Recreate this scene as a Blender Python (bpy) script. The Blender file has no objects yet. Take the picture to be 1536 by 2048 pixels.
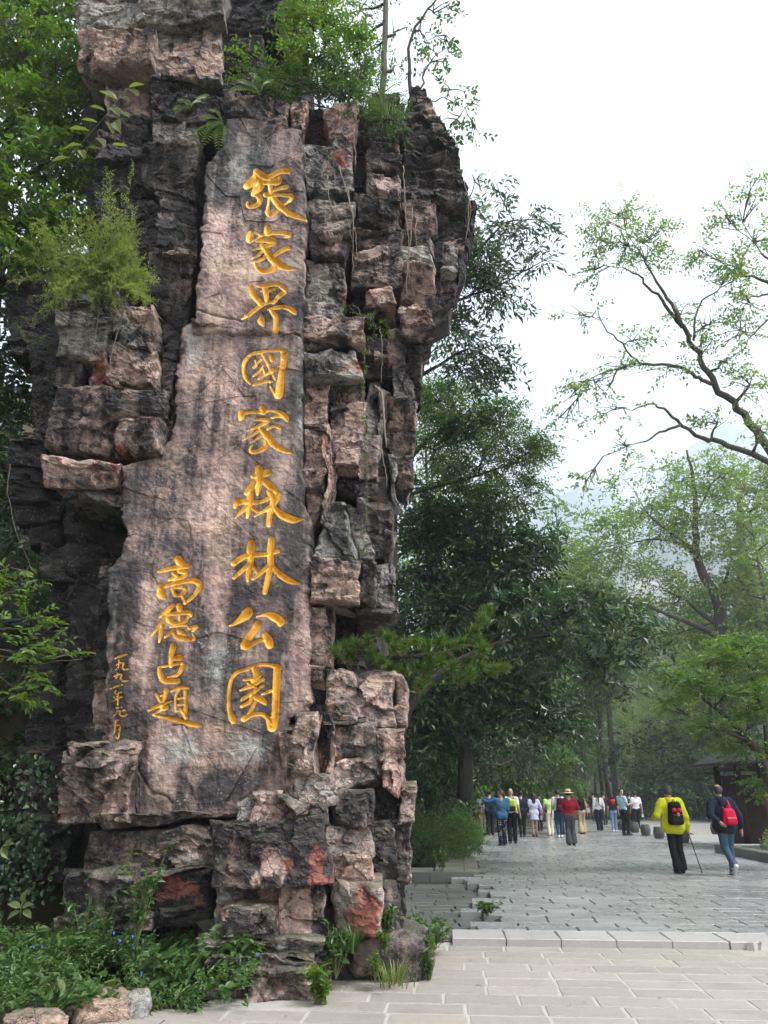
import bpy, math, random
import numpy as np
from mathutils import Vector

R = math.radians
sc = bpy.context.scene
col = sc.collection

# ------------------------------------------------------------------ camera
TH = R(20.2)
FPX = 1540.0
CAMZ = 1.6
cam_d = bpy.data.cameras.new('camera')
cam = bpy.data.objects.new('camera', cam_d)
col.objects.link(cam)
cam.location = (0, 0, CAMZ)
cam.rotation_euler = (R(90) + TH, 0, 0)
cam_d.sensor_fit = 'VERTICAL'
cam_d.sensor_height = 36.0
cam_d.sensor_width = 27.0
cam_d.lens = FPX / 2048 * 36
cam_d.clip_start = 0.1
cam_d.clip_end = 8000
sc.camera = cam

# ------------------------------------------------------------------ light
SUN_EL, SUN_AZ = R(60), R(118)      # azimuth from +Y towards +X
w = bpy.data.worlds.new('World')
sc.world = w
w.use_nodes = True
nt = w.node_tree
nt.nodes.clear()
sky = nt.nodes.new('ShaderNodeTexSky')
sky.sky_type = 'NISHITA'
sky.sun_disc = False
sky.sun_elevation = SUN_EL
sky.sun_rotation = SUN_AZ
sky.air_density = 1.0
sky.dust_density = 4.0
sky.ozone_density = 1.0
hs = nt.nodes.new('ShaderNodeHueSaturation')
hs.inputs['Saturation'].default_value = 0.06
hs.inputs['Value'].default_value = 1.0
bg = nt.nodes.new('ShaderNodeBackground')
bg.inputs['Strength'].default_value = 0.15
wo = nt.nodes.new('ShaderNodeOutputWorld')
nt.links.new(sky.outputs[0], hs.inputs['Color'])
nt.links.new(hs.outputs[0], bg.inputs['Color'])
nt.links.new(bg.outputs[0], wo.inputs['Surface'])

sd = bpy.data.lights.new('sun', 'SUN')
sd.energy = 1.5
sd.angle = R(13)
sd.color = (1.0, 0.96, 0.9)
sun = bpy.data.objects.new('sun', sd)
col.objects.link(sun)
_d = Vector((math.sin(SUN_AZ) * math.cos(SUN_EL), math.cos(SUN_AZ) * math.cos(SUN_EL), math.sin(SUN_EL)))
sun.rotation_euler = _d.to_track_quat('Z', 'Y').to_euler()
sun.location = (0, -20, 60)

vs = sc.view_settings
vs.view_transform = 'Standard'
vs.look = 'None'
vs.exposure = 1.45
vs.gamma = 1.0
vs.use_curve_mapping = False
sc.cycles.max_bounces = 8
sc.cycles.diffuse_bounces = 3
sc.cycles.glossy_bounces = 2
sc.cycles.transmission_bounces = 3
sc.cycles.volume_bounces = 2
sc.cycles.transparent_max_bounces = 4
sc.cycles.caustics_reflective = False
sc.cycles.caustics_refractive = False
sc.cycles.use_denoising = True

# ------------------------------------------------------------------ picture rays -> world points
CT, ST = math.cos(TH), math.sin(TH)

def ray(px, py):
    xc = (np.asarray(px, float) - 768) / FPX
    yc = -(np.asarray(py, float) - 1024) / FPX
    return xc, CT - yc * ST, ST + yc * CT

def at(px, py, Y):
    dx, dy, dz = ray(px, py)
    t = np.asarray(Y, float) / dy
    return np.stack(np.broadcast_arrays(t * dx, np.asarray(Y, float) + 0 * t, CAMZ + t * dz), -1)

def ground(px, py, z):
    dx, dy, dz = ray(px, py)
    t = (z - CAMZ) / dz
    return np.array([t * dx, t * dy, z])

def mpp(px, py, Y):
    """metres per photo pixel at depth Y"""
    return Y / ray(px, py)[1] / FPX

# ------------------------------------------------------------------ numpy noise
_rs = np.random.RandomState(7)
_perm = _rs.permutation(4096)
_perm = np.concatenate([_perm, _perm, _perm])
_val = _rs.rand(4096) * 2 - 1

def _h(i, j, k):
    return _perm[(_perm[(_perm[i & 4095] + j) & 4095] + k) & 4095]

def vnoise(p):
    p = np.asarray(p, float)
    i = np.floor(p).astype(np.int64)
    f = p - i
    u = f * f * f * (f * (f * 6 - 15) + 10)
    x, y, z = i[..., 0], i[..., 1], i[..., 2]
    r = 0
    for a in (0, 1):
        wa = u[..., 0] if a else 1 - u[..., 0]
        for b in (0, 1):
            wb = u[..., 1] if b else 1 - u[..., 1]
            for c in (0, 1):
                wc = u[..., 2] if c else 1 - u[..., 2]
                r = r + wa * wb * wc * _val[_h(x + a, y + b, z + c)]
    return r

def fbm(p, octv=4, gain=0.5, lac=2.03):
    p = np.asarray(p, float)
    r, a = 0, 1.0
    for o in range(octv):
        r = r + a * vnoise(p + 17.3 * o)
        p = p * lac
        a *= gain
    return r

def facets(p, cell):
    """flat broken facets: the tilted plane of the nearest jittered cell point"""
    q = np.asarray(p, float) / cell
    i = np.floor(q).astype(np.int64)
    best = np.full(q.shape[:-1], 9e9)
    out = np.zeros(q.shape[:-1])
    for a in (-1, 0, 1):
        for b in (-1, 0, 1):
            for c in (-1, 0, 1):
                x, y, z = i[..., 0] + a, i[..., 1] + b, i[..., 2] + c
                hh = _h(x, y, z)
                ox = (_val[hh] + 1) / 2
                oy = (_val[(hh + 11) & 4095] + 1) / 2
                oz = (_val[(hh + 23) & 4095] + 1) / 2
                dx, dy, dz = q[..., 0] - x - ox, q[..., 1] - y - oy, q[..., 2] - z - oz
                d = dx * dx + dy * dy * 0.4 + dz * dz * 1.6
                hgt = _val[(hh + 37) & 4095] * 0.6 + dx * _val[(hh + 41) & 4095] + dz * _val[(hh + 53) & 4095]
                m = d < best
                best = np.where(m, d, best)
                out = np.where(m, hgt, out)
    return out

# ------------------------------------------------------------------ mesh helpers
def mesh_np(name, V, faces, mats, parent=None, smooth=True, attrs=None, fmat=None):
    V = np.ascontiguousarray(V, dtype=np.float32)
    me = bpy.data.meshes.new(name)
    me.vertices.add(len(V))
    me.vertices.foreach_set('co', V.ravel())
    fl = [np.asarray(f, np.int32) for f in faces if len(f)]
    loops = np.concatenate([f.ravel() for f in fl])
    tot = np.concatenate([np.full(len(f), f.shape[1], np.int32) for f in fl])
    start = np.concatenate([[0], np.cumsum(tot)[:-1]]).astype(np.int32)
    me.loops.add(len(loops))
    me.loops.foreach_set('vertex_index', loops)
    me.polygons.add(len(tot))
    me.polygons.foreach_set('loop_start', start)
    if not isinstance(mats, (list, tuple)):
        mats = [mats]
    for m in mats:
        me.materials.append(m)
    if fmat is not None:
        me.polygons.foreach_set('material_index', np.asarray(fmat, np.int32))
    me.polygons.foreach_set('use_smooth', np.full(len(tot), bool(smooth)))
    me.update(calc_edges=True)
    if attrs:
        for k, a in attrs.items():
            at_ = me.attributes.new(k, 'FLOAT_COLOR', 'POINT')
            at_.data.foreach_set('color', np.ascontiguousarray(a, np.float32).ravel())
    o = bpy.data.objects.new(name, me)
    col.objects.link(o)
    if parent is not None:
        o.parent = parent
    return o

class MB:
    """collects pieces of one mesh"""
    def __init__(s):
        s.V, s.F, s.n, s.m = [], [], 0, []
    def add(s, V, faces, mi=0):
        V = np.asarray(V, float)
        s.V.append(V)
        for f in faces:
            f = np.asarray(f, np.int64)
            if len(f):
                s.F.append(f + s.n)
                s.m.append(np.full(len(f), mi))
        s.n += len(V)
    def box(s, c, size, rot=0.0, mi=0, top=1.0):
        x, y, z = np.array(size) / 2.0
        P = np.array([[-x, -y, -z], [x, -y, -z], [x, y, -z], [-x, y, -z],
                      [-x * top, -y * top, z], [x * top, -y * top, z], [x * top, y * top, z], [-x * top, y * top, z]])
        cr, sr = math.cos(rot), math.sin(rot)
        Q = P.copy()
        Q[:, 0] = P[:, 0] * cr - P[:, 1] * sr
        Q[:, 1] = P[:, 0] * sr + P[:, 1] * cr
        s.add(Q + np.array(c), [[[0, 3, 2, 1], [4, 5, 6, 7], [0, 1, 5, 4], [1, 2, 6, 5], [2, 3, 7, 6], [3, 0, 4, 7]]], mi)
    def tube(s, pts, rad, sides=6, mi=0, cap=True):
        pts = np.asarray(pts, float)
        n = len(pts)
        rad = np.broadcast_to(np.asarray(rad, float), (n,))
        T = np.gradient(pts, axis=0)
        T /= np.linalg.norm(T, axis=1)[:, None] + 1e-9
        ref = np.array([0.31, 0.9, 0.11]) if abs(T[0][2]) > 0.6 else np.array([0.1, 0.2, 1.0])
        U = np.cross(T, ref)
        U /= np.linalg.norm(U, axis=1)[:, None] + 1e-9
        W = np.cross(T, U)
        a = np.arange(sides) * 2 * math.pi / sides
        V = pts[:, None, :] + rad[:, None, None] * (np.cos(a)[None, :, None] * U[:, None, :] + np.sin(a)[None, :, None] * W[:, None, :])
        V = V.reshape(-1, 3)
        i = np.arange(n - 1)[:, None] * sides
        j = np.arange(sides)[None, :]
        j2 = (j + 1) % sides
        F = np.stack([i + j, i + j2, i + sides + j2, i + sides + j], -1).reshape(-1, 4)
        fs = [F]
        if cap:
            fs.append(np.arange(sides)[None, ::-1])
            fs.append((np.arange(sides) + (n - 1) * sides)[None, :])
        s.add(V, fs, mi)
    def lathe(s, prof, c=(0, 0, 0), sides=20, mi=0):
        prof = np.asarray(prof, float)
        a = np.arange(sides) * 2 * math.pi / sides
        V = np.stack([prof[:, 0][:, None] * np.cos(a), prof[:, 0][:, None] * np.sin(a), np.repeat(prof[:, 1][:, None], sides, 1)], -1).reshape(-1, 3) + np.array(c)
        n = len(prof)
        i = np.arange(n - 1)[:, None] * sides
        j = np.arange(sides)[None, :]
        j2 = (j + 1) % sides
        F = np.stack([i + j, i + j2, i + sides + j2, i + sides + j], -1).reshape(-1, 4)
        s.add(V, [F, np.arange(sides)[None, ::-1], (np.arange(sides) + (n - 1) * sides)[None, :]], mi)
    def build(s, name, mats, parent=None, smooth=True):
        V = np.concatenate(s.V)
        return mesh_np(name, V, s.F, mats, parent, smooth, None, np.concatenate(s.m) if isinstance(mats, (list, tuple)) else None)

def tag(o, label=None, cat=None, group=None, kind=None):
    if label: o['label'] = label
    if cat: o['category'] = cat
    if group: o['group'] = group
    if kind: o['kind'] = kind
    return o

def empty(name, loc=(0, 0, 0), rz=0.0):
    o = bpy.data.objects.new(name, None)
    o.empty_display_size = 0.2
    col.objects.link(o)
    o.location = loc
    o.rotation_euler = (0, 0, rz)
    return o

def copy_tree(o, parent=None):
    c = o.copy()
    col.objects.link(c)
    if parent is not None:
        c.parent = parent
    for ch in o.children:
        copy_tree(ch, c)
    return c

# ------------------------------------------------------------------ node helpers
class NT:
    def __init__(s, name):
        s.mat = bpy.data.materials.new(name)
        s.mat.use_nodes = True
        s.t = s.mat.node_tree
        s.t.nodes.clear()
        s.out = s.t.nodes.new('ShaderNodeOutputMaterial')
    def n(s, typ, **kw):
        nd = s.t.nodes.new('ShaderNode' + typ)
        for k, v in kw.items():
            if hasattr(nd, k) and k not in ('Scale',):
                setattr(nd, k, v)
        return nd
    def link(s, a, b):
        s.t.links.new(a, b)
    def put(s, sock, v):
        if isinstance(v, bpy.types.NodeSocket):
            s.link(v, sock)
        elif isinstance(v, (tuple, list)) and len(v) == 3 and sock.type == 'RGBA':
            sock.default_value = (*v, 1)
        else:
            sock.default_value = v
    def math(s, op, a, b=0.5, clamp=False, c=None):
        nd = s.t.nodes.new('ShaderNodeMath')
        nd.operation = op
        nd.use_clamp = clamp
        s.put(nd.inputs[0], a)
        s.put(nd.inputs[1], b)
        if c is not None:
            s.put(nd.inputs[2], c)
        return nd.outputs[0]
    def mix(s, f, a, b, mode='MIX'):
        nd = s.t.nodes.new('ShaderNodeMix')
        nd.data_type = 'RGBA'
        nd.blend_type = mode
        s.put(nd.inputs[0], f)
        s.put(nd.inputs[6], a)
        s.put(nd.inputs[7], b)
        return nd.outputs[2]
    def pos(s, scale=(1, 1, 1), kind='pos'):
        if kind == 'pos':
            v = s.t.nodes.new('ShaderNodeNewGeometry').outputs['Position']
        else:
            v = s.t.nodes.new('ShaderNodeTexCoord').outputs['Object']
        if scale != (1, 1, 1):
            m = s.t.nodes.new('ShaderNodeMapping')
            m.inputs['Scale'].default_value = scale
            s.link(v, m.inputs['Vector'])
            v = m.outputs[0]
        return v
    def noise(s, vec, scale, detail=4, rough=0.55, dist=0.0):
        nd = s.t.nodes.new('ShaderNodeTexNoise')
        s.link(vec, nd.inputs['Vector'])
        nd.inputs['Scale'].default_value = scale
        nd.inputs['Detail'].default_value = detail
        nd.inputs['Roughness'].default_value = rough
        nd.inputs['Distortion'].default_value = dist
        return nd.outputs['Fac']
    def bump(s, h, strength=0.5, dist=0.02):
        nd = s.t.nodes.new('ShaderNodeBump')
        nd.inputs['Strength'].default_value = strength
        nd.inputs['Distance'].default_value = dist
        s.link(h, nd.inputs['Height'])
        return nd.outputs[0]
    def bsdf(s, color, rough=0.7, normal=None, metallic=0.0, spec=0.5, final=True):
        b = s.t.nodes.new('ShaderNodeBsdfPrincipled')
        s.put(b.inputs['Base Color'], color)
        s.put(b.inputs['Roughness'], rough)
        s.put(b.inputs['Metallic'], metallic)
        s.put(b.inputs['Specular IOR Level'], spec)
        if normal is not None:
            s.link(normal, b.inputs['Normal'])
        if final:
            s.link(b.outputs[0], s.out.inputs['Surface'])
        return b

def lin(r, g, b):
    f = lambda c: ((c / 255 + 0.055) / 1.055) ** 2.4 if c > 10 else c / 255 / 12.92
    return (f(r), f(g), f(b))

def m_simple(name, color, rough=0.7, var=0.25, scale=30, bump=0.2, metallic=0.0, spec=0.4):
    t = NT(name)
    p = t.pos(kind='obj')
    n = t.noise(p, scale, 4)
    k = t.math('MULTIPLY_ADD', n, 2 * var, c=1 - var)
    c = t.mix(1.0, color, k, 'MULTIPLY')
    t.bsdf(c, rough, t.bump(n, bump, 0.01) if bump else None, metallic, spec)
    return t.mat

def m_cloth(name, color, rough=0.9, var=0.3):
    return m_simple(name, color, rough, var, 14, 0.35, 0, 0.15)

def m_leaf(name, c1, c2, c3=None, trans=0.4, rough=0.42, spec=0.5):
    """foliage: every leaf its own tone between c1 and c2, some c3"""
    t = NT(name)
    g = t.t.nodes.new('ShaderNodeNewGeometry')
    r = g.outputs['Random Per Island']
    n = t.noise(g.outputs['Position'], 0.9, 3)
    f = t.math('ADD', t.math('MULTIPLY', r, 0.75), t.math('MULTIPLY_ADD', n, 1.6, c=-0.65))
    f = t.math('ADD', f, 0.0, True)
    c = t.mix(f, c1, c2)
    if c3:
        h = t.math('GREATER_THAN', t.math('FRACT', t.math('MULTIPLY', r, 37.7)), 0.93)
        c = t.mix(h, c, c3)
    b = t.bsdf(c, rough, None, 0, spec, False)
    tr = t.t.nodes.new('ShaderNodeBsdfTranslucent')
    c2_ = t.mix(1.0, c, (1.25, 1.45, 0.55), 'MULTIPLY')
    t.link(c2_, tr.inputs['Color'])
    ms = t.t.nodes.new('ShaderNodeMixShader')
    ms.inputs[0].default_value = trans
    t.link(b.outputs[0], ms.inputs[1])
    t.link(tr.outputs[0], ms.inputs[2])
    t.link(ms.outputs[0], t.out.inputs['Surface'])
    return t.mat

def m_rock(name='rock', calm=False):
    t = NT(name)
    g_ = .5 if calm else 1.0
    p = t.pos()
    n1 = t.noise(p, 0.85, 7, 0.62, 0.6)
    n2 = t.noise(t.pos((4.5, 4.5, 0.42)), 1.0, 7, 0.65)
    n3 = t.noise(p, 7.0, 8, 0.72)
    n4 = t.noise(p, 55.0, 5, 0.7)
    n5 = t.noise(t.pos((1.0, 1.0, 3.5)), 6.0, 6, 0.65)
    a = t.t.nodes.new('ShaderNodeAttribute')
    a.attribute_name = 'stain_shade'
    sp = t.t.nodes.new('ShaderNodeSeparateColor')
    t.link(a.outputs['Color'], sp.inputs[0])
    dk, pk, rd, pl = sp.outputs[0], sp.outputs[1], sp.outputs[2], a.outputs['Alpha']
    def fac(*terms, base=0.5):
        s_ = None
        for v, k, o in terms:
            m = t.math('MULTIPLY', t.math('SUBTRACT', v, o), k)
            s_ = m if s_ is None else t.math('ADD', s_, m)
        return t.math('ADD', s_, base, True)
    fp = fac((n1, 4.5, 0.5), (n3, 2.4, 0.5), (pk, 2.2, 0.5))
    fd = fac((n2, 3.6 if calm else 4.6, 0.5), (n3, 2.2 if calm else 3.6, 0.5), (t.noise(p, 1.7, 6, .65), 3.4, 0.5), (dk, 2.0, 0.5))
    fr = fac((n3, 4.5, 0.5), (n1, 2.0, 0.5), (t.noise(p, 3.0, 6, .7), 4.0, .5), (rd, 2.7, 0.5), base=.35)
    fl = fac((n3, 3.0, 0.5), (n5, 3.0, 0.5), (pl, 3.4, 0.5))
    c = t.mix(fp, (0.255, 0.208, 0.19), (0.575, 0.41, 0.355))
    c = t.mix(t.math('MULTIPLY_ADD', t.noise(p, 1.3, 6, .65), 4.0, True, -1.6 if calm else -1.95), c, (0.165, 0.108, 0.108) if calm else (0.19, 0.13, 0.13))
    c = t.mix(t.math('MULTIPLY_ADD', t.noise(p, 2.3, 6, .65), 2.4, True, -1.15), c, (0.44, 0.33, 0.22))
    c = t.mix(fl, c, (0.40, 0.395, 0.37))
    c = t.mix(fr, c, (0.36, 0.125, 0.10))
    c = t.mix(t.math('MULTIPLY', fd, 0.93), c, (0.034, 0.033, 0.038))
    k = t.math('MULTIPLY', t.math('MULTIPLY_ADD', n4, 1.3 * g_, c=1 - .65 * g_), t.math('MULTIPLY_ADD', t.noise(p, 20.0, 5, .75), 1.5 * g_, c=1 - .75 * g_))
    c = t.mix(1.0, c, k, 'MULTIPLY')
    # pits and lichen flecks
    vo = t.t.nodes.new('ShaderNodeTexVoronoi')
    t.link(p, vo.inputs['Vector'])
    vo.inputs['Scale'].default_value = 22
    lich = t.math('MULTIPLY', t.math('LESS_THAN', vo.outputs['Distance'], 0.24), t.math('GREATER_THAN', t.noise(p, 1.6, 4), 0.57))
    c = t.mix(t.math('MULTIPLY', lich, 0.4), c, (0.42, 0.42, 0.38))
    # hairline cracks, mostly along the bedding
    cr = None
    for sc_, k_ in ((2.6, .022), (6.5, .03)):
        ve = t.t.nodes.new('ShaderNodeTexVoronoi')
        ve.feature = 'DISTANCE_TO_EDGE'
        wp = t.t.nodes.new('ShaderNodeVectorMath')
        wp.operation = 'ADD'
        mp = t.pos((.55, .55, 1.3))
        nz = t.t.nodes.new('ShaderNodeTexNoise')
        nz.inputs['Scale'].default_value = 3.0
        nz.inputs['Detail'].default_value = 5
        t.link(p, nz.inputs['Vector'])
        sv = t.t.nodes.new('ShaderNodeVectorMath')
        sv.operation = 'SCALE'
        sv.inputs['Scale'].default_value = .55
        t.link(nz.outputs['Color'], sv.inputs[0])
        t.link(mp, wp.inputs[0]); t.link(sv.outputs[0], wp.inputs[1])
        t.link(wp.outputs[0], ve.inputs['Vector'])
        ve.inputs['Scale'].default_value = sc_
        e = t.math('SUBTRACT', 1.0, t.math('DIVIDE', ve.outputs['Distance'], k_), True)
        e = t.math('MULTIPLY', e, t.math('MULTIPLY_ADD', t.noise(p, 1.1, 3), 5.0, True, -2.2))
        cr = e if cr is None else t.math('MAXIMUM', cr, e)
    c = t.mix(t.math('MULTIPLY', cr, .75), c, (0.028, 0.026, 0.027))
    g = t.t.nodes.new('ShaderNodeNewGeometry')
    sn = t.t.nodes.new('ShaderNodeSeparateXYZ')
    t.link(g.outputs['Normal'], sn.inputs[0])
    moss = t.math('MULTIPLY', fac((sn.outputs[2], 2.5, 0.55), (n3, 3.0, 0.5), base=0.1), 0.6)
    c = t.mix(moss, c, (0.10, 0.105, 0.06))
    h = t.math('ADD', t.math('MULTIPLY', n3, 1.0), t.math('MULTIPLY', n4, 0.4))
    h = t.math('ADD', h, t.math('MULTIPLY', n5, 0.9))
    h = t.math('SUBTRACT', h, t.math('MULTIPLY', cr, .8))
    t.bsdf(c, 0.72, t.bump(h, 0.32 if calm else 0.85, 0.05), 0, 0.3)
    return t.mat
# ================================================================== ground, paving, hills
rng = np.random.default_rng(11)
YAW = R(-4.5)                         # the plaza runs slightly to the right
CY, SY = math.cos(YAW), math.sin(YAW)
KX, KY = 0.77, 9.88                   # left front corner of the kerb
PZ = 0.075                             # top of the plaza

def pl2w(u, v):
    """plaza coordinates (u across, v along) -> world"""
    return KX + u * CY - v * SY, KY + u * SY + v * CY

_edge = np.array([[9.0, .75], [10.6, 1.0], [12.6, 1.30], [13.8, 1.36], [16.4, 1.5], [17.2, 1.62], [20.8, 1.95], [27, 2.75], [33, 4.1], [40, 6.2], [60, 13], [90, 24]])
def edge_l(y):
    return np.interp(y, _edge[:, 0], _edge[:, 1])
_redge = np.array([[9., 9.0], [20.5, 9.3], [23.5, 9.5], [28, 10.6], [38.8, 11.6], [48, 14.5], [60, 19], [90, 31]])
def edge_r(y):                        # plaza / road border, the line of stone drums
    return np.interp(y, _redge[:, 0], _redge[:, 1])
_wedge = np.array([[9., 40], [24, 40], [30, 27], [49, 20.5], [70, 23.5], [100, 36]])
def edge_w(y):                        # far side of the road, the low wall
    return np.interp(y, _wedge[:, 0], _wedge[:, 1])

def terrain_z(x, y):
    x = np.asarray(x, float); y = np.asarray(y, float)
    el = np.where(y < 10.4, -1.4, np.where(y < 17.2, np.interp(y, [10.4, 12, 17.2], [-.2, .0, .3]), edge_l(y) - 1.15))
    s = np.maximum(el - x, 0)
    far = np.clip((y - 9) / 6, 0, 1)
    zl = np.where(y < 10.4, np.minimum(s * 0.22, 0.5) + np.maximum(s - 3.2, 0) * 0.9, s * 0.9)
    zl = zl * (0.3 + 0.7 * far) + np.maximum(s - 3.4, 0) * 0.5 * (1 - far)
    zl = np.minimum(zl, 26 + 0.03 * s)
    sr = np.maximum(x - edge_w(y) - 1.2, 0)
    zr = np.where(y > 24, np.minimum(sr * 0.30, 20 + .03 * sr), 0)
    zf = np.minimum(np.maximum(y - 95, 0) * 0.22, 60)
    n = fbm(np.stack([x * .35, y * .35, 0 * x], -1), 3)
    z = -0.07 + zl + zr + zf
    return z + np.minimum(zl + zr + zf, 1.0) * n * 0.25

# soil
t = NT('soil')
p = t.pos()
n = t.noise(p, 3, 8, .65)
c = t.mix(n, (0.035, 0.03, 0.022), (0.075, 0.075, 0.04))
t.bsdf(c, .95, t.bump(t.noise(p, 14, 6), .8, .05), 0, .1)
M_SOIL = t.mat
xs = np.concatenate([-14 - 1900 * np.linspace(1, 0, 46) ** 2.5 - .0, np.linspace(-13, 13, 105), np.linspace(14, 60, 60), 62 + 2900 * np.linspace(0.05, 1, 66) ** 2.4])
ys = np.concatenate([np.linspace(-60, 4, 16), np.linspace(5, 40, 110), np.linspace(41, 110, 60), 112 + 2450 * np.linspace(0.05, 1, 66) ** 2.2])
XX, YY = np.meshgrid(xs, ys)
ZZ = terrain_z(XX, YY)
V = np.stack([XX, YY, ZZ], -1).reshape(-1, 3)
nx_ = len(xs)
i = (np.arange(len(ys) - 1)[:, None] * nx_ + np.arange(nx_ - 1)[None, :])
F = np.stack([i, i + 1, i + nx_ + 1, i + nx_], -1).reshape(-1, 4)
tag(mesh_np('ground', V, [F], M_SOIL), 'dark soil and leaf litter of the valley floor and slopes', kind='structure')

# ---- paving stone
def m_paver(name, c1, c2, cw, rough_dry, rough_wet, wet, mortar=0.0):
    t = NT(name)
    oi = t.t.nodes.new('ShaderNodeObjectInfo')
    g = t.t.nodes.new('ShaderNodeNewGeometry')
    p = t.pos()
    r = t.math('FRACT', t.math('ADD', oi.outputs['Random'], g.outputs['Random Per Island']))
    n1 = t.noise(p, .55, 5, .6)
    n2 = t.noise(p, 9, 7, .7)
    n3 = t.noise(p, 70, 5, .7)
    c = t.mix(t.math('ADD', t.math('MULTIPLY', r, .7), t.math('MULTIPLY_ADD', n2, 1.2, c=-.45), True), c1, c2)
    c = t.mix(t.math('MULTIPLY', t.math('MULTIPLY_ADD', n1, 3.5, True, -1.2), .55), c, cw)
    c = t.mix(1.0, c, t.math('MULTIPLY_ADD', n3, .8, c=.6), 'MULTIPLY')
    dirt = t.math('MULTIPLY_ADD', t.noise(p, 2.2, 8, .75), 5, True, -2.9)
    c = t.mix(t.math('MULTIPLY', dirt, .5), c, (0.09, 0.085, 0.07))
    d2 = t.math('MULTIPLY_ADD', t.noise(p, .9, 9, .78), 7, True, -3.7)
    c = t.mix(t.math('MULTIPLY', d2, .4), c, (0.13, 0.12, 0.10))
    wf = t.math('MULTIPLY_ADD', n1, 4.0, True, -1.5 + wet)
    rr = t.math('ADD', t.math('MULTIPLY', wf, rough_wet - rough_dry), t.math('MULTIPLY_ADD', n2, .3, c=rough_dry - .15))
    t.bsdf(c, rr, t.bump(t.math('ADD', n3, t.math('MULTIPLY', n2, .6)), .25, .006), 0, .5)
    return t.mat
M_PAVE = m_paver('wet_grey_paving', (0.205, 0.21, 0.212), (0.295, 0.30, 0.298), (0.25, 0.255, 0.257), .52, .25, .4)
M_FLAG = m_paver('pale_flagstone', (0.215, 0.205, 0.19), (0.335, 0.302, 0.26), (0.31, 0.288, 0.258), .8, .55, .2)
M_KERB = m_paver('pale_kerb_stone', (0.31, 0.30, 0.295), (0.40, 0.385, 0.38), (0.38, 0.37, 0.36), .7, .4, .3)
M_DARKPAVE = m_paver('dark_corrugated_paving', (0.085, 0.09, 0.085), (0.14, 0.145, 0.135), (0.07, 0.075, 0.07), .6, .35, .5)
M_ROAD = m_paver('pale_road_concrete', (0.27, 0.27, 0.265), (0.33, 0.33, 0.32), (0.36, 0.35, 0.34), .6, .35, .2)
M_CURB = m_paver('mossy_border_stone', (0.16, 0.155, 0.12), (0.26, 0.25, 0.20), (0.15, 0.15, 0.10), .8, .6, .2)
M_BED = m_simple('joint_bed', (0.02, 0.02, 0.02), .9, .3, 20, .3)
M_MORTAR = m_simple('mortar', (0.36, 0.345, 0.31), .9, .25, 20, .3)

def slab_mesh(name, lx, ly, h, bev, mat, seed, chip=0.012):
    """worn slab, top at z=0"""
    r = np.random.default_rng(seed)
    x0, x1, y0, y1 = -lx / 2, lx / 2, -ly / 2, ly / 2
    B = np.array([[x0, y0], [x1, y0], [x1, y1], [x0, y1]]) + r.normal(0, chip * .25, (4, 2))
    T = B * np.array([1 - 2 * bev / lx, 1 - 2 * bev / ly])
    V = np.concatenate([np.c_[B, np.full(4, -h)], np.c_[B, np.full(4, -bev)], np.c_[T, r.normal(0, .0012, 4)]])
    F = [[8, 9, 10, 11]]
    for k in range(4):
        j = (k + 1) % 4
        F += [[4 + k, 4 + j, 8 + j, 8 + k], [k, j, 4 + j, 4 + k]]
    me = mesh_np(name, V, [F], mat, None, False)
    d = me.data
    bpy.data.objects.remove(me)
    return d

def place(name, data, x, y, z, rz, parent, sx=1.0, tilt=0.0):
    o = bpy.data.objects.new(name, data)
    col.objects.link(o)
    o.location = (x, y, z)
    o.rotation_euler = (rng.normal(0, tilt), rng.normal(0, tilt), rz)
    o.scale = (sx, 1, 1)
    o.parent = parent
    return o

# plaza: base sheet, pavers one by one near the camera, the rest joined
yy = np.linspace(10.2, 90, 120)
L = np.stack([edge_l(yy) + .35, yy, 0 * yy + PZ - .05], -1)
Rr = np.stack([edge_r(yy), yy, 0 * yy + PZ - .05], -1)
V = np.concatenate([L, Rr])
k = np.arange(len(yy) - 1); m = len(yy)
plaza = tag(mesh_np('plaza', V, [np.stack([k, k + m, k + m + 1, k + 1], -1)], M_BED), 'wet grey paved plaza with dark open joints', kind='structure')
SLX, SLY, GAP = .612, .305, .024
pav = [slab_mesh('paver', SLX - GAP, SLY - .002, .13, .006, M_PAVE, s) for s in range(6)]
far = MB()
cnt = 0
nrow = 150
for rI in range(nrow):
    v = .66 + SLY * (rI + .5)
    off = [0, .33, .66, .2, .55, .85][(rI * 5 + (rI // 3)) % 6] * SLX + rng.normal(0, .02)
    for q in range(-3, 60):
        u = q * SLX + off
        x, y = pl2w(u, v)
        if x < edge_l(y) + .22 + (rng.random() - .5) * .42 * (y < 17) or x > edge_r(y) + .1:
            continue
        if x > y * .56 + .8:
            continue
        if rI < 3 and u < .45:
            continue
        near = y < 18.5 and cnt < 300
        jit = rng.normal(0, .0008)
        if near:
            place('paver', pav[rng.integers(6)], x, y, PZ + jit, YAW, plaza, 1, .0005)
            cnt += 1
        else:
            far.box((x, y, PZ - .03 + jit), (SLX - GAP - .004, SLY - .003, .06), YAW)
o = tag(far.build('distant_pavers', M_PAVE, plaza, False), 'grey pavers running on under the walkers', kind='stuff')

# kerb row
kerb = tag(empty('kerb', (0, 0, 0)), 'row of pale kerb stones along the plaza edge', kind='structure')
kd = [slab_mesh('kerb_stone', .60, .60, .16, .007, M_KERB, 40 + s, .02) for s in range(3)]
for q in range(9):
    x, y = pl2w(.31 + q * .612, .31)
    o = place('kerb_stone', kd[q % 3], x, y, PZ + .004 - (0.02 if q == 6 else 0) - .012 * max(0, q - 6), YAW + rng.normal(0, .009), kerb)
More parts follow.
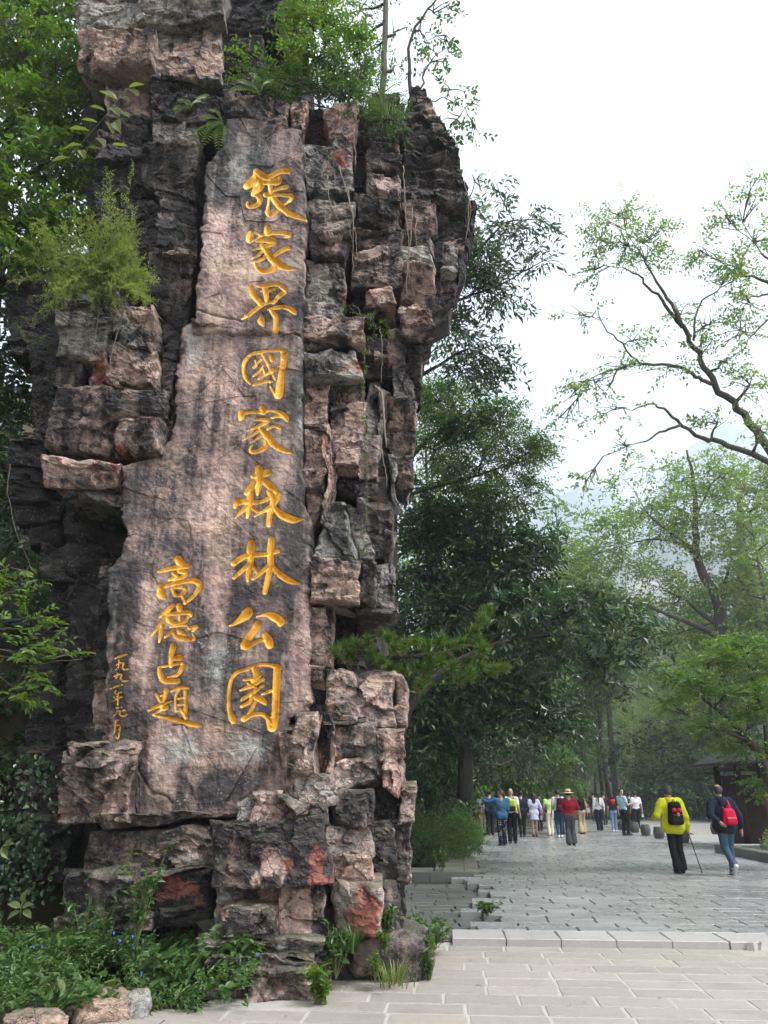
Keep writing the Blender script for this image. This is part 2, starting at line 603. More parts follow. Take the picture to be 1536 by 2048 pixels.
# broken concrete lump on the kerb front
rb = MB()
for q in range(9):
    x, y = pl2w(3.3 + q * .16, -.03 + rng.random() * .05)
    rb.box((x, y, .03 + rng.random() * .02), (.14 + .1 * rng.random(), .10, .09 * (1 - q / 14)), rng.normal(0, .5), 0, .6)
rb.build('kerb_rubble', M_KERB, kerb, False)

# foreground pavement
fg = tag(mesh_np('foreground_pavement', [[-3.2, -3, -.001], [9, -3, -.001], [9, 10.1, -.001], [-1.0, 10.1, -.001]], [[[0, 1, 2, 3]]], M_MORTAR),
         'pale flagstone pavement in front of the kerb', kind='structure')
fl = [slab_mesh('flagstone', .60, .30, .06, .005, M_FLAG, 60 + s) for s in range(6)]
cnt = 0
for rI in range(31):
    v = -.17 - .325 * rI
    off = rng.random() * .62
    for q in range(-6, 12):
        u = q * .625 + off
        x, y = pl2w(u, v)
        if y < 3.2 or x > .56 * y + .6 or x < -2.3 or (x < -.75 and y > 7.2) or (x < 0.05 and y > 8.0) or x < -.62 * y:
            continue
        place('flagstone', fl[rng.integers(6)], x, y, .004 + rng.normal(0, .0012), YAW, fg, 1, .0012)
        cnt += 1

# sunken strip between the rock and the plaza
sk = tag(mesh_np('sunken_path', [[-.3, 10.15, -.03], [2.6, 10.15, -.03], [2.6, 17.05, -.03], [-.3, 17.05, -.03]], [[[0, 1, 2, 3]]], M_BED),
         'dark sunken stone path beside the plaza', kind='structure')
dkm = [slab_mesh('flagstone', .58, .32, .05, .006, M_DARKPAVE, 80 + s) for s in range(4)]
for rI in range(19):
    off = rng.random() * .6
    if rI == 18: continue
    for q in range(-1, 4):
        x, y = -.2 + q * .6 + off, 10.4 + rI * .345
        if x > edge_l(y) + .25: continue
        o = place('flagstone', dkm[rng.integers(4)], x, y, -.005 + rng.normal(0, .003), rng.normal(0, .01), sk, 1, .004)
# step at the end of the strip and the mossy walk beyond
sw = tag(empty('stone_step', (0, 0, 0)), 'dark stone step with mossy flagstone walk above', kind='structure')
sm = MB()
for q in range(3):
    sm.box((-.35 + q * .85, 17.2, .03), (.84, .25, .22), rng.normal(0, .01))
sm.build('riser', M_DARKPAVE, sw, False)
cm = [slab_mesh('flagstone', .62, .52, .1, .012, M_CURB, 90 + s) for s in range(4)]
for rI in range(7):
    y = 17.65 + rI * .55
    for q in range(3 if rI < 2 else 1):
        place('flagstone', cm[rng.integers(4)], edge_l(y) - .30 - q * .66, y, .13 + rng.normal(0, .004), -.1 + rng.normal(0, .02), sw, 1, .006)
bm_ = [slab_mesh('border_stone', .30, 1.1, .2, .015, M_CURB, 95 + s) for s in range(3)]
bs = tag(empty('path_border', (0, 0, 0)), 'pale border stones curving along the bushes', kind='structure')
for rI in range(22):
    y = 17.9 + rI * 1.12
    a = math.atan2(edge_l(y + .5) - edge_l(y - .5), 1.0)
    place('border_stone', bm_[rI % 3], edge_l(y) + .16, y, .15, -a, bs)

# road beyond the stone drums
yy = np.concatenate([np.linspace(12, 24, 12), np.linspace(25, 95, 50)])
Lr = np.stack([edge_r(yy) - .05, yy, 0 * yy + PZ - .012], -1)
Rw = np.stack([edge_w(yy) + .3, yy, 0 * yy + PZ - .012], -1)
V = np.concatenate([Lr, Rw]); m = len(yy); k = np.arange(m - 1)
tag(mesh_np('road', V, [np.stack([k, k + m, k + m + 1, k + 1], -1)], M_ROAD), 'pale concrete road curving away to the right', kind='structure')
# pale orange edge line
yy = np.linspace(26, 60, 30)
A = np.stack([edge_r(yy) + 2.3, yy, 0 * yy + PZ - .006], -1); B = A + np.array([.14, 0, 0])
m = len(yy); k = np.arange(m - 1)
tag(mesh_np('road_line', np.concatenate([A, B]), [np.stack([k, k + m, k + m + 1, k + 1], -1)], m_simple('line_paint', (.5, .36, .25), .7)), 'faded pale line along the road edge', kind='structure')

# low wall beyond the road
lw = tag(empty('low_wall', (0, 0, 0)), 'low pale concrete wall along the far side of the road', 'wall')
M_WALL = m_simple('wall_concrete', (.30, .30, .28), .9, .35, 4, .3)
wb = MB(); cp = MB()
yy = np.arange(30, 92, 2.0)
for a, b in zip(yy[:-1], yy[1:]):
    x0, x1 = edge_w(a) + .3, edge_w(b) + .3
    rz = math.atan2(b - a, x1 - x0)
    ln = math.hypot(b - a, x1 - x0)
    wb.box(((x0 + x1) / 2, (a + b) / 2, .32), (ln, .3, .62), rz)
    cp.box(((x0 + x1) / 2, (a + b) / 2, .66), (ln, .38, .07), rz)
wb.build('wall_body', M_WALL, lw, False)
cp.build('coping', M_WALL, lw, False)

# stone drums
M_DRUM = m_simple('drum_stone', (.075, .07, .065), .85, .4, 12, .6)
drum_px = [(1244, 1659, 'stone drum farthest back in the row, behind the man in the pale blue polo'),
           (1259, 1661.5, 'stone drum half hidden behind the black trousers of the polo man'),
           (1270, 1665, 'stone drum beside the feet of the man in the white tee'),
           (1292, 1671, 'stone drum standing clear, just right of the man in the white tee'),
           (1319, 1677, 'stone drum half covered by the hem of the yellow jacket'),
           (1368, 1686, 'stone drum peeping out behind the cane and the yellow jacket man'),
           (1432, 1668, 'stone drum peeping out left of the dark navy jacket')]
prof = [(.001, 0), (.15, 0), (.165, .03), (.20, .14), (.207, .21), (.2, .28), (.168, .39), (.15, .42), (.001, .425)]
dm = None
for px, py, lab in drum_px:
    g_ = ground(px, py, PZ)
    if dm is None:
        b = MB(); b.lathe(prof, sides=10); dm = b.build('stone_drum', M_DRUM, None, False); o = dm
    else:
        o = dm.copy(); col.objects.link(o)
    o.location = (g_[0], g_[1], PZ - .004)
    o.rotation_euler = (0, 0, rng.random() * 3)
    tag(o, lab, 'stone drum', 'stone drums between plaza and road')

# planter kerb on the right
pk = tag(empty('planter_kerb', (0, 0, 0)), 'dark stone kerb round the hedge at the right edge', 'kerb')
b = slab_mesh('kerb_block', 1.0, .3, .3, .02, M_DARKPAVE, 5)
for q in range(7):
    y = 23.3 - q * 1.02
    place('kerb_block', b, 9.55 - .06 * q, y, .30, R(90) + .05, pk)
place('kerb_block', b, 10.1, 23.75, .30, .05, pk)

# far hills
t = NT('forested_rock_hill')
p = t.pos()
n = t.noise(t.pos((1, 1, .5)), .012, 9, .7)
c = t.mix(t.math('MULTIPLY_ADD', n, 6, True, -2.9), (.05, .075, .045), (.34, .30, .25))
t.bsdf(c, .95, None, 0, .1)
M_HILL = t.mat
def hill(name, prof_px, Y, depth, label):
    xs_ = np.array([q[0] for q in prof_px], float); yp = np.array([q[1] for q in prof_px], float)
    pxs = np.linspace(xs_[0], xs_[-1], 120)
    top = np.interp(pxs, xs_, yp)
    P = at(pxs, top, Y)
    H = P[:, 2] + .01 * Y * fbm(np.stack([P[:, 0] * 28 / Y, 0 * P[:, 0], 0 * P[:, 0] + Y], -1), 4)
    rows = []
    for f in np.linspace(0, 1, 28):
        z = -2 + (H + 2) * f
        y = Y - depth * .5 * (1 - f) ** 1.2 + .03 * Y * fbm(np.stack([P[:, 0] * 20 / Y, z * 10 / Y, 0 * z], -1), 4)
        rows.append(np.stack([P[:, 0], y, z], -1))
    rows.append(np.stack([P[:, 0], 0 * H + Y + depth * .5, 0 * H - 2], -1))
    V = np.concatenate(rows); n_ = len(pxs); m_ = len(rows)
    k = np.arange(m_ - 1)[:, None] * n_ + np.arange(n_ - 1)[None, :]
    tag(mesh_np(name, V, [np.stack([k, k + 1, k + n_ + 1, k + n_], -1).reshape(-1, 4)], M_HILL, None, False), label, kind='structure')
hill('mountain', [(700, 1300), (950, 1140), (1040, 1050), (1080, 1010), (1130, 990), (1180, 960), (1230, 1000), (1290, 1030), (1330, 960), (1380, 890), (1440, 850), (1560, 830), (1800, 800), (2300, 1000)], 2100, 800, 'forested rock mountain fading into pale blue haze')
hill('hills', [(800, 1400), (1050, 1190), (1120, 1130), (1180, 1110), (1260, 1120), (1350, 1080), (1450, 1050), (1560, 1030), (2100, 1100)], 1100, 400, 'nearer wooded hill fading into haze')

# haze
t = NT('haze')
pv = t.t.nodes.new('ShaderNodeVolumePrincipled')
pv.inputs['Color'].default_value = (.80, .90, 1.0, 1)
pv.inputs['Density'].default_value = 0.0007
pv.inputs['Anisotropy'].default_value = 0.2
t.link(pv.outputs[0], t.out.inputs['Volume'])
b = MB()
b.box((500, 1250, 570), (5400, 2900, 1146))
hz = b.build('haze', t.mat, None, False)
tag(hz, 'pale blue haze hanging in the valley', kind='stuff')
# ================================================================== the rock pillar
M_ROCK = m_rock('weathered_sandstone')
M_FACE = m_rock('dressed_sandstone_face', True)
rock = tag(empty('rock_pillar', (-.8, 8.6, 0)), 'tall weathered sandstone rock carved with golden Chinese characters', 'rock')
ROCK_OFF = np.array([-.8, 8.6, 0])

STY = {  # dark (recess shade included), pink, red, pale
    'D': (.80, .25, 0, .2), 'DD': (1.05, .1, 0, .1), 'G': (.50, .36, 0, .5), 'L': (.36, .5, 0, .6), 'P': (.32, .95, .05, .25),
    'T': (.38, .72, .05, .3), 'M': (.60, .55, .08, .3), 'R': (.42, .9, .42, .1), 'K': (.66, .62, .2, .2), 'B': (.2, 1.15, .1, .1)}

def strata(z, seed):
    a = vnoise(np.stack([z * 3.1 + seed, 0 * z + seed * .7, 0 * z], -1))
    b = vnoise(np.stack([z * 11 + seed, 0 * z, 0 * z + seed], -1))
    s = a * .9 + b * .6
    return np.round(s * 3) / 3 * .6 + s * .4

_bn = 0
done = []
def block(quad, Y, thick=.7, style='M', dY=(0, 0, 0, 0), res=.021, amp=1.0, layers=.4, rnd=.026, patches=(), name='rock_block', parent=None):
    """one stone: front outline = photo quad TL,TR,BR,BL at depth Y, running back `thick` metres"""
    global _bn
    _bn += 1
    seed = _bn * 7.31
    if len(quad) == 4 and not hasattr(quad[0], '__len__'):
        x0, y0, x1, y1 = quad
        jj = np.random.RandomState(_bn).normal(0, 2.2, (4, 2))
        quad = np.array([(x0, y0), (x1, y0), (x1, y1), (x0, y1)]) + jj
    quad = np.array(quad, float)
    qc = quad.mean(0)
    quad = quad + np.sign(quad - qc) * 2.2
    rj = np.random.RandomState(_bn + 900)
    if name == 'rock_block':
        a_ = rj.normal(0, .035); qd = quad - quad.mean(0)
        quad = quad.mean(0) + np.stack([qd[:, 0] - a_ * qd[:, 1] * .6, qd[:, 1] + a_ * qd[:, 0]], -1)
        tx_, tz_ = rj.normal(0, .055), rj.normal(0, .05)
        dY = np.array(dY) + np.array([tx_ + tz_, -tx_ + tz_, -tx_ - tz_, tx_ - tz_])
    C = np.array([at(q[0], q[1], Y + d) for q, d in zip(quad, dY)])
    Wm = (np.linalg.norm(C[1] - C[0]) + np.linalg.norm(C[2] - C[3])) / 2
    Hm = (np.linalg.norm(C[3] - C[0]) + np.linalg.norm(C[2] - C[1])) / 2
    nx = int(np.clip(Wm / res, 5, 90)); nz = int(np.clip(Hm / res, 5, 140))
    nd = int(np.clip(min(thick, .9) / (res * 2.0), 4, 22))
    a, b = np.meshgrid(np.linspace(0, 1, nx + 1), np.linspace(0, 1, nz + 1))
    fa, fb = a.ravel(), b.ravel()
    idx = np.arange((nx + 1) * (nz + 1)).reshape(nz + 1, nx + 1)
    per = np.concatenate([idx[0, :], idx[1:, -1], idx[-1, -2::-1], idx[-2:0:-1, 0]])
    npr = len(per)
    A = [fa]; B = [fb]; Cc = [np.zeros(len(fa))]
    cs = (np.arange(1, nd + 1) / nd) ** 1.3
    for c in cs:
        A.append(fa[per]); B.append(fb[per]); Cc.append(np.full(npr, c))
    A, B, Cc = np.concatenate(A), np.concatenate(B), np.concatenate(Cc)
    def bil(Q):
        return ((1 - A) * (1 - B))[:, None] * Q[0] + (A * (1 - B))[:, None] * Q[1] + (A * B)[:, None] * Q[2] + ((1 - A) * B)[:, None] * Q[3]
    P = bil(C); px = bil(quad)
    off = np.array([seed, seed * .37, seed * .71])
    front = Cc == 0
    # chipped, rounded edges
    n_e = fbm(P * np.array([4.5, 4.5, 4.5]) + off, 3)
    r = rnd * (0.45 + 1.8 * np.clip(n_e + .15, 0, 1) ** 1.5) * min(1, max(.4, Hm / .35))
    r = np.minimum(r, .4 * min(Wm, Hm))
    da, db = np.minimum(A, 1 - A) * Wm, np.minimum(B, 1 - B) * Hm
    ta, tb = np.clip(1 - da / r, 0, 1), np.clip(1 - db / r, 0, 1)
    tt = np.clip(np.sqrt(ta * ta + tb * tb), 0, 1)
    push = r * (1 - np.sqrt(np.maximum(1 - tt * tt, 0)))
    # surface relief on the front
    f1 = fbm(P * 1.6 + off, 4) * .045
    f2 = facets(P + off * .1 + .05 * fbm(P * 3, 2)[:, None], .34) * .07 * min(1, Hm / .5 + .3) + facets(P * np.array([1, 1, 1.8]) + off, .13) * .022
    f3 = fbm(P * 8 + off, 4) * .018
    zz = P[:, 2] + .06 * fbm(P * np.array([1.2, 1.2, .3]) + off, 2) + .08 * P[:, 0]
    f4 = strata(zz, seed) * .05 * layers
    rel = (f1 + f2 + f3 + f4) * amp
    yb = Cc * thick
    P[:, 1] += np.where(front, push - rel, np.maximum(push * (1 - np.minimum(1, Cc * 3)), 0) + yb - rel * (1 - np.minimum(Cc * 2, 1)))
    # irregular outline, ledges on the flanks
    P[:, 0] += .05 * amp * fbm(P * 2.4 + off + 31, 4)
    P[:, 2] += .042 * amp * fbm(P * 2.4 + off + 57, 4)
    side = np.clip(np.abs(A - .5) * 2, 0, 1) ** 6 * np.sign(A - .5)
    P[:, 0] += side * (strata(zz, seed + 3) * .03 * layers - .03 * Cc)
    g = idx[:-1, :-1].ravel()
    Fr = np.stack([g, g + nx + 1, g + nx + 2, g + 1], -1)
    rings = [per] + [len(fa) + k * npr + np.arange(npr) for k in range(nd)]
    S = []
    for k in range(nd):
        p0, p1 = rings[k], rings[k + 1]
        S.append(np.stack([p0, np.roll(p0, -1), np.roll(p1, -1), p1], -1))
    cap = rings[-1][None, :]
    s0 = np.array(STY[style] if isinstance(style, str) else style, float)
    stain_shade = np.tile(s0, (len(P), 1))
    stain_shade += np.random.RandomState(_bn + 500).normal(0, .07, 4) * np.array([1, 1, .6, 1])
    pn = fbm(P * np.array([7, 3, 5]) + off, 4)
    for (cx, cy, rx, ry, ch, val) in patches:
        d = ((px[:, 0] - cx) / rx) ** 2 + ((px[:, 1] - cy) / ry) ** 2 + 2.2 * pn
        wv = np.clip(1.5 - d * 1.2, 0, 1)
        stain_shade[:, ch] = stain_shade[:, ch] * (1 - wv) + val * wv
    if name == 'rock_block':
        done.append((quad, Y, Hm, Wm, style))
    o = mesh_np(name, P - ROCK_OFF, [Fr, np.concatenate(S), cap], M_ROCK, parent or rock, False, {'stain_shade': stain_shade})
    return o

# ---- core behind the stones, coloured dark to stand for shade in the gaps
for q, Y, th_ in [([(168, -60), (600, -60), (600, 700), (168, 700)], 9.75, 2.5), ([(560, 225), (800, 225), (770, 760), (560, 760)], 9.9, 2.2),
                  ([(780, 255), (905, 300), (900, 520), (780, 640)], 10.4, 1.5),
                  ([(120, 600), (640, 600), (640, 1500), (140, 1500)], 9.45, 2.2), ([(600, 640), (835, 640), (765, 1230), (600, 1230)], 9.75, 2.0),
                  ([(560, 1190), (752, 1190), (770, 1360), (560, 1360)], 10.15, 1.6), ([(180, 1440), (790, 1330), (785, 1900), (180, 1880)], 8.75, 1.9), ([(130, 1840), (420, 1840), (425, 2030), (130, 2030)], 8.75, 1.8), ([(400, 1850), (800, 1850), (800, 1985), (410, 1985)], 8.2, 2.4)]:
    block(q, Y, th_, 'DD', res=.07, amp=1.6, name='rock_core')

# ---- upper left
block([(150, -60), (272, -60), (274, 54), (155, 50)], 8.95, .9, 'L', patches=[(240, 45, 60, 18, 1, 1.2)])
block([(274, -60), (446, -60), (446, 28), (276, 42)], 8.75, .9, 'L')
block([(155, 56), (312, 62), (300, 120), (160, 130)], 8.85, .9, 'T', layers=.9)
block([(314, 46), (442, 50), (434, 150), (304, 152)], 9.0, .8, 'G', patches=[(375, 112, 48, 42, 1, 1.5), (375, 112, 46, 40, 0, -.1), (375, 112, 46, 40, 3, -.3)])
block([(202, 138), (300, 132), (298, 230), (212, 226)], 9.3, .8, 'T')
block((303, 152, 450, 196), 9.1, .8, 'D', layers=1.2)
block((303, 198, 450, 236), 9.0, .8, 'D', layers=.8)
block((210, 235, 298, 268), 9.2, .6, 'D', layers=1.5)
block((306, 239, 392, 302), 9.05, .7, 'G')
block((198, 275, 285, 318), 9.3, .7, 'D', patches=[(268, 298, 12, 10, 3, 1.6)])
block((286, 290, 393, 378), 9.0, .7, 'D')
block((190, 318, 285, 402), 9.35, .7, 'DD')
block([(312, 380), (392, 376), (388, 505), (314, 505)], 8.95, .7, 'D', patches=[(345, 430, 25, 60, 3, .9)])
block([(192, 402), (312, 400), (312, 520), (196, 520)], 9.2, .7, 'DD')
block([(292, 505), (388, 505), (366, 645), (300, 600)], 8.95, .8, 'D')
block((445, -50, 560, 62), 9.25, .9, 'DD')
block([(440, 64), (524, 72), (522, 140), (440, 122)], 9.15, .8, 'D')
block([(440, 124), (530, 142), (600, 160), (450, 182)], 9.3, .8, 'DD')
block([(450, 180), (578, 203), (578, 253), (450, 226)], 8.55, .8, 'K')
block((580, 198, 604, 256), 8.6, .6, 'R', res=.02)
block([(606, 215), (650, 222), (652, 300), (606, 290)], 9.15, .6, 'DD')  # dark colour stands in for the shaded gap
block([(646, 208), (712, 204), (708, 276), (656, 268)], 8.75, .8, 'T')
# ---- right of the panel, top
block([(606, 288), (708, 293), (706, 388), (612, 380)], 8.72, .7, 'G', patches=[(690, 318, 26, 28, 2, .8), (690, 318, 26, 28, 0, .2)])
block([(622, 398), (703, 412), (696, 468), (620, 458)], 8.66, .7, 'G')
block([(620, 470), (694, 478), (690, 514), (618, 508)], 8.66, .7, 'K', patches=[(665, 500, 30, 14, 1, 1.0)])
block([(612, 524), (690, 532), (690, 568), (672, 634), (606, 632)], 8.68, .8, 'L') if False else block([(612, 526), (690, 532), (686, 634), (606, 634)], 8.68, .8, 'L', patches=[(640, 560, 16, 60, 0, .1), (665, 570, 10, 60, 0, .8), (680, 580, 14, 14, 2, .95)])
block([(604, 634), (724, 634), (729, 680), (606, 668)], 8.5, .9, 'T')
block([(606, 672), (728, 688), (732, 702), (608, 694)], 8.6, .7, 'D', layers=1.5)
block([(612, 704), (708, 704), (722, 752), (610, 742)], 8.42, .8, 'L', patches=[(712, 735, 22, 24, 1, 1.3), (712, 735, 22, 22, 2, .45), (712, 735, 22, 22, 3, 0)])
block([(607, 748), (652, 756), (654, 852), (606, 850)], 8.62, .6, 'P')
block([(605, 852), (656, 852), (656, 938), (604, 936)], 8.60, .6, 'P')
block([(606, 938), (652, 940), (646, 1008), (620, 1050), (606, 1050)][:4], 8.62, .6, 'T')
block((654, 768, 669, 896), 8.75, .5, 'K')
block((668, 764, 722, 812), 8.8, .7, 'M')
block((668, 814, 728, 900), 8.72, .7, 'T')
block([(650, 880), (668, 852), (666, 1004), (650, 1008)], 8.56, .5, 'R', patches=[(658, 960, 20, 90, 1, 1.1), (658, 990, 20, 50, 2, .3)])
block((668, 901, 714, 932), 8.66, .7, 'T')
block((670, 934, 714, 984), 9.05, .6, 'D')
block([(654, 1004), (690, 1000), (722, 1122), (622, 1122)], 8.72, .7, 'G', rnd=.09, layers=.2)
block([(688, 1000), (716, 1010), (748, 1120), (720, 1124)], 8.9, .6, 'G', rnd=.09)
block([(619, 1124), (722, 1124), (716, 1192), (700, 1206), (619, 1196)][:2] + [(708, 1200), (619, 1194)], 8.40, .9, 'B', patches=[(660, 1130, 60, 8, 0, .6)])
block([(722, 1124), (752, 1130), (754, 1212), (712, 1196)], 8.55, .8, 'G', rnd=.08)
block([(700, 1196), (788, 1204), (791, 1228), (712, 1222)], 8.75, .9, 'D', layers=1.6)
block((619, 1208, 656, 1330), 8.6, .6, 'T')
block((619, 1332, 651, 1376), 8.6, .6, 'P')
block((619, 1378, 651, 1424), 8.7, .6, 'D')
block((651, 1200, 664, 1345), 8.8, .4, 'K')
# ---- right columns
block([(732, 278), (802, 274), (804, 330), (730, 342)], 8.95, .8, 'D', layers=.8)
block([(732, 346), (798, 348), (800, 400), (734, 388)], 8.85, .8, 'K', patches=[(775, 362, 30, 16, 1, 1.1), (775, 362, 28, 14, 0, .2)])
block((716, 392, 797, 454), 8.9, .8, 'D', layers=.8)
block((716, 458, 797, 491), 8.85, .8, 'K', layers=.8)
block([(714, 496), (798, 494), (800, 568), (712, 570)], 8.78, .9, 'K')
block([(735, 584), (786, 576), (792, 610), (734, 606)], 8.72, .7, 'R')
block((726, 615, 776, 640), 9.0, .6, 'D')
block([(808, 410), (868, 408), (872, 462), (812, 458)], 8.95, .8, 'K', layers=.8, patches=[(845, 440, 30, 20, 1, 1.0)])
block((806, 464, 862, 496), 9.05, .7, 'D')
block([(808, 498), (860, 498), (866, 532), (806, 530)], 8.95, .7, 'L')
block([(806, 532), (868, 530), (868, 602), (804, 604)], 8.92, .8, 'T', layers=1.0, patches=[(822, 560, 14, 60, 1, 1.2)])
block([(800, 617), (858, 620), (868, 655), (806, 664)], 8.62, .95, 'K', patches=[(845, 640, 30, 24, 1, 1.1), (845, 640, 26, 18, 2, .4)])
block([(780, 664), (812, 662), (812, 722), (782, 722)], 8.85, .8, 'K')
block((732, 676, 778, 712), 9.0, .7, 'D')
block((733, 714, 780, 757), 8.95, .7, 'D')
block((812, 680, 846, 704), 9.0, .7, 'D')
block([(820, 702), (850, 700), (848, 770), (824, 764)], 8.95, .8, 'K')
block((786, 728, 828, 796), 8.9, .7, 'G')
block((780, 798, 829, 854), 8.9, .8, 'M')
block([(778, 858), (827, 856), (826, 910), (780, 905)], 8.92, .8, 'M')
block([(782, 908), (828, 912), (820, 968), (786, 950)], 8.95, .8, 'K', patches=[(822, 940, 12, 30, 1, 1.1)])
block((737, 768, 760, 874), 8.95, .6, 'G')
block([(758, 770), (778, 790), (776, 900), (758, 880)], 9.0, .6, 'L')
block((718, 876, 756, 950), 8.85, .6, 'G')
block((716, 952, 756, 1000), 8.95, .6, 'D')
block([(776, 905), (790, 905), (803, 1018), (792, 1020)], 8.9, .3, 'L', patches=[(795, 1000, 14, 30, 1, .9)])
block([(756, 900), (778, 902), (784, 1060), (756, 1060)], 9.0, .6, 'M')
block([(718, 1002), (780, 1004), (782, 1064), (730, 1060)], 8.98, .6, 'G', rnd=.08)
block((738, 1062, 776, 1122), 9.0, .6, 'D')
block([(770, 1060), (786, 1058), (784, 1180), (774, 1180)], 8.85, .5, 'L')
block([(752, 1126), (786, 1124), (790, 1224), (754, 1212)], 8.75, .6, 'G', rnd=.08)
# ---- overhang at the top right, its backlit darkness put into the stone colour
block([(806, 250), (880, 235), (924, 300), (922, 345), (806, 340)][:3] + [(806, 342)], 9.5, 1.3, 'D', layers=1.0, amp=1.4)
block([(822, 178), (852, 172), (880, 246), (806, 262)], 9.6, .9, 'D', rnd=.1, patches=[(868, 215, 14, 40, 1, 1.1), (868, 215, 14, 40, 0, .2)])
block([(740, 200), (810, 190), (806, 274), (732, 276)], 9.5, .8, 'DD', rnd=.1)
block([(806, 344), (924, 342), (934, 412), (806, 408)], 9.45, 1.3, 'D', layers=1.2, amp=1.4)
block([(870, 410), (942, 400), (938, 490), (866, 488)], 9.55, 1.2, 'DD', layers=1.0, amp=1.4)
block([(866, 488), (892, 486), (890, 532), (868, 528)], 9.35, .8, 'D')
block([(892, 500), (914, 490), (912, 540), (890, 542)], 9.4, .8, 'G')
block([(912, 488), (936, 486), (926, 540), (914, 545)], 9.6, .9, 'DD')
block([(868, 530), (916, 542), (904, 598), (866, 620)], 9.6, .9, 'D', rnd=.1)
# ---- right foot
block([(655, 1342), (790, 1340), (790, 1448), (655, 1446)], 8.5, 1.0, (.42, .6, 0, .3), rnd=.1, patches=[(720, 1400, 80, 60, 1, .8), (700, 1380, 60, 30, 0, .15)])
block([(786, 1342), (806, 1350), (812, 1452), (788, 1448)], 8.55, .9, 'T', rnd=.09)
block([(650, 1450), (752, 1448), (752, 1518), (650, 1522)], 8.45, .9, 'L', rnd=.1, patches=[(700, 1500, 50, 20, 1, .8)])
block([(752, 1456), (811, 1454), (811, 1514), (754, 1516)], 8.42, .9, 'R')
block([(660, 1522), (770, 1518), (770, 1580), (690, 1584), (662, 1576)][:2] + [(768, 1560), (662, 1584)], 8.4, .9, 'T', rnd=.1)
block([(768, 1518), (811, 1518), (806, 1590), (768, 1570)], 8.4, .8, 'R', rnd=.08)
block([(661, 1586), (748, 1582), (744, 1658), (661, 1656)], 8.15, .8, 'K', patches=[(705, 1610, 40, 40, 3, .6)])
block((748, 1585, 802, 1650), 8.7, .6, 'DD')  # recess shade put into the block colour
block([(800, 1556), (824, 1560), (826, 1640), (800, 1640)], 8.5, .6, 'T', rnd=.08)
block([(786, 1642), (822, 1640), (818, 1772), (788, 1770)], 8.45, .7, 'M', rnd=.09, patches=[(815, 1700, 12, 80, 1, .9)])
block((782, 1772, 812, 1868), 8.5, .6, 'D')
block([(655, 1658), (737, 1658), (740, 1716), (655, 1716)], 8.1, .8, 'G')
block([(655, 1716), (742, 1718), (744, 1768), (655, 1768)], 8.05, .8, 'B', patches=[(700, 1726, 60, 10, 0, .5)])
block((742, 1650, 786, 1772), 8.45, .6, 'D')
block([(660, 1768), (770, 1770), (764, 1866), (660, 1862)], 7.85, .8, 'T', rnd=.09, patches=[(735, 1830, 34, 44, 2, .75), (735, 1830, 34, 40, 1, 1.2), (700, 1785, 40, 16, 0, .6)])
block((764, 1774, 786, 1868), 8.2, .6, 'D')
block((640, 1768, 662, 1870), 8.1, .5, 'M')
# ---- left stack beside the inscription
block([(126, 545), (228, 545), (228, 612), (120, 612)], 8.75, .8, 'G', patches=[(155, 580, 22, 40, 3, 1.5), (200, 590, 20, 14, 1, 1.1)])
block([(116, 612), (222, 612), (222, 710), (112, 708)], 8.7, .8, 'G')
block([(232, 606), (300, 604), (334, 640), (318, 694), (222, 694)][:2] + [(320, 694), (224, 694)], 8.55, .9, 'M', rnd=.12, patches=[(276, 630, 20, 26, 1, 1.4), (276, 630, 18, 24, 0, 0), (255, 665, 16, 40, 3, 1.3)])
block([(220, 694), (316, 694), (314, 768), (220, 770)], 8.5, .9, 'K', patches=[(270, 740, 45, 26, 1, 1.1), (270, 740, 45, 24, 0, .2)])
block([(192, 720), (222, 716), (222, 776), (180, 776)], 8.75, .5, 'R', patches=[(203, 755, 20, 26, 2, 1.0), (203, 755, 20, 26, 0, .0)])
block((108, 708, 152, 770), 8.7, .7, 'D')
block((152, 708, 192, 768), 9.2, .5, 'DD')
block([(108, 768), (222, 776), (224, 908), (92, 896)], 8.6, .8, 'M', rnd=.1, patches=[(190, 850, 24, 50, 1, .9), (130, 800, 20, 20, 0, 1.1)])
block([(216, 772), (326, 776), (326, 834), (218, 838)], 8.4, 1.0, 'D', layers=1.0)
block([(216, 838), (322, 832), (318, 900), (240, 914), (217, 860)][:3] + [(224, 905)], 8.35, 1.0, 'M', rnd=.1, patches=[(290, 880, 30, 24, 1, .9), (245, 905, 14, 16, 2, .8)])
block([(318, 640), (352, 660), (346, 860), (324, 900)], 8.65, .6, 'D')
block([(300, 598), (372, 610), (362, 660), (330, 650)], 8.8, .7, 'D', rnd=.1)
block([(88, 912), (234, 930), (236, 970), (90, 968)], 8.4, .9, 'T', layers=1.3, patches=[(210, 945, 24, 22, 2, .8), (110, 925, 26, 20, 1, 1.0)])
block([(150, 966), (238, 974), (238, 1008), (140, 996)], 8.6, .8, 'G', layers=.6)
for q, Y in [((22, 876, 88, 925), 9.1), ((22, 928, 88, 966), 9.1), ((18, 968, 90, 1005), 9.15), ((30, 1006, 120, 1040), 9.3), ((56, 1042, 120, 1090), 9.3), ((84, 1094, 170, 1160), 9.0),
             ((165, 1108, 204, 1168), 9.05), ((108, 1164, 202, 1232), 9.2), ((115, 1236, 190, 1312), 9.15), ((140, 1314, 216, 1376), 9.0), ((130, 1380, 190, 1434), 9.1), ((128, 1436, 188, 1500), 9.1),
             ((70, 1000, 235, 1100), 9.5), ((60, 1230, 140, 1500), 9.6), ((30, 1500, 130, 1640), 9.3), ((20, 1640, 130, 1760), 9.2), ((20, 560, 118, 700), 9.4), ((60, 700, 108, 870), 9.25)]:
    block(q, Y + .55, .8, 'DD', res=.03)  # shade of the left recess put into the dark stone colour
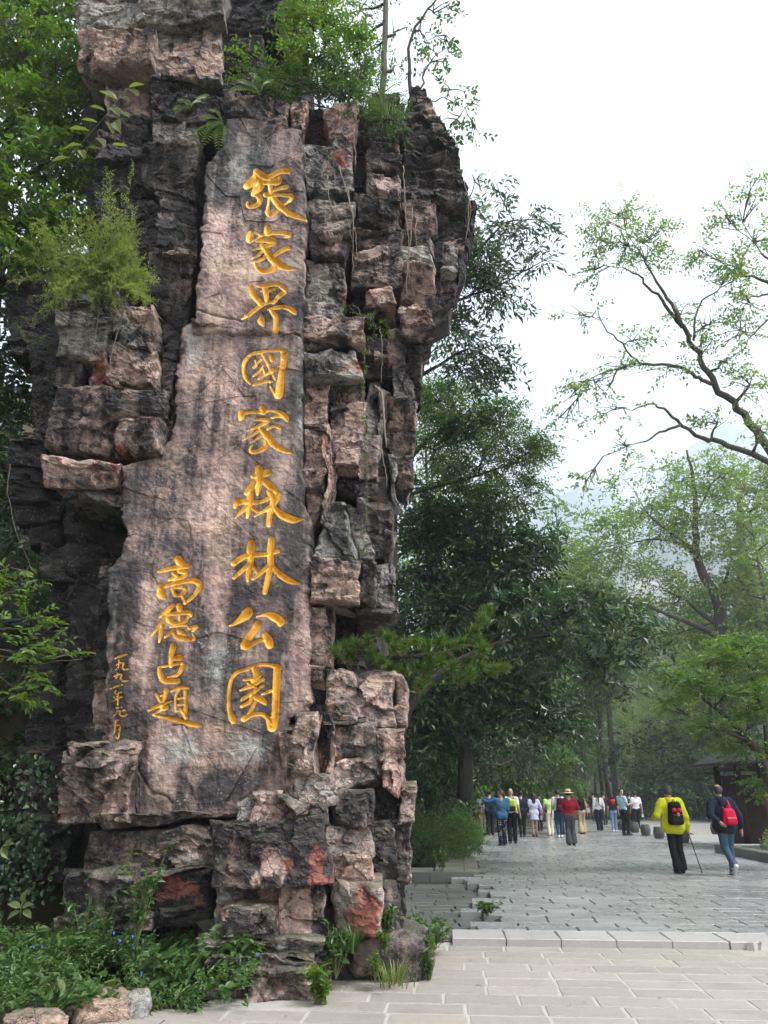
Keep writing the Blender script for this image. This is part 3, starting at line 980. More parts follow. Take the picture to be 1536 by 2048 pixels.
block([(200, 1130), (218, 1118), (216, 1300), (196, 1290)], 8.75, .5, 'D')
block([(190, 1358), (222, 1352), (220, 1490), (188, 1488)], 8.65, .6, 'L')
block([(196, 1292), (218, 1296), (222, 1352), (190, 1356)], 8.7, .6, 'D')
# ---- foot below the inscription
block([(126, 1492), (264, 1488), (270, 1636), (124, 1642)], 8.2, .9, 'M', amp=1.4, patches=[(225, 1595, 45, 40, 1, 1.2), (225, 1590, 40, 34, 0, .15), (160, 1540, 40, 40, 0, .6)])
block([(180, 1634), (330, 1628), (432, 1640), (430, 1662), (184, 1650)][:3] + [(200, 1656)], 8.25, .8, 'K', layers=2.2, res=.016)
block([(182, 1656), (420, 1658), (426, 1742), (180, 1740)], 8.4, .9, 'M', patches=[(385, 1712, 24, 26, 3, .5), (385, 1710, 24, 26, 1, 1.2), (385, 1710, 24, 24, 0, .0), (300, 1700, 70, 30, 1, .8)])
block([(118, 1744), (268, 1742), (268, 1846), (112, 1848)], 8.15, .9, 'D', rnd=.09, patches=[(190, 1790, 70, 50, 3, .6)])
block([(268, 1744), (420, 1744), (420, 1842), (268, 1842)], 8.3, .9, 'D', patches=[(352, 1786, 40, 36, 2, 1.1), (300, 1765, 22, 16, 2, .9), (352, 1786, 40, 34, 0, -.1), (390, 1800, 16, 20, 1, 1.2)])
block([(112, 1836), (290, 1836), (290, 1862), (120, 1864)], 8.2, .9, 'G', layers=1.6)
block([(290, 1826), (416, 1822), (416, 1850), (290, 1852)], 8.3, .9, 'D', layers=1.8)
# rubble on the ledge
for q, s_, Y in [([(466, 1608), (500, 1592), (505, 1640), (464, 1640)], 'G', 7.95), ([(500, 1590), (560, 1586), (566, 1644), (504, 1644)], 'T', 7.92), ([(545, 1586), (570, 1590), (606, 1622), (590, 1636)], 'G', 7.8),
                 ([(566, 1600), (630, 1612), (640, 1644), (560, 1644)], 'M', 7.95), ([(612, 1612), (650, 1606), (654, 1650), (612, 1648)], 'D', 7.9), ([(598, 1606), (612, 1602), (612, 1620), (600, 1620)], 'R', 7.88)]:
    block(q, Y, .35, s_, rnd=.06)
block([(424, 1638), (654, 1644), (652, 1768), (420, 1766)], 7.72, 1.1, 'D', patches=[(612, 1738, 34, 40, 2, 1.1), (560, 1755, 30, 26, 1, 1.2), (612, 1735, 32, 40, 0, .0), (500, 1700, 30, 50, 1, .9), (560, 1750, 40, 30, 0, .2), (460, 1670, 40, 20, 0, .9)])
block([(426, 1772), (460, 1772), (458, 1880), (430, 1880)], 7.85, .6, 'L')
block([(456, 1768), (560, 1770), (556, 1826), (456, 1822)], 7.98, .7, 'M')
block([(556, 1768), (642, 1768), (640, 1888), (556, 1886)], 7.82, .8, 'P', patches=[(630, 1800, 14, 60, 0, .8)])
block([(446, 1818), (554, 1818), (556, 1882), (444, 1884)], 7.48, .6, 'M', rnd=.05, patches=[(500, 1840, 60, 30, 1, .7)])
block([(406, 1880), (640, 1884), (634, 1902), (408, 1900)], 7.52, .9, 'G', layers=2.0, res=.016)
block([(410, 1902), (634, 1904), (630, 1918), (412, 1918)], 7.46, .9, 'D', layers=2.0, res=.016)
block([(412, 1919), (626, 1919), (620, 1936), (412, 1938)], 7.5, .9, 'G', layers=2.0, res=.016)
block([(410, 1938), (484, 1938), (486, 2004), (412, 1990)], 7.45, .8, 'M', rnd=.07)
block([(486, 1936), (622, 1930), (616, 2012), (488, 2014)], 7.35, .9, 'M', rnd=.1, layers=1.2, patches=[(570, 1945, 40, 16, 1, 1.2), (520, 1970, 20, 30, 1, .8)])
block([(622, 1930), (668, 1932), (666, 1972), (622, 1976)], 7.7, .6, 'D', rnd=.07)
# ================================================================== the inscription: panel carved stroke by stroke
CH = {}
def chars(O, S, d):
    for k, strokes in d.items():
        CH[k] = [[(O[0] + x / S, O[1] + y / S, w_ / S * 1.1 + .25) for x, y, w_ in s] for s in strokes]
chars((380, 300), 3.84, {
 'zhang': [[(510,155,45),(545,185,50),(590,205,40),(625,195,35),(690,165,35),(745,163,38),(766,182,14)],[(500,175,30),(500,215,60),(440,262,50),(430,282,22)],[(530,220,70),(530,260,75),(500,300,45),(480,330,26)],
  [(480,330,26),(520,340,40),(538,380,40),(515,412,38),(465,425,32),(440,412,24),(440,385,10)],[(560,235,45),(620,238,48),(675,238,48),(690,215,26)],[(612,200,30),(614,260,32),(622,330,28)],
  [(640,308,22),(700,290,26),(742,284,32)],[(580,337,38),(625,340,38),(660,343,20),(770,350,28),(784,366,22),(742,416,12)],[(612,350,24),(602,420,18),(598,480,34),(620,505,28),(660,480,22),(735,415,12)],
  [(630,350,38),(680,420,50),(750,480,44),(830,518,32),(918,543,6)]],
 'jia': [[(595,602,42),(600,640,56)],[(470,630,38),(452,680,42),(462,708,26)],[(455,640,26),(500,632,16),(545,655,20),(600,648,25),(680,640,25),(745,640,38),(766,662,22),(738,672,16)],
  [(475,708,14),(530,672,12),(600,655,10)],[(515,705,20),(580,697,34),(650,700,38),(600,735,28),(490,770,10)],[(560,740,38),(600,790,44),(640,840,58),(700,890,50),(760,910,28),(822,913,5)],
  [(575,760,24),(530,800,18),(472,834,8)],[(600,800,28),(540,842,20),(468,866,8)],[(660,840,38),(650,900,48),(600,930,34),(550,928,34),(510,895,25),(492,862,9)],[(640,812,24),(700,780,28),(755,755,30),(770,762,12)]],
 'jie': [[(470,1062,36),(490,1110,46),(530,1160,42),(550,1185,28)],[(522,1045,18),(580,1040,28),(670,1035,24),(710,1060,34),(735,1093,22),(690,1118,32),(640,1172,22)],[(575,1060,42),(585,1110,38),(590,1160,28)],
  [(545,1078,12),(600,1078,20),(650,1072,16)],[(540,1162,20),(640,1168,22)],[(600,1165,28),(530,1200,28),(450,1265,28),(402,1300,12)],[(600,1225,12),(680,1205,28),(750,1215,34),(800,1243,34),(812,1258,14)],
  [(548,1265,20),(546,1310,48),(562,1345,20)],[(625,1230,32),(660,1290,38),(660,1370,38),(645,1418,36),(608,1430,16)]],
 'guo': [[(560,1530,20),(480,1552,25),(430,1600,27),(410,1660,25),(422,1740,24),(460,1790,18)],[(500,1545,16),(600,1520,18),(700,1525,26),(735,1550,34)],[(720,1545,46),(718,1620,46),(700,1720,44),(690,1820,56),(680,1885,56),(652,1868,26),(614,1808,9)],
  [(621,1572,34),(627,1592,36)],[(550,1550,18),(580,1600,20),(620,1690,20),(655,1758,10)],[(484,1666,10),(530,1622,17),(552,1598,14)],[(500,1610,12),(512,1650,14),(490,1672,10)],[(488,1732,16),(540,1690,17),(562,1648,12)],
  [(530,1755,18),(590,1718,22),(650,1672,22),(682,1650,12)],[(562,1680,12),(578,1722,13)],[(490,1802,16),(560,1786,24),(632,1770,14)]]})
chars((380, 780), 3.84, {
 'jia2': [[(555,145,30),(566,175,52)],[(397,180,46),(396,214,42),(385,236,16)],[(402,180,22),(470,174,24),(540,180,24),(620,168,18),(690,180,28),(735,214,40),(747,240,16)],[(628,227,10),(680,208,22),(720,212,20)],
  [(505,240,16),(570,242,24),(610,246,22),(540,290,22),(448,323,9)],[(545,312,28),(590,360,48),(640,420,44),(700,460,34),(792,476,5)],[(550,315,24),(500,350,17),(408,399,7)],[(560,365,20),(520,390,15),(474,416,8)],
  [(590,400,28),(580,450,34),(530,480,28),(478,486,24),(466,460,13),(490,430,9)],[(600,312,18),(650,290,20),(695,302,24)]],
 'sen': [[(530,605,50),(535,660,66),(530,720,56),(520,800,22)],[(482,665,28),(540,655,40),(598,640,48),(612,636,28)],[(500,710,40),(455,770,44),(430,800,22)],[(560,700,44),(620,740,50),(655,772,36),(660,795,14)],
  [(462,780,46),(462,860,46),(452,920,36),(440,985,14)],[(368,866,50),(352,898,34)],[(355,880,38),(440,860,38),(540,862,24),(620,822,24),(706,790,8)],[(440,900,32),(400,940,28),(355,984,14)],[(470,900,28),(515,932,22)],
  [(612,780,46),(640,850,44),(612,950,38),(605,1035,32)],[(690,790,18),(660,850,30),(600,910,28),(500,972,12)],[(640,890,28),(700,950,50),(780,985,52),(830,986,26),(874,982,4)]],
 'lin': [[(475,1182,50),(470,1230,60),(470,1320,44),(450,1400,38),(445,1466,16)],[(340,1336,42),(430,1280,38),(520,1272,34),(600,1266,28),(680,1236,28)],[(455,1340,32),(400,1392,28),(343,1445,24)],[(480,1350,28),(516,1402,22)],
  [(628,1155,46),(620,1250,48),(620,1340,44),(600,1440,38),(576,1552,34)],[(600,1360,32),(550,1402,28),(488,1452,22)],[(630,1350,28),(690,1412,44),(770,1460,38),(858,1481,4)]],
 'gong': [[(455,1692,44),(440,1722,70),(390,1767,44),(330,1805,18),(283,1818,4)],[(498,1748,5),(580,1726,24),(640,1737,58),(690,1770,58),(690,1792,40)],[(522,1800,48),(490,1860,48),(440,1920,48),(420,1968,54),(470,1960,28),(540,1926,24),(590,1915,20)],
  [(578,1880,40),(600,1920,60),(612,1958,56)]]})
chars((180, 1080), 3.339, {
 'yuan': [[(1060,865,16),(990,885,22),(947,940,23),(931,1040,22),(931,1130,24),(952,1190,42),(960,1210,36)],[(1030,875,14),(1110,840,19),(1190,835,21),(1262,852,32)],[(1250,850,42),(1245,960,44),(1240,1080,44),(1235,1180,44),(1215,1255,46),(1192,1225,22),(1180,1188,9)],
  [(1102,862,38),(1115,908,40),(1090,945,26)],[(1032,936,15),(1100,925,22),(1140,908,14)],[(1008,1006,12),(1080,976,24),(1162,928,16)],[(1060,960,18),(1110,992,20),(1060,1040,20),(1012,1072,13)],[(1018,1062,16),(1090,1022,20),(1162,968,10)],
  [(1085,1030,24),(1070,1080,24),(1018,1112,22)],[(1110,1050,34),(1150,1070,40),(1176,1094,18)],[(1110,1080,16),(1082,1130,21),(1060,1172,18)],[(1030,1196,38),(1080,1170,28),(1150,1165,24),(1190,1195,28),(1212,1232,38)],[(1148,1032,8),(1190,1015,21),(1226,1000,16)]],
 'gao': [[(590,128,46),(612,165,48)],[(468,217,19),(560,190,29),(640,176,33),(686,175,10)],[(560,225,22),(582,245,24),(538,270,20)],[(600,210,28),(642,220,27),(620,250,24),(558,270,16)],[(480,322,42),(482,370,48),(502,392,18)],
  [(470,330,18),(560,300,24),(660,275,29),(715,280,38),(735,310,34),(700,370,24),(636,428,14)],[(555,330,17),(572,370,24)],[(560,325,16),(620,320,21),(642,336,20),(612,370,21),(570,375,18)],[(618,375,19),(642,422,18)]],
 'de': [[(560,437,24),(520,475,24),(473,522,8)],[(540,490,21),(490,550,24),(418,641,8)],[(485,580,24),(475,640,24),(464,682,11)],[(600,442,38),(602,466,34)],[(518,502,18),(600,490,28),(670,490,28),(680,512,14)],[(530,530,40),(562,560,24),(640,546,21),(666,510,16)],
  [(600,505,13),(602,546,13)],[(545,582,14),(620,570,21),(652,575,12)],[(503,652,10),(540,625,20),(565,608,20)],[(555,612,20),(582,650,24),(640,666,24),(700,662,18),(690,628,8)],[(600,615,28),(642,632,23)],[(668,592,22),(722,580,18),(690,612,12)]],
 'zhan': [[(560,708,40),(546,770,34),(540,842,22)],[(558,796,22),(605,786,40)],[(470,860,24),(476,900,34),(502,940,34),(590,945,28),(598,932,12)],[(468,852,12),(550,836,15),(622,826,17),(616,860,29),(590,900,19),(522,917,10)]],
 'ti': [[(450,1030,21),(472,1078,16)],[(515,1000,29),(500,1060,21),(478,1082,13)],[(478,1042,10),(502,1030,11)],[(393,1139,12),(460,1110,21),(552,1074,8)],[(500,1090,15),(482,1130,18),(522,1125,12)],[(522,1110,13),(428,1167,13)],
  [(430,1170,13),(520,1190,21),(620,1215,27),(700,1235,27),(742,1241,12)],[(548,1011,12),(600,990,19),(662,988,14)],[(600,1000,17),(576,1050,15),(576,1142,10)],[(640,1010,19),(640,1060,21),(640,1140,24),(618,1152,18)],[(590,1062,11),(632,1050,13)],
  [(590,1102,11),(632,1095,13)],[(578,1142,13),(632,1130,13)],[(608,1130,17),(636,1170,29),(642,1187,22)]],
 'yi': [[(165,793,8),(200,781,12),(256,765,9)]],
 'jiu': [[(200,805,10),(195,850,9),(163,876,6)],[(175,836,8),(230,820,9),(225,850,9),(240,868,11),(271,862,6)]],
 'jiu2': [[(190,888,9),(180,920,8),(138,946,5)],[(163,911,8),(215,895,9),(210,925,9),(230,943,11),(269,938,6)]],
 'yi2': [[(143,991,7),(180,976,11),(226,968,7)]],
 'nian': [[(175,1005,9),(158,1032,6)],[(165,1030,7),(216,1018,9)],[(148,1076,7),(185,1061,9),(227,1045,8)],[(160,1050,7),(202,1040,8)],[(195,1020,9),(190,1090,9),(185,1107,5)]],
 'yuan2': [[(180,1121,8),(216,1115,8)],[(163,1146,7),(237,1135,8)],[(185,1140,8),(148,1176,6)],[(205,1140,8),(200,1165,9),(225,1175,11),(252,1160,6)]],
 'yue': [[(165,1200,9),(160,1250,9),(147,1317,5)],[(165,1205,7),(190,1200,9),(192,1260,9),(186,1321,9),(168,1310,5)],[(165,1236,6),(188,1232,6)],[(163,1263,6),(188,1260,6)]]})
LAB = {'zhang': '張', 'jia': '家', 'jie': '界', 'guo': '國', 'jia2': '家', 'sen': '森', 'lin': '林', 'gong': '公', 'yuan': '園', 'gao': '高', 'de': '德', 'zhan': '占', 'ti': '題',
       'yi': '一', 'jiu': '九', 'jiu2': '九', 'yi2': '一', 'nian': '年', 'yuan2': '元', 'yue': '月'}

def smooth_stroke(s, n=7):
    s = np.array(s, float)
    if len(s) < 3:
        k = np.linspace(0, 1, 5)[:, None]
        return s[0] * (1 - k) + s[1] * k
    p = np.vstack([2 * s[0] - s[1], s, 2 * s[-1] - s[-2]])
    out = []
    for i in range(1, len(p) - 2):
        for t_ in np.arange(n) / n:
            q = .5 * (2 * p[i] + (p[i + 1] - p[i - 1]) * t_ + (2 * p[i - 1] - 5 * p[i] + 4 * p[i + 1] - p[i + 2]) * t_ ** 2 + (3 * p[i] - p[i - 1] - 3 * p[i + 1] + p[i + 2]) * t_ ** 3)
            out.append(q)
    out.append(s[-1])
    out = np.array(out)
    out[:, 2] = np.maximum(out[:, 2], .8)
    return out

def stroke_sdf(P, strokes):
    """signed distance in photo pixels to a brush-written character"""
    best = np.full(len(P), 99.0)
    for s in strokes:
        q = smooth_stroke(s)
        m = q[:, 2].max() + 6
        lo, hi = q[:, :2].min(0) - m, q[:, :2].max(0) + m
        sel = np.where((P[:, 0] > lo[0]) & (P[:, 0] < hi[0]) & (P[:, 1] > lo[1]) & (P[:, 1] < hi[1]))[0]
        if not len(sel): continue
        X = P[sel]
        d = np.full(len(X), 99.0)
        for a, b in zip(q[:-1], q[1:]):
            ab = b[:2] - a[:2]
            L2 = (ab ** 2).sum() + 1e-9
            k = np.clip(((X - a[:2]) @ ab) / L2, 0, 1)
            dd = np.hypot(X[:, 0] - a[0] - k * ab[0], X[:, 1] - a[1] - k * ab[1]) - (a[2] + (b[2] - a[2]) * k) / 2
            d = np.minimum(d, dd)
        best[sel] = np.minimum(best[sel], d)
    return best

# gold paint
t = NT('gold_paint')
p = t.pos()
n = t.noise(p, 9, 6, .7)
c = t.mix(t.math('MULTIPLY_ADD', n, 3.0, True, -1.0), (.66, .29, .018), (.95, .58, .085))
c = t.mix(t.math('MULTIPLY', t.math('GREATER_THAN', t.noise(p, 38, 5, .7), .57), .45), c, (.55, .26, .03))
t.bsdf(c, .42, t.bump(t.noise(p, 60, 4), .3, .01), .25, .5)
M_GOLD = t.mat

def panel(name, yr, left, right, Y, tilt, res_px, keys, seed, thick, base_stain, patches, crack=None):
    """carved face: rows follow photo y, columns run between the left and right outline"""
    ys_ = np.linspace(yr[0], yr[1], int((yr[1] - yr[0]) / res_px) + 1)
    L = np.interp(ys_, [q[0] for q in left], [q[1] for q in left])
    Rt = np.interp(ys_, [q[0] for q in right], [q[1] for q in right])
    wv = fbm(np.stack([ys_ * .03, 0 * ys_ + seed, 0 * ys_], -1), 4)
    wv2 = fbm(np.stack([ys_ * .11, 0 * ys_ + seed, 0 * ys_], -1), 3)
    L = L + 5 * wv + 2.5 * wv2; Rt = Rt + 4 * np.roll(wv, 40) + 2 * np.roll(wv2, 30)
    nx = int((Rt - L).max() / res_px)
    s = np.linspace(0, 1, nx + 1)
    PX = L[:, None] + (Rt - L)[:, None] * s[None, :]
    PYp = np.repeat(ys_[:, None], nx + 1, 1)
    P2 = np.stack([PX.ravel(), PYp.ravel()], -1)
    own = np.full(len(P2), -1); sd_ = np.full(len(P2), 99.0)
    for ki, k_ in enumerate(keys):
        d = stroke_sdf(P2, CH[k_])
        m = d < sd_
        sd_[m] = d[m]
        own[m] = ki
    # move vertices next to an outline onto it
    D = sd_.reshape(PX.shape)
    gy, gx = np.gradient(D)
    cellx = ((Rt - L) / nx)[:, None]
    gx = gx / cellx; gy = gy / (ys_[1] - ys_[0])
    gn = np.sqrt(gx ** 2 + gy ** 2) + 1e-6
    near = (np.abs(D) < .62 * res_px)
    near[:, :2] = near[:, -2:] = False
    mx = np.where(near, -D * gx / gn, 0); my = np.where(near, -D * gy / gn, 0)
    PX2, PY2 = PX + np.clip(mx, -1, 1), PYp + np.clip(my, -1, 1)
    D = np.where(near, 0.0, D)
    frac = (PYp - yr[0]) / (yr[1] - yr[0])
    W3 = at(PX2.ravel(), PY2.ravel(), Y + tilt * frac.ravel())
    Q = W3.copy()
    off = np.array([seed, seed * .3, seed * .6])
    calm = np.clip(D.ravel() / 14, 0, 1)
    rel = fbm(Q * np.array([1.1, 1, .5]) + off, 4) * .05 + fbm(Q * 6 + off, 4) * .011 + facets(Q + off, .6) * .014
    rel += fbm(Q * np.array([7, 7, .6]) + off, 3) * .009
    rel += fbm(Q * 22 + off, 3) * .0045 * (.2 + .8 * calm)
    # edge rounding with chips
    mp = mpp(PX.ravel(), PYp.ravel(), Y)
    ex = np.minimum(P2[:, 0] - np.repeat(L, nx + 1), np.repeat(Rt, nx + 1) - P2[:, 0]) * mp
    ey = np.minimum(P2[:, 1] - yr[0], yr[1] - P2[:, 1]) * mp
    r = .03 + .10 * np.clip(fbm(Q * 3.3 + off, 3) + .1, 0, 1)
    ta, tb = np.clip(1 - ex / r, 0, 1), np.clip(1 - ey / (r * .6), 0, 1)
    tt = np.clip(np.sqrt(ta ** 2 + tb ** 2), 0, 1)
    push = r * (1 - np.sqrt(np.maximum(1 - tt ** 2, 0)))
    groove = np.clip(-D.ravel() * .0072, 0, .065)
    groove = groove + np.where(D.ravel() <= 0, .006, 0)
    Q[:, 1] += push - rel + groove
    if crack is not None:
        for pts, dp, wd in crack:
            cs_ = stroke_sdf(P2, [[(x, y, .6) for x, y in pts]])
            Q[:, 1] += np.exp(-np.maximum(cs_, 0) / wd) * dp
    ny = len(ys_)
    idx = np.arange(ny * (nx + 1)).reshape(ny, nx + 1)
    g = idx[:-1, :-1].ravel()
    Fq = np.stack([g, g + nx + 1, g + nx + 2, g + 1], -1)
    cD = D.ravel()[Fq].mean(1)
    gold = cD < -1e-4
    co = own[Fq[:, 0]]
    stain_shade = np.tile(np.array(base_stain, float), (len(Q), 1))
    for (cx, cy, rx, ry, ch, val) in patches:
        dd = ((P2[:, 0] - cx) / rx) ** 2 + ((P2[:, 1] - cy) / ry) ** 2
        w_ = np.exp(-dd)
        stain_shade[:, ch] += (val - stain_shade[:, ch]) * w_
    # side walls
    per = np.concatenate([idx[0, :], idx[1:, -1], idx[-1, -2::-1], idx[-2:0:-1, 0]])[::1]
    n0 = len(Q); rings = [per]; VV = [Q]; SS = [stain_shade]
    for c in (.06, .15, .3, .55, 1.0):
        A_ = Q[per] + np.array([0, c * thick, 0])
        A_ += .03 * np.stack([fbm(A_ * 3 + 5, 2), 0 * A_[:, 0], fbm(A_ * 3 + 9, 2)], -1) * min(1, c * 4)
        VV.append(A_); SS.append(stain_shade[per] + np.array([.25, 0, 0, 0]))
        rings.append(n0 + np.arange(len(per))); n0 += len(per)
    S = [np.stack([p0, np.roll(p0, -1), np.roll(p1, -1), p1], -1) for p0, p1 in zip(rings[:-1], rings[1:])]
    V = np.concatenate(VV)
    o = mesh_np(name, V - ROCK_OFF, [Fq[~gold], np.concatenate(S), rings[-1][None, :]], M_FACE, rock, False, {'stain_shade': np.concatenate(SS)})
    for ki, k_ in enumerate(keys):
        f = Fq[gold & (co == ki)]
        if not len(f): continue
        u_, inv = np.unique(f, return_inverse=True)
        c_ = mesh_np('gold_character', V[u_] - ROCK_OFF, [inv.reshape(f.shape)], M_GOLD, o, True)
        tag(c_, 'carved gold character ' + LAB[k_])
    return o

UP = ['zhang', 'jia', 'jie']
LO = ['guo', 'jia2', 'sen', 'lin', 'gong', 'yuan', 'gao', 'de', 'zhan', 'ti', 'yi', 'jiu', 'jiu2', 'yi2', 'nian', 'yuan2', 'yue']
PY0 = 8.45
# outlines (photo y, photo x)
upL = [(228, 446), (290, 446), (330, 408), (420, 404), (520, 398), (600, 390), (640, 388)]
upR = [(228, 470), (240, 520), (258, 600), (300, 606), (400, 612), (470, 612), (600, 606), (690, 604)]
loL = [(634, 372), (645, 366), (700, 358), (800, 350), (860, 345), (910, 300), (935, 245), (1000, 240), (1060, 250), (1110, 240), (1140, 215), (1300, 210), (1420, 205), (1484, 212), (1500, 262), (1560, 262), (1640, 268)]
loR = [(640, 604), (750, 608), (900, 604), (1000, 606), (1040, 620), (1060, 620), (1200, 620), (1400, 620), (1424, 614), (1436, 580), (1480, 566), (1590, 566), (1600, 520), (1640, 480)]
panel('inscription_panel', (232, 668), upL, upR, PY0 + .02, -.02, 1.5, UP, 3.3, .7, (.58, .56, .08, .2),
      [(470, 330, 90, 110, 0, .70), (470, 330, 90, 90, 3, .6), (450, 290, 20, 30, 1, 1.2), (425, 520, 26, 110, 1, 1.35), (425, 520, 24, 100, 0, .05), (400, 400, 18, 60, 0, .75), (480, 450, 40, 40, 1, 1.0),
       (470, 560, 60, 70, 1, 1.1), (470, 560, 60, 70, 0, .22), (590, 560, 20, 90, 0, .6), (500, 620, 60, 40, 2, .25)],
      crack=[([(388, 618), (430, 632), (470, 640), (482, 644)], .03, 1.5)])
panel('inscription_panel', (640, 1636), loL, loR, PY0, -.05, 1.62, LO, 8.8, .8, (.57, .58, .08, .22),
      [(385, 680, 26, 60, 3, .65), (470, 760, 60, 90, 1, .85), (580, 800, 14, 140, 0, .75), (600, 820, 10, 120, 3, .8), (430, 820, 26, 80, 1, 1.2), (445, 960, 40, 160, 1, 1.3), (445, 1000, 36, 150, 0, .06), (300, 970, 40, 60, 0, .75),
       (280, 1040, 40, 70, 1, .9), (300, 1100, 60, 60, 0, .42), (435, 1200, 26, 80, 1, 1.4), (435, 1200, 26, 80, 0, .02), (435, 1330, 30, 60, 3, .8), (355, 1180, 50, 70, 2, .12), (340, 1200, 60, 90, 0, .62), (290, 1300, 20, 110, 1, 1.1), (290, 1300, 20, 110, 0, .18),
       (225, 1200, 16, 90, 3, .9), (255, 1220, 20, 80, 0, .68), (590, 1150, 26, 110, 1, 1.0), (598, 1330, 22, 90, 1, 1.25), (598, 1330, 22, 90, 0, .12), (250, 1410, 34, 80, 0, .66), (250, 1410, 34, 80, 1, .5), (300, 1440, 16, 60, 1, 1.1),
       (480, 1120, 30, 20, 3, .6), (500, 1010, 60, 80, 0, .58), (400, 1480, 60, 30, 1, .9), (360, 1500, 44, 34, 3, .72), (500, 1500, 44, 34, 3, .75), (440, 1500, 30, 40, 1, 1.2), (430, 1500, 90, 40, 0, .15), (430, 1575, 55, 34, 0, 1.05), (320, 1560, 60, 50, 1, 1.0), (275, 1510, 14, 40, 0, .95), (515, 1560, 30, 50, 1, 1.0), (510, 1360, 60, 60, 0, .6)],
      crack=[([(560, 650), (580, 662), (602, 674)], .03, 1.5), ([(268, 1490), (276, 1540), (300, 1580), (306, 1590)], .03, 2), ([(300, 1585), (330, 1592), (342, 1606)], .03, 2), ([(345, 1452), (365, 1450), (375, 1458)], .02, 1.2)])
block([(389, 636), (430, 646), (478, 652), (474, 660), (389, 652)][:3] + [(392, 650)], 8.42, .5, 'R', res=.016)
block((567, 1466, 586, 1590), 8.25, .5, 'P', res=.02)
block([(580, 1420), (632, 1424), (634, 1548), (584, 1546)], 8.0, .7, 'T', rnd=.08, res=.018)
block((588, 1552, 662, 1608), 8.1, .7, 'L')
block((636, 1424, 662, 1552), 8.4, .6, 'M')

# thin broken ledges along the joints of the bigger stones
rgl = np.random.RandomState(77)
for (qd, Yb, Hb, Wb, st_) in list(done):
    if Hb < .3 or Wb < .28 or rgl.rand() > .55 or not isinstance(st_, str): continue
    top = rgl.rand() < .5
    f0 = rgl.uniform(0, .35); f1 = rgl.uniform(.6, 1.0)
    hh = rgl.uniform(5, 11)
    e0, e1 = (qd[0], qd[1]) if top else (qd[3], qd[2])
    a_, b_ = e0 + (e1 - e0) * f0, e0 + (e1 - e0) * f1
    dy_ = np.array([0, hh])
    s_ = -4 if top else -hh + 3
    block([a_ + [0, s_], b_ + [0, s_ + rgl.normal(0, 2)], b_ + dy_ + [0, s_ + rgl.normal(0, 1)], a_ + dy_ + [0, s_]], Yb - rgl.uniform(.0, .07), .45, ['D', 'M', 'T', 'G', 'K'][rgl.randint(5)], res=.02, rnd=.02, layers=1.6)
# ================================================================== vegetation
UPV = np.array([0, 0, 1.0])
def unit(v):
    return v / (np.linalg.norm(v, axis=-1, keepdims=True) + 1e-9)

def leaves_mb(mb, P, D, N, L, wr=.45, shape='quad', fold=.12, mi=0):
    """many leaves: base P, direction D, face normal N, length L"""
    n = len(P)
    if not n: return
    D = unit(D); S = unit(np.cross(D, N)); N = np.cross(S, D)
    L = np.broadcast_to(np.asarray(L, float), (n,))[:, None]
    w_ = L * wr * .5
    if shape == 'quad':
        V = np.stack([P, P + D * L * .42 + S * w_ + N * w_ * fold * 3, P + D * L - N * L * .10, P + D * L * .42 - S * w_ + N * w_ * fold * 3], 1)
        b = np.arange(n)[:, None] * 4
        F = np.concatenate([b + np.array([0, 1, 2]), b + np.array([0, 2, 3])])
        mb.add(V.reshape(-1, 3), [F], mi)
    else:
        V = np.stack([P, P + D * L * .28 + S * w_ * .85 + N * w_ * fold * 2, P + D * L * .62 + S * w_ * .8 + N * w_ * fold * 2, P + D * L - N * L * .14,
                      P + D * L * .62 - S * w_ * .8 + N * w_ * fold * 2, P + D * L * .28 - S * w_ * .85 + N * w_ * fold * 2], 1)
        b = np.arange(n)[:, None] * 6
        F4 = np.concatenate([b + np.array([0, 1, 2, 3]), b + np.array([0, 3, 4, 5])])
        mb.add(V.reshape(-1, 3), [F4], mi)

def sprays(rg, C, A, nl, ln, leafL, droop=.35, spread=1.0, flat=.6):
    """leafy twigs: from C along A, nl leaves each"""
    n = len(C)
    A = unit(A)
    t_ = (np.arange(nl)[None, :] + rg.random((n, nl))) / nl
    ln = ln * (.6 + .8 * rg.random((n, 1)))
    P = C[:, None, :] + A[:, None, :] * (t_ * ln)[..., None]
    P[..., 2] -= droop * (t_ * ln) ** 2 * 1.2
    N0 = unit(UPV * flat + rg.normal(0, .5, (n, 3)))
    S = unit(np.cross(A, N0))
    sg = np.where((np.arange(nl) % 2) == 0, 1, -1)[None, :, None]
    D = A[:, None, :] * (.35 + .5 * rg.random((n, nl, 1))) + S[:, None, :] * sg * spread * (.6 + .5 * rg.random((n, nl, 1))) + rg.normal(0, .22, (n, nl, 3))
    D[..., 2] -= droop * .5
    N = N0[:, None, :] + rg.normal(0, .35, (n, nl, 3))
    L = leafL * (.65 + .6 * rg.random((n, nl)))
    return P.reshape(-1, 3), D.reshape(-1, 3), N.reshape(-1, 3), L.ravel()

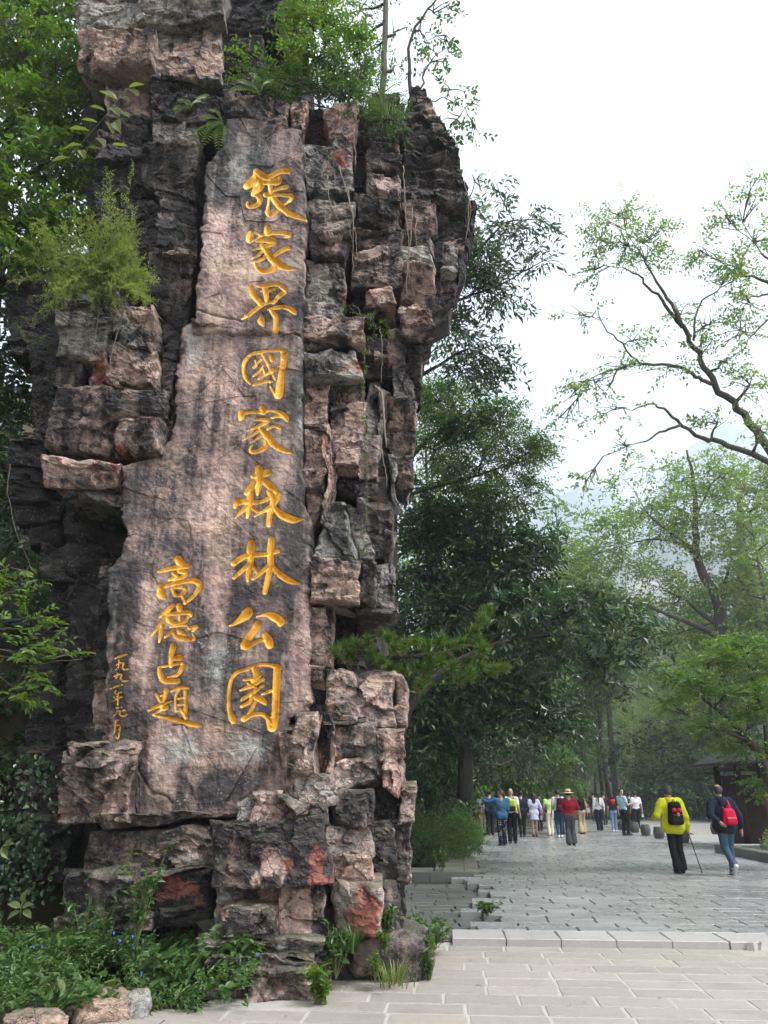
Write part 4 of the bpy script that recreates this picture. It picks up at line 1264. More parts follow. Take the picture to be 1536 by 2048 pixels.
def bark(name, c1, c2, sc_=6):
    t = NT(name)
    n = t.noise(t.pos((3, 3, .6)), sc_, 7, .7)
    c = t.mix(t.math('MULTIPLY_ADD', n, 2.2, True, -.6), c1, c2)
    t.bsdf(c, .9, t.bump(n, .8, .03), 0, .2)
    return t.mat
M_BARK = bark('dark_bark', (.03, .026, .022), (.10, .09, .075))
M_BARK2 = bark('grey_bark', (.06, .055, .05), (.17, .16, .14))
M_ROOT = bark('pale_root', (.16, .13, .10), (.33, .29, .23), 9)
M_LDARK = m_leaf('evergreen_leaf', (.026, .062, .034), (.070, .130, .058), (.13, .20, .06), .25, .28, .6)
M_LMID = m_leaf('broad_leaf', (.05, .110, .030), (.115, .20, .05), (.17, .20, .06), .42)
M_LPALE = m_leaf('pale_leaf', (.125, .20, .07), (.235, .31, .105), (.30, .30, .09), .52)
M_LLIME = m_leaf('lime_leaf', (.07, .14, .025), (.14, .23, .04), (.20, .22, .05), .5)
M_LART = m_leaf('feathery_leaf', (.17, .23, .07), (.30, .35, .12), (.33, .28, .11), .45, .6, .2)
M_LMAPLE = m_leaf('maple_leaf', (.065, .135, .03), (.15, .235, .05), (.20, .26, .05), .45)
M_LWOOD = m_leaf('woodland_leaf', (.10, .17, .085), (.20, .28, .13), (.26, .28, .12), .5)  # lightened leaf: haze of distance put into the colour
M_LWEED = m_leaf('weed_leaf', (.04, .10, .028), (.10, .19, .05), (.15, .20, .07), .4)
M_STEM = m_simple('green_stem', (.12, .14, .06), .8, .2, 8, 0)

def m_px(px, py, Y):
    return float(mpp(px, py, Y))

def tree(name, label, cat, trunk, limbs, blobs, seed, leafL, dens, mats, nl=9, ln=.5, wr=.45, shape='quad', droop=.35, flat=.6, sub=5, hang=0., group=None, spread=1., sY=1.):
    """trunk / limbs: lists of (px, py, Y, radius); blobs: (px, py, rx_px, ry_px, Y[, density factor])"""
    rg = np.random.default_rng(seed)
    leafL, ln, dens = leafL * sY, ln * sY, dens / sY ** 2
    W = [np.array([list(at(q[0], q[1], q[2] * sY)) + [q[3] * sY] for q in l]) for l in ([trunk] if trunk else []) + list(limbs)]
    base = W[0][0][:3].copy() if W else at(*blobs[0][:2], blobs[0][4])
    root = tag(empty(name, base), label, cat, group)
    tb = MB(); lb = MB()
    def wob(A, amp):
        k = np.linspace(0, 1, max(4, len(A) * 3))
        src = np.linspace(0, 1, len(A))
        B = np.stack([np.interp(k, src, A[:, j]) for j in range(4)], -1)
        ks = np.convolve(np.pad(B[:, 0], 1, 'edge'), [.25, .5, .25], 'valid')
        for j in range(3):
            B[1:-1, j] = np.convolve(B[:, j], [.25, .5, .25], 'valid')
        B[1:-1, :3] += rg.normal(0, amp, (len(B) - 2, 3))
        return B
    allp = []
    for w_ in W:
        B = wob(w_, .012 + w_[:, 3].max() * .05)
        tb.tube(B[:, :3] - base, B[:, 3], 7 if B[:, 3].max() > .05 else 5)
        allp.append(B)
    sk_ = np.concatenate(allp)
    for bl in blobs:
        cx, cy, rx, ry, Y = bl[:5]
        Y = Y * sY
        k_ = bl[5] if len(bl) > 5 else 1.0
        c = at(cx, cy, Y)
        s_ = m_px(cx, cy, Y)
        rad = np.array([rx * s_, (rx + ry) * .5 * s_, ry * s_])
        d = np.linalg.norm(sk_[:, :3] - c, axis=1) + np.maximum(sk_[:, 2] - c[2], 0) * .6
        j = int(d.argmin())
        p0, r0 = sk_[j, :3], max(.006, min(.05, sk_[j, 3] * .6))
        bend = (p0 + c) / 2 + rg.normal(0, .1, 3) * np.linalg.norm(c - p0) * .5
        br = np.array([p0, (p0 + bend) / 2 + rg.normal(0, .01, 3), bend, (bend + c) / 2 + rg.normal(0, .03, 3), c])
        if np.linalg.norm(c - p0) > .15:
            tb.tube(br - base, np.linspace(r0, .012, 5), 5)
        area = math.pi * rad[0] * rad[2]
        ns = max(3, int(area * dens * k_ / nl))
        nsub = max(3, int(sub * (.5 + area ** .5)))
        dirs = unit(rg.normal(0, 1, (nsub, 3)))
        ends = c + dirs * rad * (.55 + .5 * rg.random((nsub, 1)))
        for e in ends:
            st = br[rg.integers(2, 5)]
            md = (st + e) / 2 + rg.normal(0, .06, 3) * rad.mean() + np.array([0, 0, .08 * rad[2]])
            tb.tube(np.array([st, md, e]) - base, [.012, .008, .004], 4, 0, False)
        w1 = rg.integers(0, nsub, ns)
        t_ = rg.random((ns, 1)) ** .6
        off = unit(rg.normal(0, 1, (ns, 3))) * rad * .42 * rg.random((ns, 1)) ** .5
        C = c * (1 - t_) + ends[w1] * t_ + off
        A = unit(C - c) * .7 + unit(C - p0) * .35 + rg.normal(0, .45, (ns, 3))
        A[:, 2] = A[:, 2] * .6 - hang
        q = sprays(rg, C, A, nl, ln, leafL, droop, spread, flat)
        leaves_mb(lb, q[0] - base, q[1], q[2], q[3], wr, shape)
    tb.build('trunk', mats[0], root)
    lb.build('crown', mats[1], root, False)
    return root

# ---- dense evergreens between the rock and the plaza
tree('evergreen_tree', 'tall dark evergreen tree with long drooping leaves rising behind the rock overhang', 'tree',
     [(760, 1500, 16.5, .16), (765, 1100, 16.5, .14), (790, 850, 16.3, .10), (870, 640, 15.8, .06), (955, 470, 15, .02)],
     [[(830, 760, 16, .05), (940, 690, 15.4, .03), (1010, 740, 15.2, .012)], [(890, 610, 15.6, .035), (1000, 570, 15, .02), (1090, 520, 15, .01)], [(940, 520, 15.2, .04), (1010, 440, 15, .02), (1080, 440, 15, .01)]],
     [(955, 470, 62, 70, 15), (1040, 452, 60, 38, 15, .7), (1000, 392, 45, 28, 15, .4), (1085, 522, 46, 22, 15, .9), (950, 580, 75, 50, 15.4), (1010, 600, 45, 35, 15, .8), (900, 640, 45, 60, 15.8), (955, 690, 65, 48, 15.4),
      (925, 745, 60, 40, 15.6), (1000, 735, 40, 28, 15.2, .7), (1080, 450, 36, 26, 15, .5), (985, 530, 50, 40, 15)], 21, .17, 520, (M_BARK, M_LDARK), 9, .45, .33, droop=.7, hang=.25, sub=7)
tree('broadleaf_tree', 'mid green tree with feathery leaves below the sky gap behind the rock', 'tree',
     [(775, 1560, 19.5, .15), (775, 1200, 19.5, .13), (795, 940, 19, .08), (900, 840, 18.4, .03)],
     [[(785, 1000, 19, .05), (960, 950, 18.2, .03), (1080, 910, 17.8, .012)]],
     [(880, 800, 60, 50, 18.6), (930, 830, 90, 55, 18), (1000, 850, 80, 45, 18), (1050, 905, 60, 45, 17.8), (960, 930, 95, 60, 18), (1025, 985, 75, 45, 17.8), (880, 900, 60, 80, 18.6), (1080, 880, 40, 20, 17.6, .5), (1010, 815, 50, 18, 17.8, .6), (860, 780, 40, 30, 18.5)],
     22, .105, 1500, (M_BARK, M_LMID), 11, .45, .36, droop=.5, sub=8)
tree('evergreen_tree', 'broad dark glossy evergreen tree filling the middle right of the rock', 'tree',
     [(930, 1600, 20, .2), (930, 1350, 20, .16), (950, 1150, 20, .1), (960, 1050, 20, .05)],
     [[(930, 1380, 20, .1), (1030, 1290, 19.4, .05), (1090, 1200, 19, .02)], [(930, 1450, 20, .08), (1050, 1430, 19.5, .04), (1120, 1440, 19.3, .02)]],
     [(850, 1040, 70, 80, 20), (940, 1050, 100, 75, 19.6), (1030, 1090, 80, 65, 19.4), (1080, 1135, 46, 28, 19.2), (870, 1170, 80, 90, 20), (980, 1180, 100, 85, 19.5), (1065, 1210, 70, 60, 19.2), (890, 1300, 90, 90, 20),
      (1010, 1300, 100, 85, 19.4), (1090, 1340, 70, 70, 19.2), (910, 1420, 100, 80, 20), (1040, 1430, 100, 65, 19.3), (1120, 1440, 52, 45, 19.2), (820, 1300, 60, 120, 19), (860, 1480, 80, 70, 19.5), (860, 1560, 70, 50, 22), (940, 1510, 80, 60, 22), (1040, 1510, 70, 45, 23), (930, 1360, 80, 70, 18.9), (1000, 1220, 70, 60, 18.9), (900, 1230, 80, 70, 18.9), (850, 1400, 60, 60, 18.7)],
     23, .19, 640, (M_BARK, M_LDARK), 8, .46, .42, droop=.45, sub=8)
tree('evergreen_tree', 'dark evergreen with a long bare limb reaching right over the plaza', 'tree',
     [(790, 1600, 18, .14), (800, 1440, 18, .12), (880, 1340, 17.6, .09), (1000, 1285, 17, .06), (1110, 1265, 16.8, .06), (1190, 1262, 16.7, .035), (1290, 1275, 16.6, .015)],
     [[(1110, 1265, 16.8, .05), (1170, 1235, 16.7, .03), (1230, 1190, 16.6, .012)], [(1140, 1265, 16.8, .04), (1190, 1320, 16.7, .02), (1240, 1370, 16.6, .01)]],
     [(1110, 1225, 60, 36, 16.8), (1175, 1225, 60, 42, 16.7), (1240, 1258, 56, 34, 16.6), (1295, 1272, 38, 20, 16.6, .8), (1150, 1300, 60, 42, 16.7), (1218, 1330, 50, 34, 16.6), (1252, 1372, 30, 20, 16.6, .7), (1205, 1188, 46, 24, 16.6, .7), (1060, 1290, 50, 40, 17), (1180, 1360, 40, 20, 16.7, .6), (1040, 1230, 50, 40, 17)],
     24, .20, 460, (M_BARK, M_LDARK), 8, .46, .42, droop=.5, sub=8)
tree('broadleaf_tree', 'low spreading tree with lighter leaves hanging over the walking group', 'tree',
     [(930, 1640, 37, .16), (950, 1560, 36, .12), (1030, 1520, 35, .07), (1110, 1525, 35, .03)],
     [[(950, 1560, 36, .08), (900, 1520, 30, .05)]],
     [(880, 1540, 80, 60, 27), (960, 1510, 90, 50, 34), (1050, 1500, 80, 46, 35), (1105, 1530, 50, 36, 35), (1120, 1566, 40, 16, 35), (1060, 1560, 50, 26, 36), (990, 1570, 60, 26, 36), (880, 1610, 50, 40, 26), (1010, 1600, 60, 30, 38), (1090, 1595, 50, 26, 40)],
     25, .19, 560, (M_BARK, M_LMID), 9, .6, .45, droop=.5, sub=7)
tree('shrub', 'dark shady shrub under the trees left of the walkers', 'shrub', [(900, 1655, 30, .05), (900, 1620, 29, .03)], [],
     [(850, 1600, 60, 50, 26), (900, 1610, 60, 40, 27), (945, 1600, 50, 40, 38), (1020, 1600, 60, 36, 40), (1100, 1600, 60, 30, 43)], 26, .18, 460, (M_BARK, M_LDARK), 8, .5)

# ---- left side
tree('broadleaf_tree', 'leafy tree with bright broad leaves at the upper left of the rock', 'tree',
     [(-120, 1500, 10.5, .14), (-80, 900, 10.5, .12), (-30, 500, 10.2, .09), (20, 250, 10, .06), (60, 60, 10, .03)],
     [[(-20, 420, 10.2, .05), (80, 330, 9.8, .03), (150, 260, 9.6, .012)], [(10, 250, 10, .05), (100, 150, 9.8, .02)]],
     [(30, -30, 90, 70, 10), (120, 20, 50, 70, 10.2), (30, 90, 100, 80, 10), (120, 130, 55, 80, 10), (50, 210, 95, 80, 9.8), (140, 230, 46, 60, 9.9), (30, 320, 80, 70, 9.6), (110, 330, 60, 60, 9.7), (40, 420, 80, 60, 9.5), (120, 430, 60, 46, 9.6), (160, 330, 30, 40, 9.6), (30, 510, 70, 50, 9.5)],
     31, .12, 760, (M_BARK, M_LLIME), 9, .36, .55, 'hex', droop=.5, sub=7, hang=.1)
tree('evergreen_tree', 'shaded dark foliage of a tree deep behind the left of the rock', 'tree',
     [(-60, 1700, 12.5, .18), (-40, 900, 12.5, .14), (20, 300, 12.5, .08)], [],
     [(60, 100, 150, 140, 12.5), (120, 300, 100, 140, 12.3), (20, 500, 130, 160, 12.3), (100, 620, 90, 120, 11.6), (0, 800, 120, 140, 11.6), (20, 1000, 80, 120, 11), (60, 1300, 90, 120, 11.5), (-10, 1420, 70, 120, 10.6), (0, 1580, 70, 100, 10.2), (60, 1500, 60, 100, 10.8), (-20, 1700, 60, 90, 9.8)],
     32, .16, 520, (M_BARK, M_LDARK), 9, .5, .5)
tree('evergreen_tree', 'unseen tree added out of frame to shade the left flank of the rock', 'tree',  # out of view, added for the shade it throws on the left flank
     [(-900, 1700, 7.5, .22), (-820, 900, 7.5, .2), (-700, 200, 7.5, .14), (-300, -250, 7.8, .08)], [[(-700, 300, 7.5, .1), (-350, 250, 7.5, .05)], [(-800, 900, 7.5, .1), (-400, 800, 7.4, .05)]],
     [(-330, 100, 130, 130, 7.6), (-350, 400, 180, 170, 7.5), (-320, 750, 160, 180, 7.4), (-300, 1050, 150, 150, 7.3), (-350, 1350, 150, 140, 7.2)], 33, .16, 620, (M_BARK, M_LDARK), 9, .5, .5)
tree('broadleaf_tree', 'bright green leafy branch reaching in at the lower left edge', 'tree',
     [(-260, 1750, 6.4, .05), (-200, 1450, 6.4, .04), (-100, 1280, 6.4, .025), (0, 1260, 6.4, .015), (110, 1255, 6.4, .006)],
     [[(-60, 1290, 6.4, .015), (60, 1330, 6.3, .008), (165, 1318, 6.3, .004)], [(-100, 1290, 6.4, .015), (20, 1190, 6.5, .006), (60, 1130, 6.6, .003)], [(-60, 1300, 6.4, .012), (40, 1390, 6.3, .005)]],
     [(30, 1185, 55, 34, 6.5), (40, 1240, 60, 26, 6.4), (125, 1257, 38, 12, 6.4, .9), (40, 1300, 70, 28, 6.35), (110, 1316, 52, 15, 6.3), (50, 1350, 64, 26, 6.3), (40, 1395, 50, 22, 6.3), (90, 1385, 34, 12, 6.3, .8), (20, 1140, 34, 26, 6.6, .7)],
     34, .06, 1500, (M_BARK, M_LLIME), 11, .2, .5, 'hex', droop=.25, flat=1.1, sub=7)

# ---- on top of the rock
tree('shrub', 'yellow green shrub growing on the ledge above the inscription', 'shrub',
     [(640, 215, 8.9, .02), (630, 120, 8.9, .015), (625, 40, 8.8, .008)], [[(640, 200, 8.9, .012), (690, 90, 8.8, .006)], [(636, 190, 8.9, .01), (560, 120, 8.7, .005)], [(636, 170, 8.9, .01), (480, 125, 8.6, .004)]],
     [(610, 20, 50, 30, 8.8), (640, 60, 55, 34, 8.8), (590, 90, 46, 30, 8.8), (560, 125, 44, 26, 8.7), (505, 118, 44, 14, 8.6, .8), (460, 132, 30, 10, 8.6, .6), (650, 110, 50, 36, 8.8), (690, 50, 36, 40, 8.9), (610, 150, 60, 30, 8.8), (680, 140, 40, 36, 8.9), (690, 160, 50, 50, 9.1), (650, 0, 60, 40, 9), (720, 110, 36, 40, 9)],
     41, .075, 1500, (M_BARK, M_LLIME), 9, .28, .5, 'hex', flat=1.0, sub=7)
tree('shrub', 'dense small leaved shrub over the notch between inscription and dark overhang', 'shrub',
     [(700, 250, 8.9, .015), (700, 190, 8.9, .01)], [[(700, 240, 8.9, .01), (770, 200, 8.9, .006)]],
     [(640, 180, 60, 26, 8.85), (700, 190, 60, 36, 8.8), (760, 190, 46, 40, 8.8), (770, 240, 40, 36, 8.7), (730, 140, 40, 36, 9.0), (580, 170, 60, 20, 8.7, .8), (790, 215, 30, 26, 8.8), (660, 150, 60, 50, 8.85), (720, 230, 40, 30, 8.7), (600, 195, 40, 22, 8.7), (540, 160, 40, 22, 8.7)], 42, .04, 2700, (M_BARK, M_LWEED), 12, .2, .4, flat=.5, sub=8, hang=.1)
tree('broadleaf_tree', 'slender straight trunk rising from the rock top', 'tree',
     [(762, 260, 10, .06), (766, 150, 10, .055), (772, 40, 10, .05), (776, -120, 10, .045)], [], [(720, 20, 60, 50, 10.3), (690, 80, 60, 60, 10.6), (745, 100, 36, 50, 10.4, .7), (800, 60, 24, 26, 10, .4), (790, 150, 30, 30, 10, .5)],
     43, .07, 520, (M_BARK2, M_LMID), 9, .3, .5)
tree('broadleaf_tree', 'crooked dark sapling leaning from the tip of the rock pinnacle', 'tree',
     [(824, 215, 9.7, .04), (822, 185, 9.7, .035), (818, 130, 9.7, .03), (820, 80, 9.7, .026), (838, 40, 9.7, .022), (870, 0, 9.7, .016), (910, -40, 9.7, .01)],
     [[(840, 190, 9.7, .02), (850, 145, 9.7, .014), (868, 112, 9.7, .008), (900, 90, 9.7, .004)], [(850, 205, 9.7, .012), (890, 195, 9.6, .008), (930, 215, 9.6, .004)]],
     [(880, 20, 40, 24, 9.7, .6), (890, 70, 42, 28, 9.7, .6), (870, 120, 34, 30, 9.7, .7), (900, 180, 36, 30, 9.6, .6), (945, 205, 24, 16, 9.6, .6), (900, 250, 34, 36, 9.5, .7), (840, 60, 24, 40, 9.7, .4), (950, 260, 16, 26, 9.5, .5)], 44, .085, 520, (M_BARK, M_LMID), 7, .22, .55, 'hex', droop=.6, sub=5)
tree('shrub', 'thin twiggy shrub hanging at the outer edge of the dark overhang', 'shrub', [(925, 420, 9.6, .012), (945, 380, 9.5, .008), (960, 345, 9.5, .004)], [[(930, 430, 9.6, .008), (945, 500, 9.5, .004)]],
     [(950, 365, 26, 30, 9.5), (958, 410, 20, 36, 9.5), (948, 470, 18, 34, 9.5, .7)], 45, .035, 900, (M_BARK, M_LPALE), 8, .2, .4)
tree('shrub', 'small yellow green shrub rooted in a crack right of the inscription', 'shrub', [(745, 690, 8.6, .008), (748, 660, 8.55, .005)], [], [(740, 635, 24, 14, 8.5), (760, 650, 26, 18, 8.5), (748, 670, 26, 14, 8.5, .6), (705, 610, 16, 14, 8.55, .7)], 46, .03, 1700, (M_BARK, M_LLIME), 8, .12, .45)

# ---- right side trees
q = lambda x, y: (1036 + x / 3.072, 300 + y / 3.072)
def L_(pts, Y, r0, r1):
    n = len(pts)
    return [(*q(*p_), Y if np.isscalar(Y) else Y[0] + (Y[1] - Y[0]) * i / (n - 1), r0 + (r1 - r0) * i / (n - 1)) for i, p_ in enumerate(pts)]
tree('broadleaf_tree', 'thin leaved tree stretching long branches in from the right edge', 'tree',
     [(2050, 1640, 13, .2), (1900, 1330, 13, .16), (1680, 1060, 13, .12)] + L_([(1536, 1830), (1440, 1690), (1330, 1560), (1210, 1450), (1150, 1330), (1080, 1190), (1010, 1090), (950, 1020), (870, 900), (790, 830), (710, 750), (640, 720)], (13, 12.4), .08, .010),
     [L_([(1010, 1090), (960, 960), (880, 850), (800, 720), (720, 590)], 12.5, .045, .01), L_([(1190, 1440), (1100, 1400), (1040, 1350), (930, 1320), (780, 1320), (720, 1300), (620, 1180), (530, 1100), (490, 980)], 12.6, .042, .008),
      L_([(720, 1310), (600, 1350), (545, 1480)], 12.5, .03, .008), L_([(700, 1310), (520, 1370), (400, 1420)], 12.5, .02, .006), L_([(1700, 1980), (1400, 1860), (1200, 1780), (1120, 1770), (1010, 1690), (910, 1590), (820, 1560), (700, 1600)], 12.8, .062, .009), L_([(1000, 1690), (880, 1730), (780, 1800), (690, 1810)], 12.7, .03, .007),
      L_([(1080, 1170), (1090, 1010), (1130, 920), (1240, 850), (1330, 800)], 12.5, .025, .008), L_([(1700, 900), (1536, 810), (1460, 780), (1330, 760)], 12.3, .05, .01), L_([(1700, 1000), (1536, 1040), (1440, 1130), (1390, 1220)], 12.3, .03, .006), L_([(1700, 820), (1536, 680), (1460, 580)], 12.2, .04, .008), L_([(1640, 870), (1500, 890), (1380, 920)], 12.3, .03, .008)],
     [(1235, 430, 60, 28, 12.5), (1200, 480, 46, 34, 12.5), (1245, 490, 50, 36, 12.5), (1300, 480, 46, 34, 12.5), (1190, 540, 40, 24, 12.5, .7), (1290, 520, 40, 26, 12.5), (1400, 500, 44, 22, 12.4), (1450, 430, 46, 30, 12.3, .8), (1500, 390, 46, 36, 12.2, .6), (1480, 530, 60, 34, 12.3), (1510, 480, 40, 30, 12.3),
      (1500, 610, 44, 40, 12.3), (1450, 560, 46, 28, 12.3), (1268, 680, 36, 20, 12.5), (1190, 765, 56, 22, 12.5), (1150, 790, 46, 18, 12.5, .6), (1250, 735, 44, 18, 12.5), (1335, 735, 44, 18, 12.5, .8), (1450, 722, 34, 18, 12.6), (1432, 842, 36, 20, 12.7), (1500, 770, 46, 46, 12.5, .8), (1120, 835, 60, 14, 12.6, .5),
      (1160, 630, 46, 18, 12.5, .5), (1480, 660, 56, 36, 12.3, .7), (1240, 890, 40, 14, 12.7, .6), (1170, 965, 34, 16, 12.7, 1.4), (1420, 650, 34, 40, 12.4, .6), (1360, 630, 30, 40, 12.5, .4), (1230, 820, 50, 18, 12.6, .5), (1400, 700, 40, 20, 12.5, .7), (1520, 860, 40, 40, 12.5, .6)],
     51, .085, 760, (M_BARK2, M_LPALE), 8, .32, .45, droop=.4, sub=9)
q = lambda x, y: (936 + x / 2.56, 900 + y / 2.56)
tree('broadleaf_tree', 'forked pale green tree standing right of the plaza before the mountain', 'tree',
     [(1462, 1620, 33, .36)] + L_([(1330, 1110), (1300, 960), (1290, 780), (1200, 640), (1160, 490), (1170, 320), (1150, 130), (1120, 0)], 32, .32, .04),
     [L_([(1290, 960), (1180, 900), (1060, 860), (950, 810), (780, 780)], 31.5, .14, .03), L_([(1285, 900), (1200, 840), (1110, 760), (1000, 720)], 32, .12, .03), L_([(1165, 520), (1100, 470), (1000, 400), (930, 340), (880, 260)], 31.5, .09, .02), L_([(1190, 560), (1080, 470), (940, 450), (800, 490)], 31.5, .08, .02),
      L_([(1170, 330), (1240, 180), (1330, 100)], 32, .06, .02), L_([(1290, 780), (1320, 660), (1350, 560)], 32, .1, .03), L_([(1165, 420), (1120, 320), (1060, 290)], 32, .05, .02)],
     [(1230, 1050, 56, 46, 31), (1190, 1110, 56, 36, 31), (1290, 1020, 56, 46, 31.5), (1350, 1000, 56, 46, 32), (1400, 950, 56, 42, 32), (1330, 1080, 56, 36, 31.5), (1260, 1110, 56, 36, 31), (1200, 1160, 60, 26, 31), (1310, 1150, 56, 36, 31.5), (1385, 1050, 46, 46, 32), (1440, 1030, 46, 46, 32), (1450, 960, 46, 36, 32), (1130, 1165, 50, 26, 31), (1380, 1165, 46, 36, 32), (1250, 960, 40, 26, 31, .6), (1310, 940, 44, 24, 31.5, .6), (1430, 900, 46, 24, 32, .5), (1160, 1110, 40, 24, 31, .7), (1250, 1200, 70, 34, 33), (1340, 1210, 70, 40, 34), (1430, 1200, 60, 40, 34), (1170, 1230, 60, 30, 36, .8), (1400, 1270, 60, 40, 35), (1300, 1280, 70, 40, 36)],
     52, .19, 260, (M_BARK, M_LPALE), 8, .8, .45, droop=.3, flat=1.0, sub=5, sY=1.62)
tree('broadleaf_tree', 'straight trunked tree beside the forked one near the right edge', 'tree',
     [(1512, 1620, 35, .36), (1508, 1290, 35, .34), (1500, 1200, 35, .3), (1486, 1100, 35, .24), (1478, 1000, 35, .1)], [[(1500, 1220, 35, .1), (1470, 1130, 35, .06), (1455, 1080, 35, .03)]],
     [(1490, 970, 50, 50, 35), (1520, 1060, 44, 60, 35), (1450, 1100, 40, 44, 35), (1505, 1170, 46, 36, 35), (1530, 960, 40, 60, 35), (1520, 1250, 46, 40, 35), (1440, 1180, 36, 36, 35)], 53, .19, 260, (M_BARK, M_LPALE), 8, .8, .5, flat=1.0, sub=5, sY=1.55)
tree('evergreen_tree', 'dark understory tree with glinting leaves behind the low wall near the maple', 'tree', [(1400, 1625, 54, .2), (1400, 1560, 54, .14), (1380, 1500, 54, .06)], [],
     [(1330, 1480, 60, 40, 54), (1400, 1490, 70, 46, 54), (1350, 1545, 70, 40, 54), (1440, 1550, 60, 44, 54), (1290, 1560, 50, 32, 56), (1480, 1540, 60, 44, 54), (1260, 1500, 46, 34, 58), (1390, 1590, 60, 24, 53), (1320, 1595, 60, 24, 54)],
     56, .36, 60, (M_BARK, M_LDARK), 8, 1.0, .5, flat=1.2, sub=4)
tree('maple_tree', 'bright green maple with flat leaf layers at the right edge', 'tree',
     [(1600, 1660, 18, .16), (1545, 1560, 18, .13), (1500, 1480, 18, .09), (1450, 1430, 18, .05), (1400, 1390, 17.8, .02)], [[(1545, 1560, 18, .08), (1530, 1450, 18, .05), (1500, 1340, 18, .02)], [(1500, 1480, 18, .05), (1400, 1450, 17.8, .015)]],
     [(1480, 1290, 70, 17, 17.8), (1420, 1325, 70, 17, 17.6), (1510, 1340, 60, 22, 18), (1370, 1365, 62, 17, 17.4), (1450, 1390, 80, 20, 17.6), (1345, 1408, 46, 14, 17.4), (1510, 1420, 50, 30, 18), (1420, 1450, 60, 16, 17.7), (1490, 1490, 60, 26, 18.2), (1530, 1560, 50, 24, 18.4, .7), (1330, 1340, 36, 12, 17.4, .6)],
     54, .085, 1700, (M_BARK, M_LMAPLE), 9, .4, .8, 'quad', droop=.15, flat=2.2, sub=8)

# ---- woods beyond the road: a few trees of each kind, each standing on its own
def grown_tree(name, h, rad, cb, seed, leafL, dens, mats, tr, nb=26, squash=.55):
    rg = np.random.default_rng(seed)
    root = empty(name, (0, 0, 0))
    tb = MB(); lb = MB()
    z = np.linspace(0, h * .95, 9)
    T = np.stack([rg.normal(0, .12, 9).cumsum() * .4, rg.normal(0, .12, 9).cumsum() * .4, z], -1)
    T[0, :2] = 0
    tb.tube(T, np.linspace(tr, .03, 9), 8)
    for k in range(nb):
        zz = h * (cb + (1 - cb) * (k + .5) / nb)
        f = (zz / h - cb) / (1 - cb)
        r = rad * (1 - .75 * f ** 1.6) * (.55 + .5 * rg.random()) * (1 if f > .12 else .7)
        a = k * 2.4 + rg.normal(0, .4)
        p0 = np.array([np.interp(zz - r * .25, z, T[:, 0]), np.interp(zz - r * .25, z, T[:, 1]), zz - r * .25])
        c = p0 + np.array([math.cos(a) * r * .75, math.sin(a) * r * .75, r * .25])
        tb.tube([p0, (p0 + c) / 2 + rg.normal(0, .1, 3), c], [tr * .3, tr * .18, .02], 4)
        rr = np.array([r * .55, r * .55, r * .55 * squash]) + .25
        ns = max(4, int(math.pi * rr[0] * rr[0] * dens / 8))
        C = c + unit(rg.normal(0, 1, (ns, 3))) * rr * rg.random((ns, 1)) ** .4
        A = unit(C - c) + rg.normal(0, .4, (ns, 3)); A[:, 2] *= .5
        q_ = sprays(rg, C, A, 8, .7, leafL, .35, 1., .9)
        leaves_mb(lb, *q_[:3], q_[3], .5)
    tb.build('trunk', mats[0], root)
    lb.build('crown', mats[1], root, False)
    return root
protos = [grown_tree('forest_tree', 17, 3.6, .30, 61, .26, 46, (M_BARK2, M_LPALE), .22), grown_tree('forest_tree', 20, 3.2, .42, 62, .27, 44, (M_BARK2, M_LWOOD), .24),
          grown_tree('forest_tree', 15, 3.8, .22, 63, .26, 46, (M_BARK, M_LWOOD), .2)]
rgf = np.random.default_rng(64)
spots = []
for k in range(400):
    y = 60 + 60 * rgf.random() ** .8
    x = rgf.uniform(2, 62)
    if x < edge_l(y) + 1.0 and y < 52: continue
    if edge_l(min(y, 60)) - .5 < x < edge_w(y) + 1.5 and y < 66: continue
    if x > y * .62 + 4 or x < y * .05 + 1: continue
    if any((x - a) ** 2 + (y - b) ** 2 < 10 for a, b, _ in spots): continue
    spots.append((x, y, rgf.integers(3)))
    if len(spots) > 40: break
spots += [(25, 50, 0), (23.5, 58, 2), (30, 46, 1), (29, 40, 2), (33, 37, 0), (26.5, 53, 1), (12.5, 62, 2), (16, 66, 1), (10, 58, 1), (19, 72, 2), (8, 50, 0), (6.5, 46, 2), (5, 40, 0), (3.5, 36, 2), (2, 31, 1), (14.6, 61, 1), (15.7, 64.5, 1), (17.0, 60.5, 1), (18.3, 66, 1), (15.2, 69, 1), (16.4, 67, 1)]
lab3 = ['pale leafy tree among the hazy woods beyond the road', 'tall straight tree with a high crown in the hazy woods', 'dark low branched tree among the hazy woods']
used3 = [False] * 3
for x, y, k in spots:
    if used3[k]:
        o = copy_tree(protos[k])
    else:
        o = protos[k]; used3[k] = True
    s_ = .8 + .45 * rgf.random()
    o.location = (x, y, float(terrain_z(x, y)) - .1)
    o.scale = (s_, s_, s_ * (.9 + .25 * rgf.random()))
    o.rotation_euler = (rgf.normal(0, .02), rgf.normal(0, .02), rgf.random() * 6.28)
    tag(o, lab3[k], 'tree', 'trees of the woods beyond the plaza')

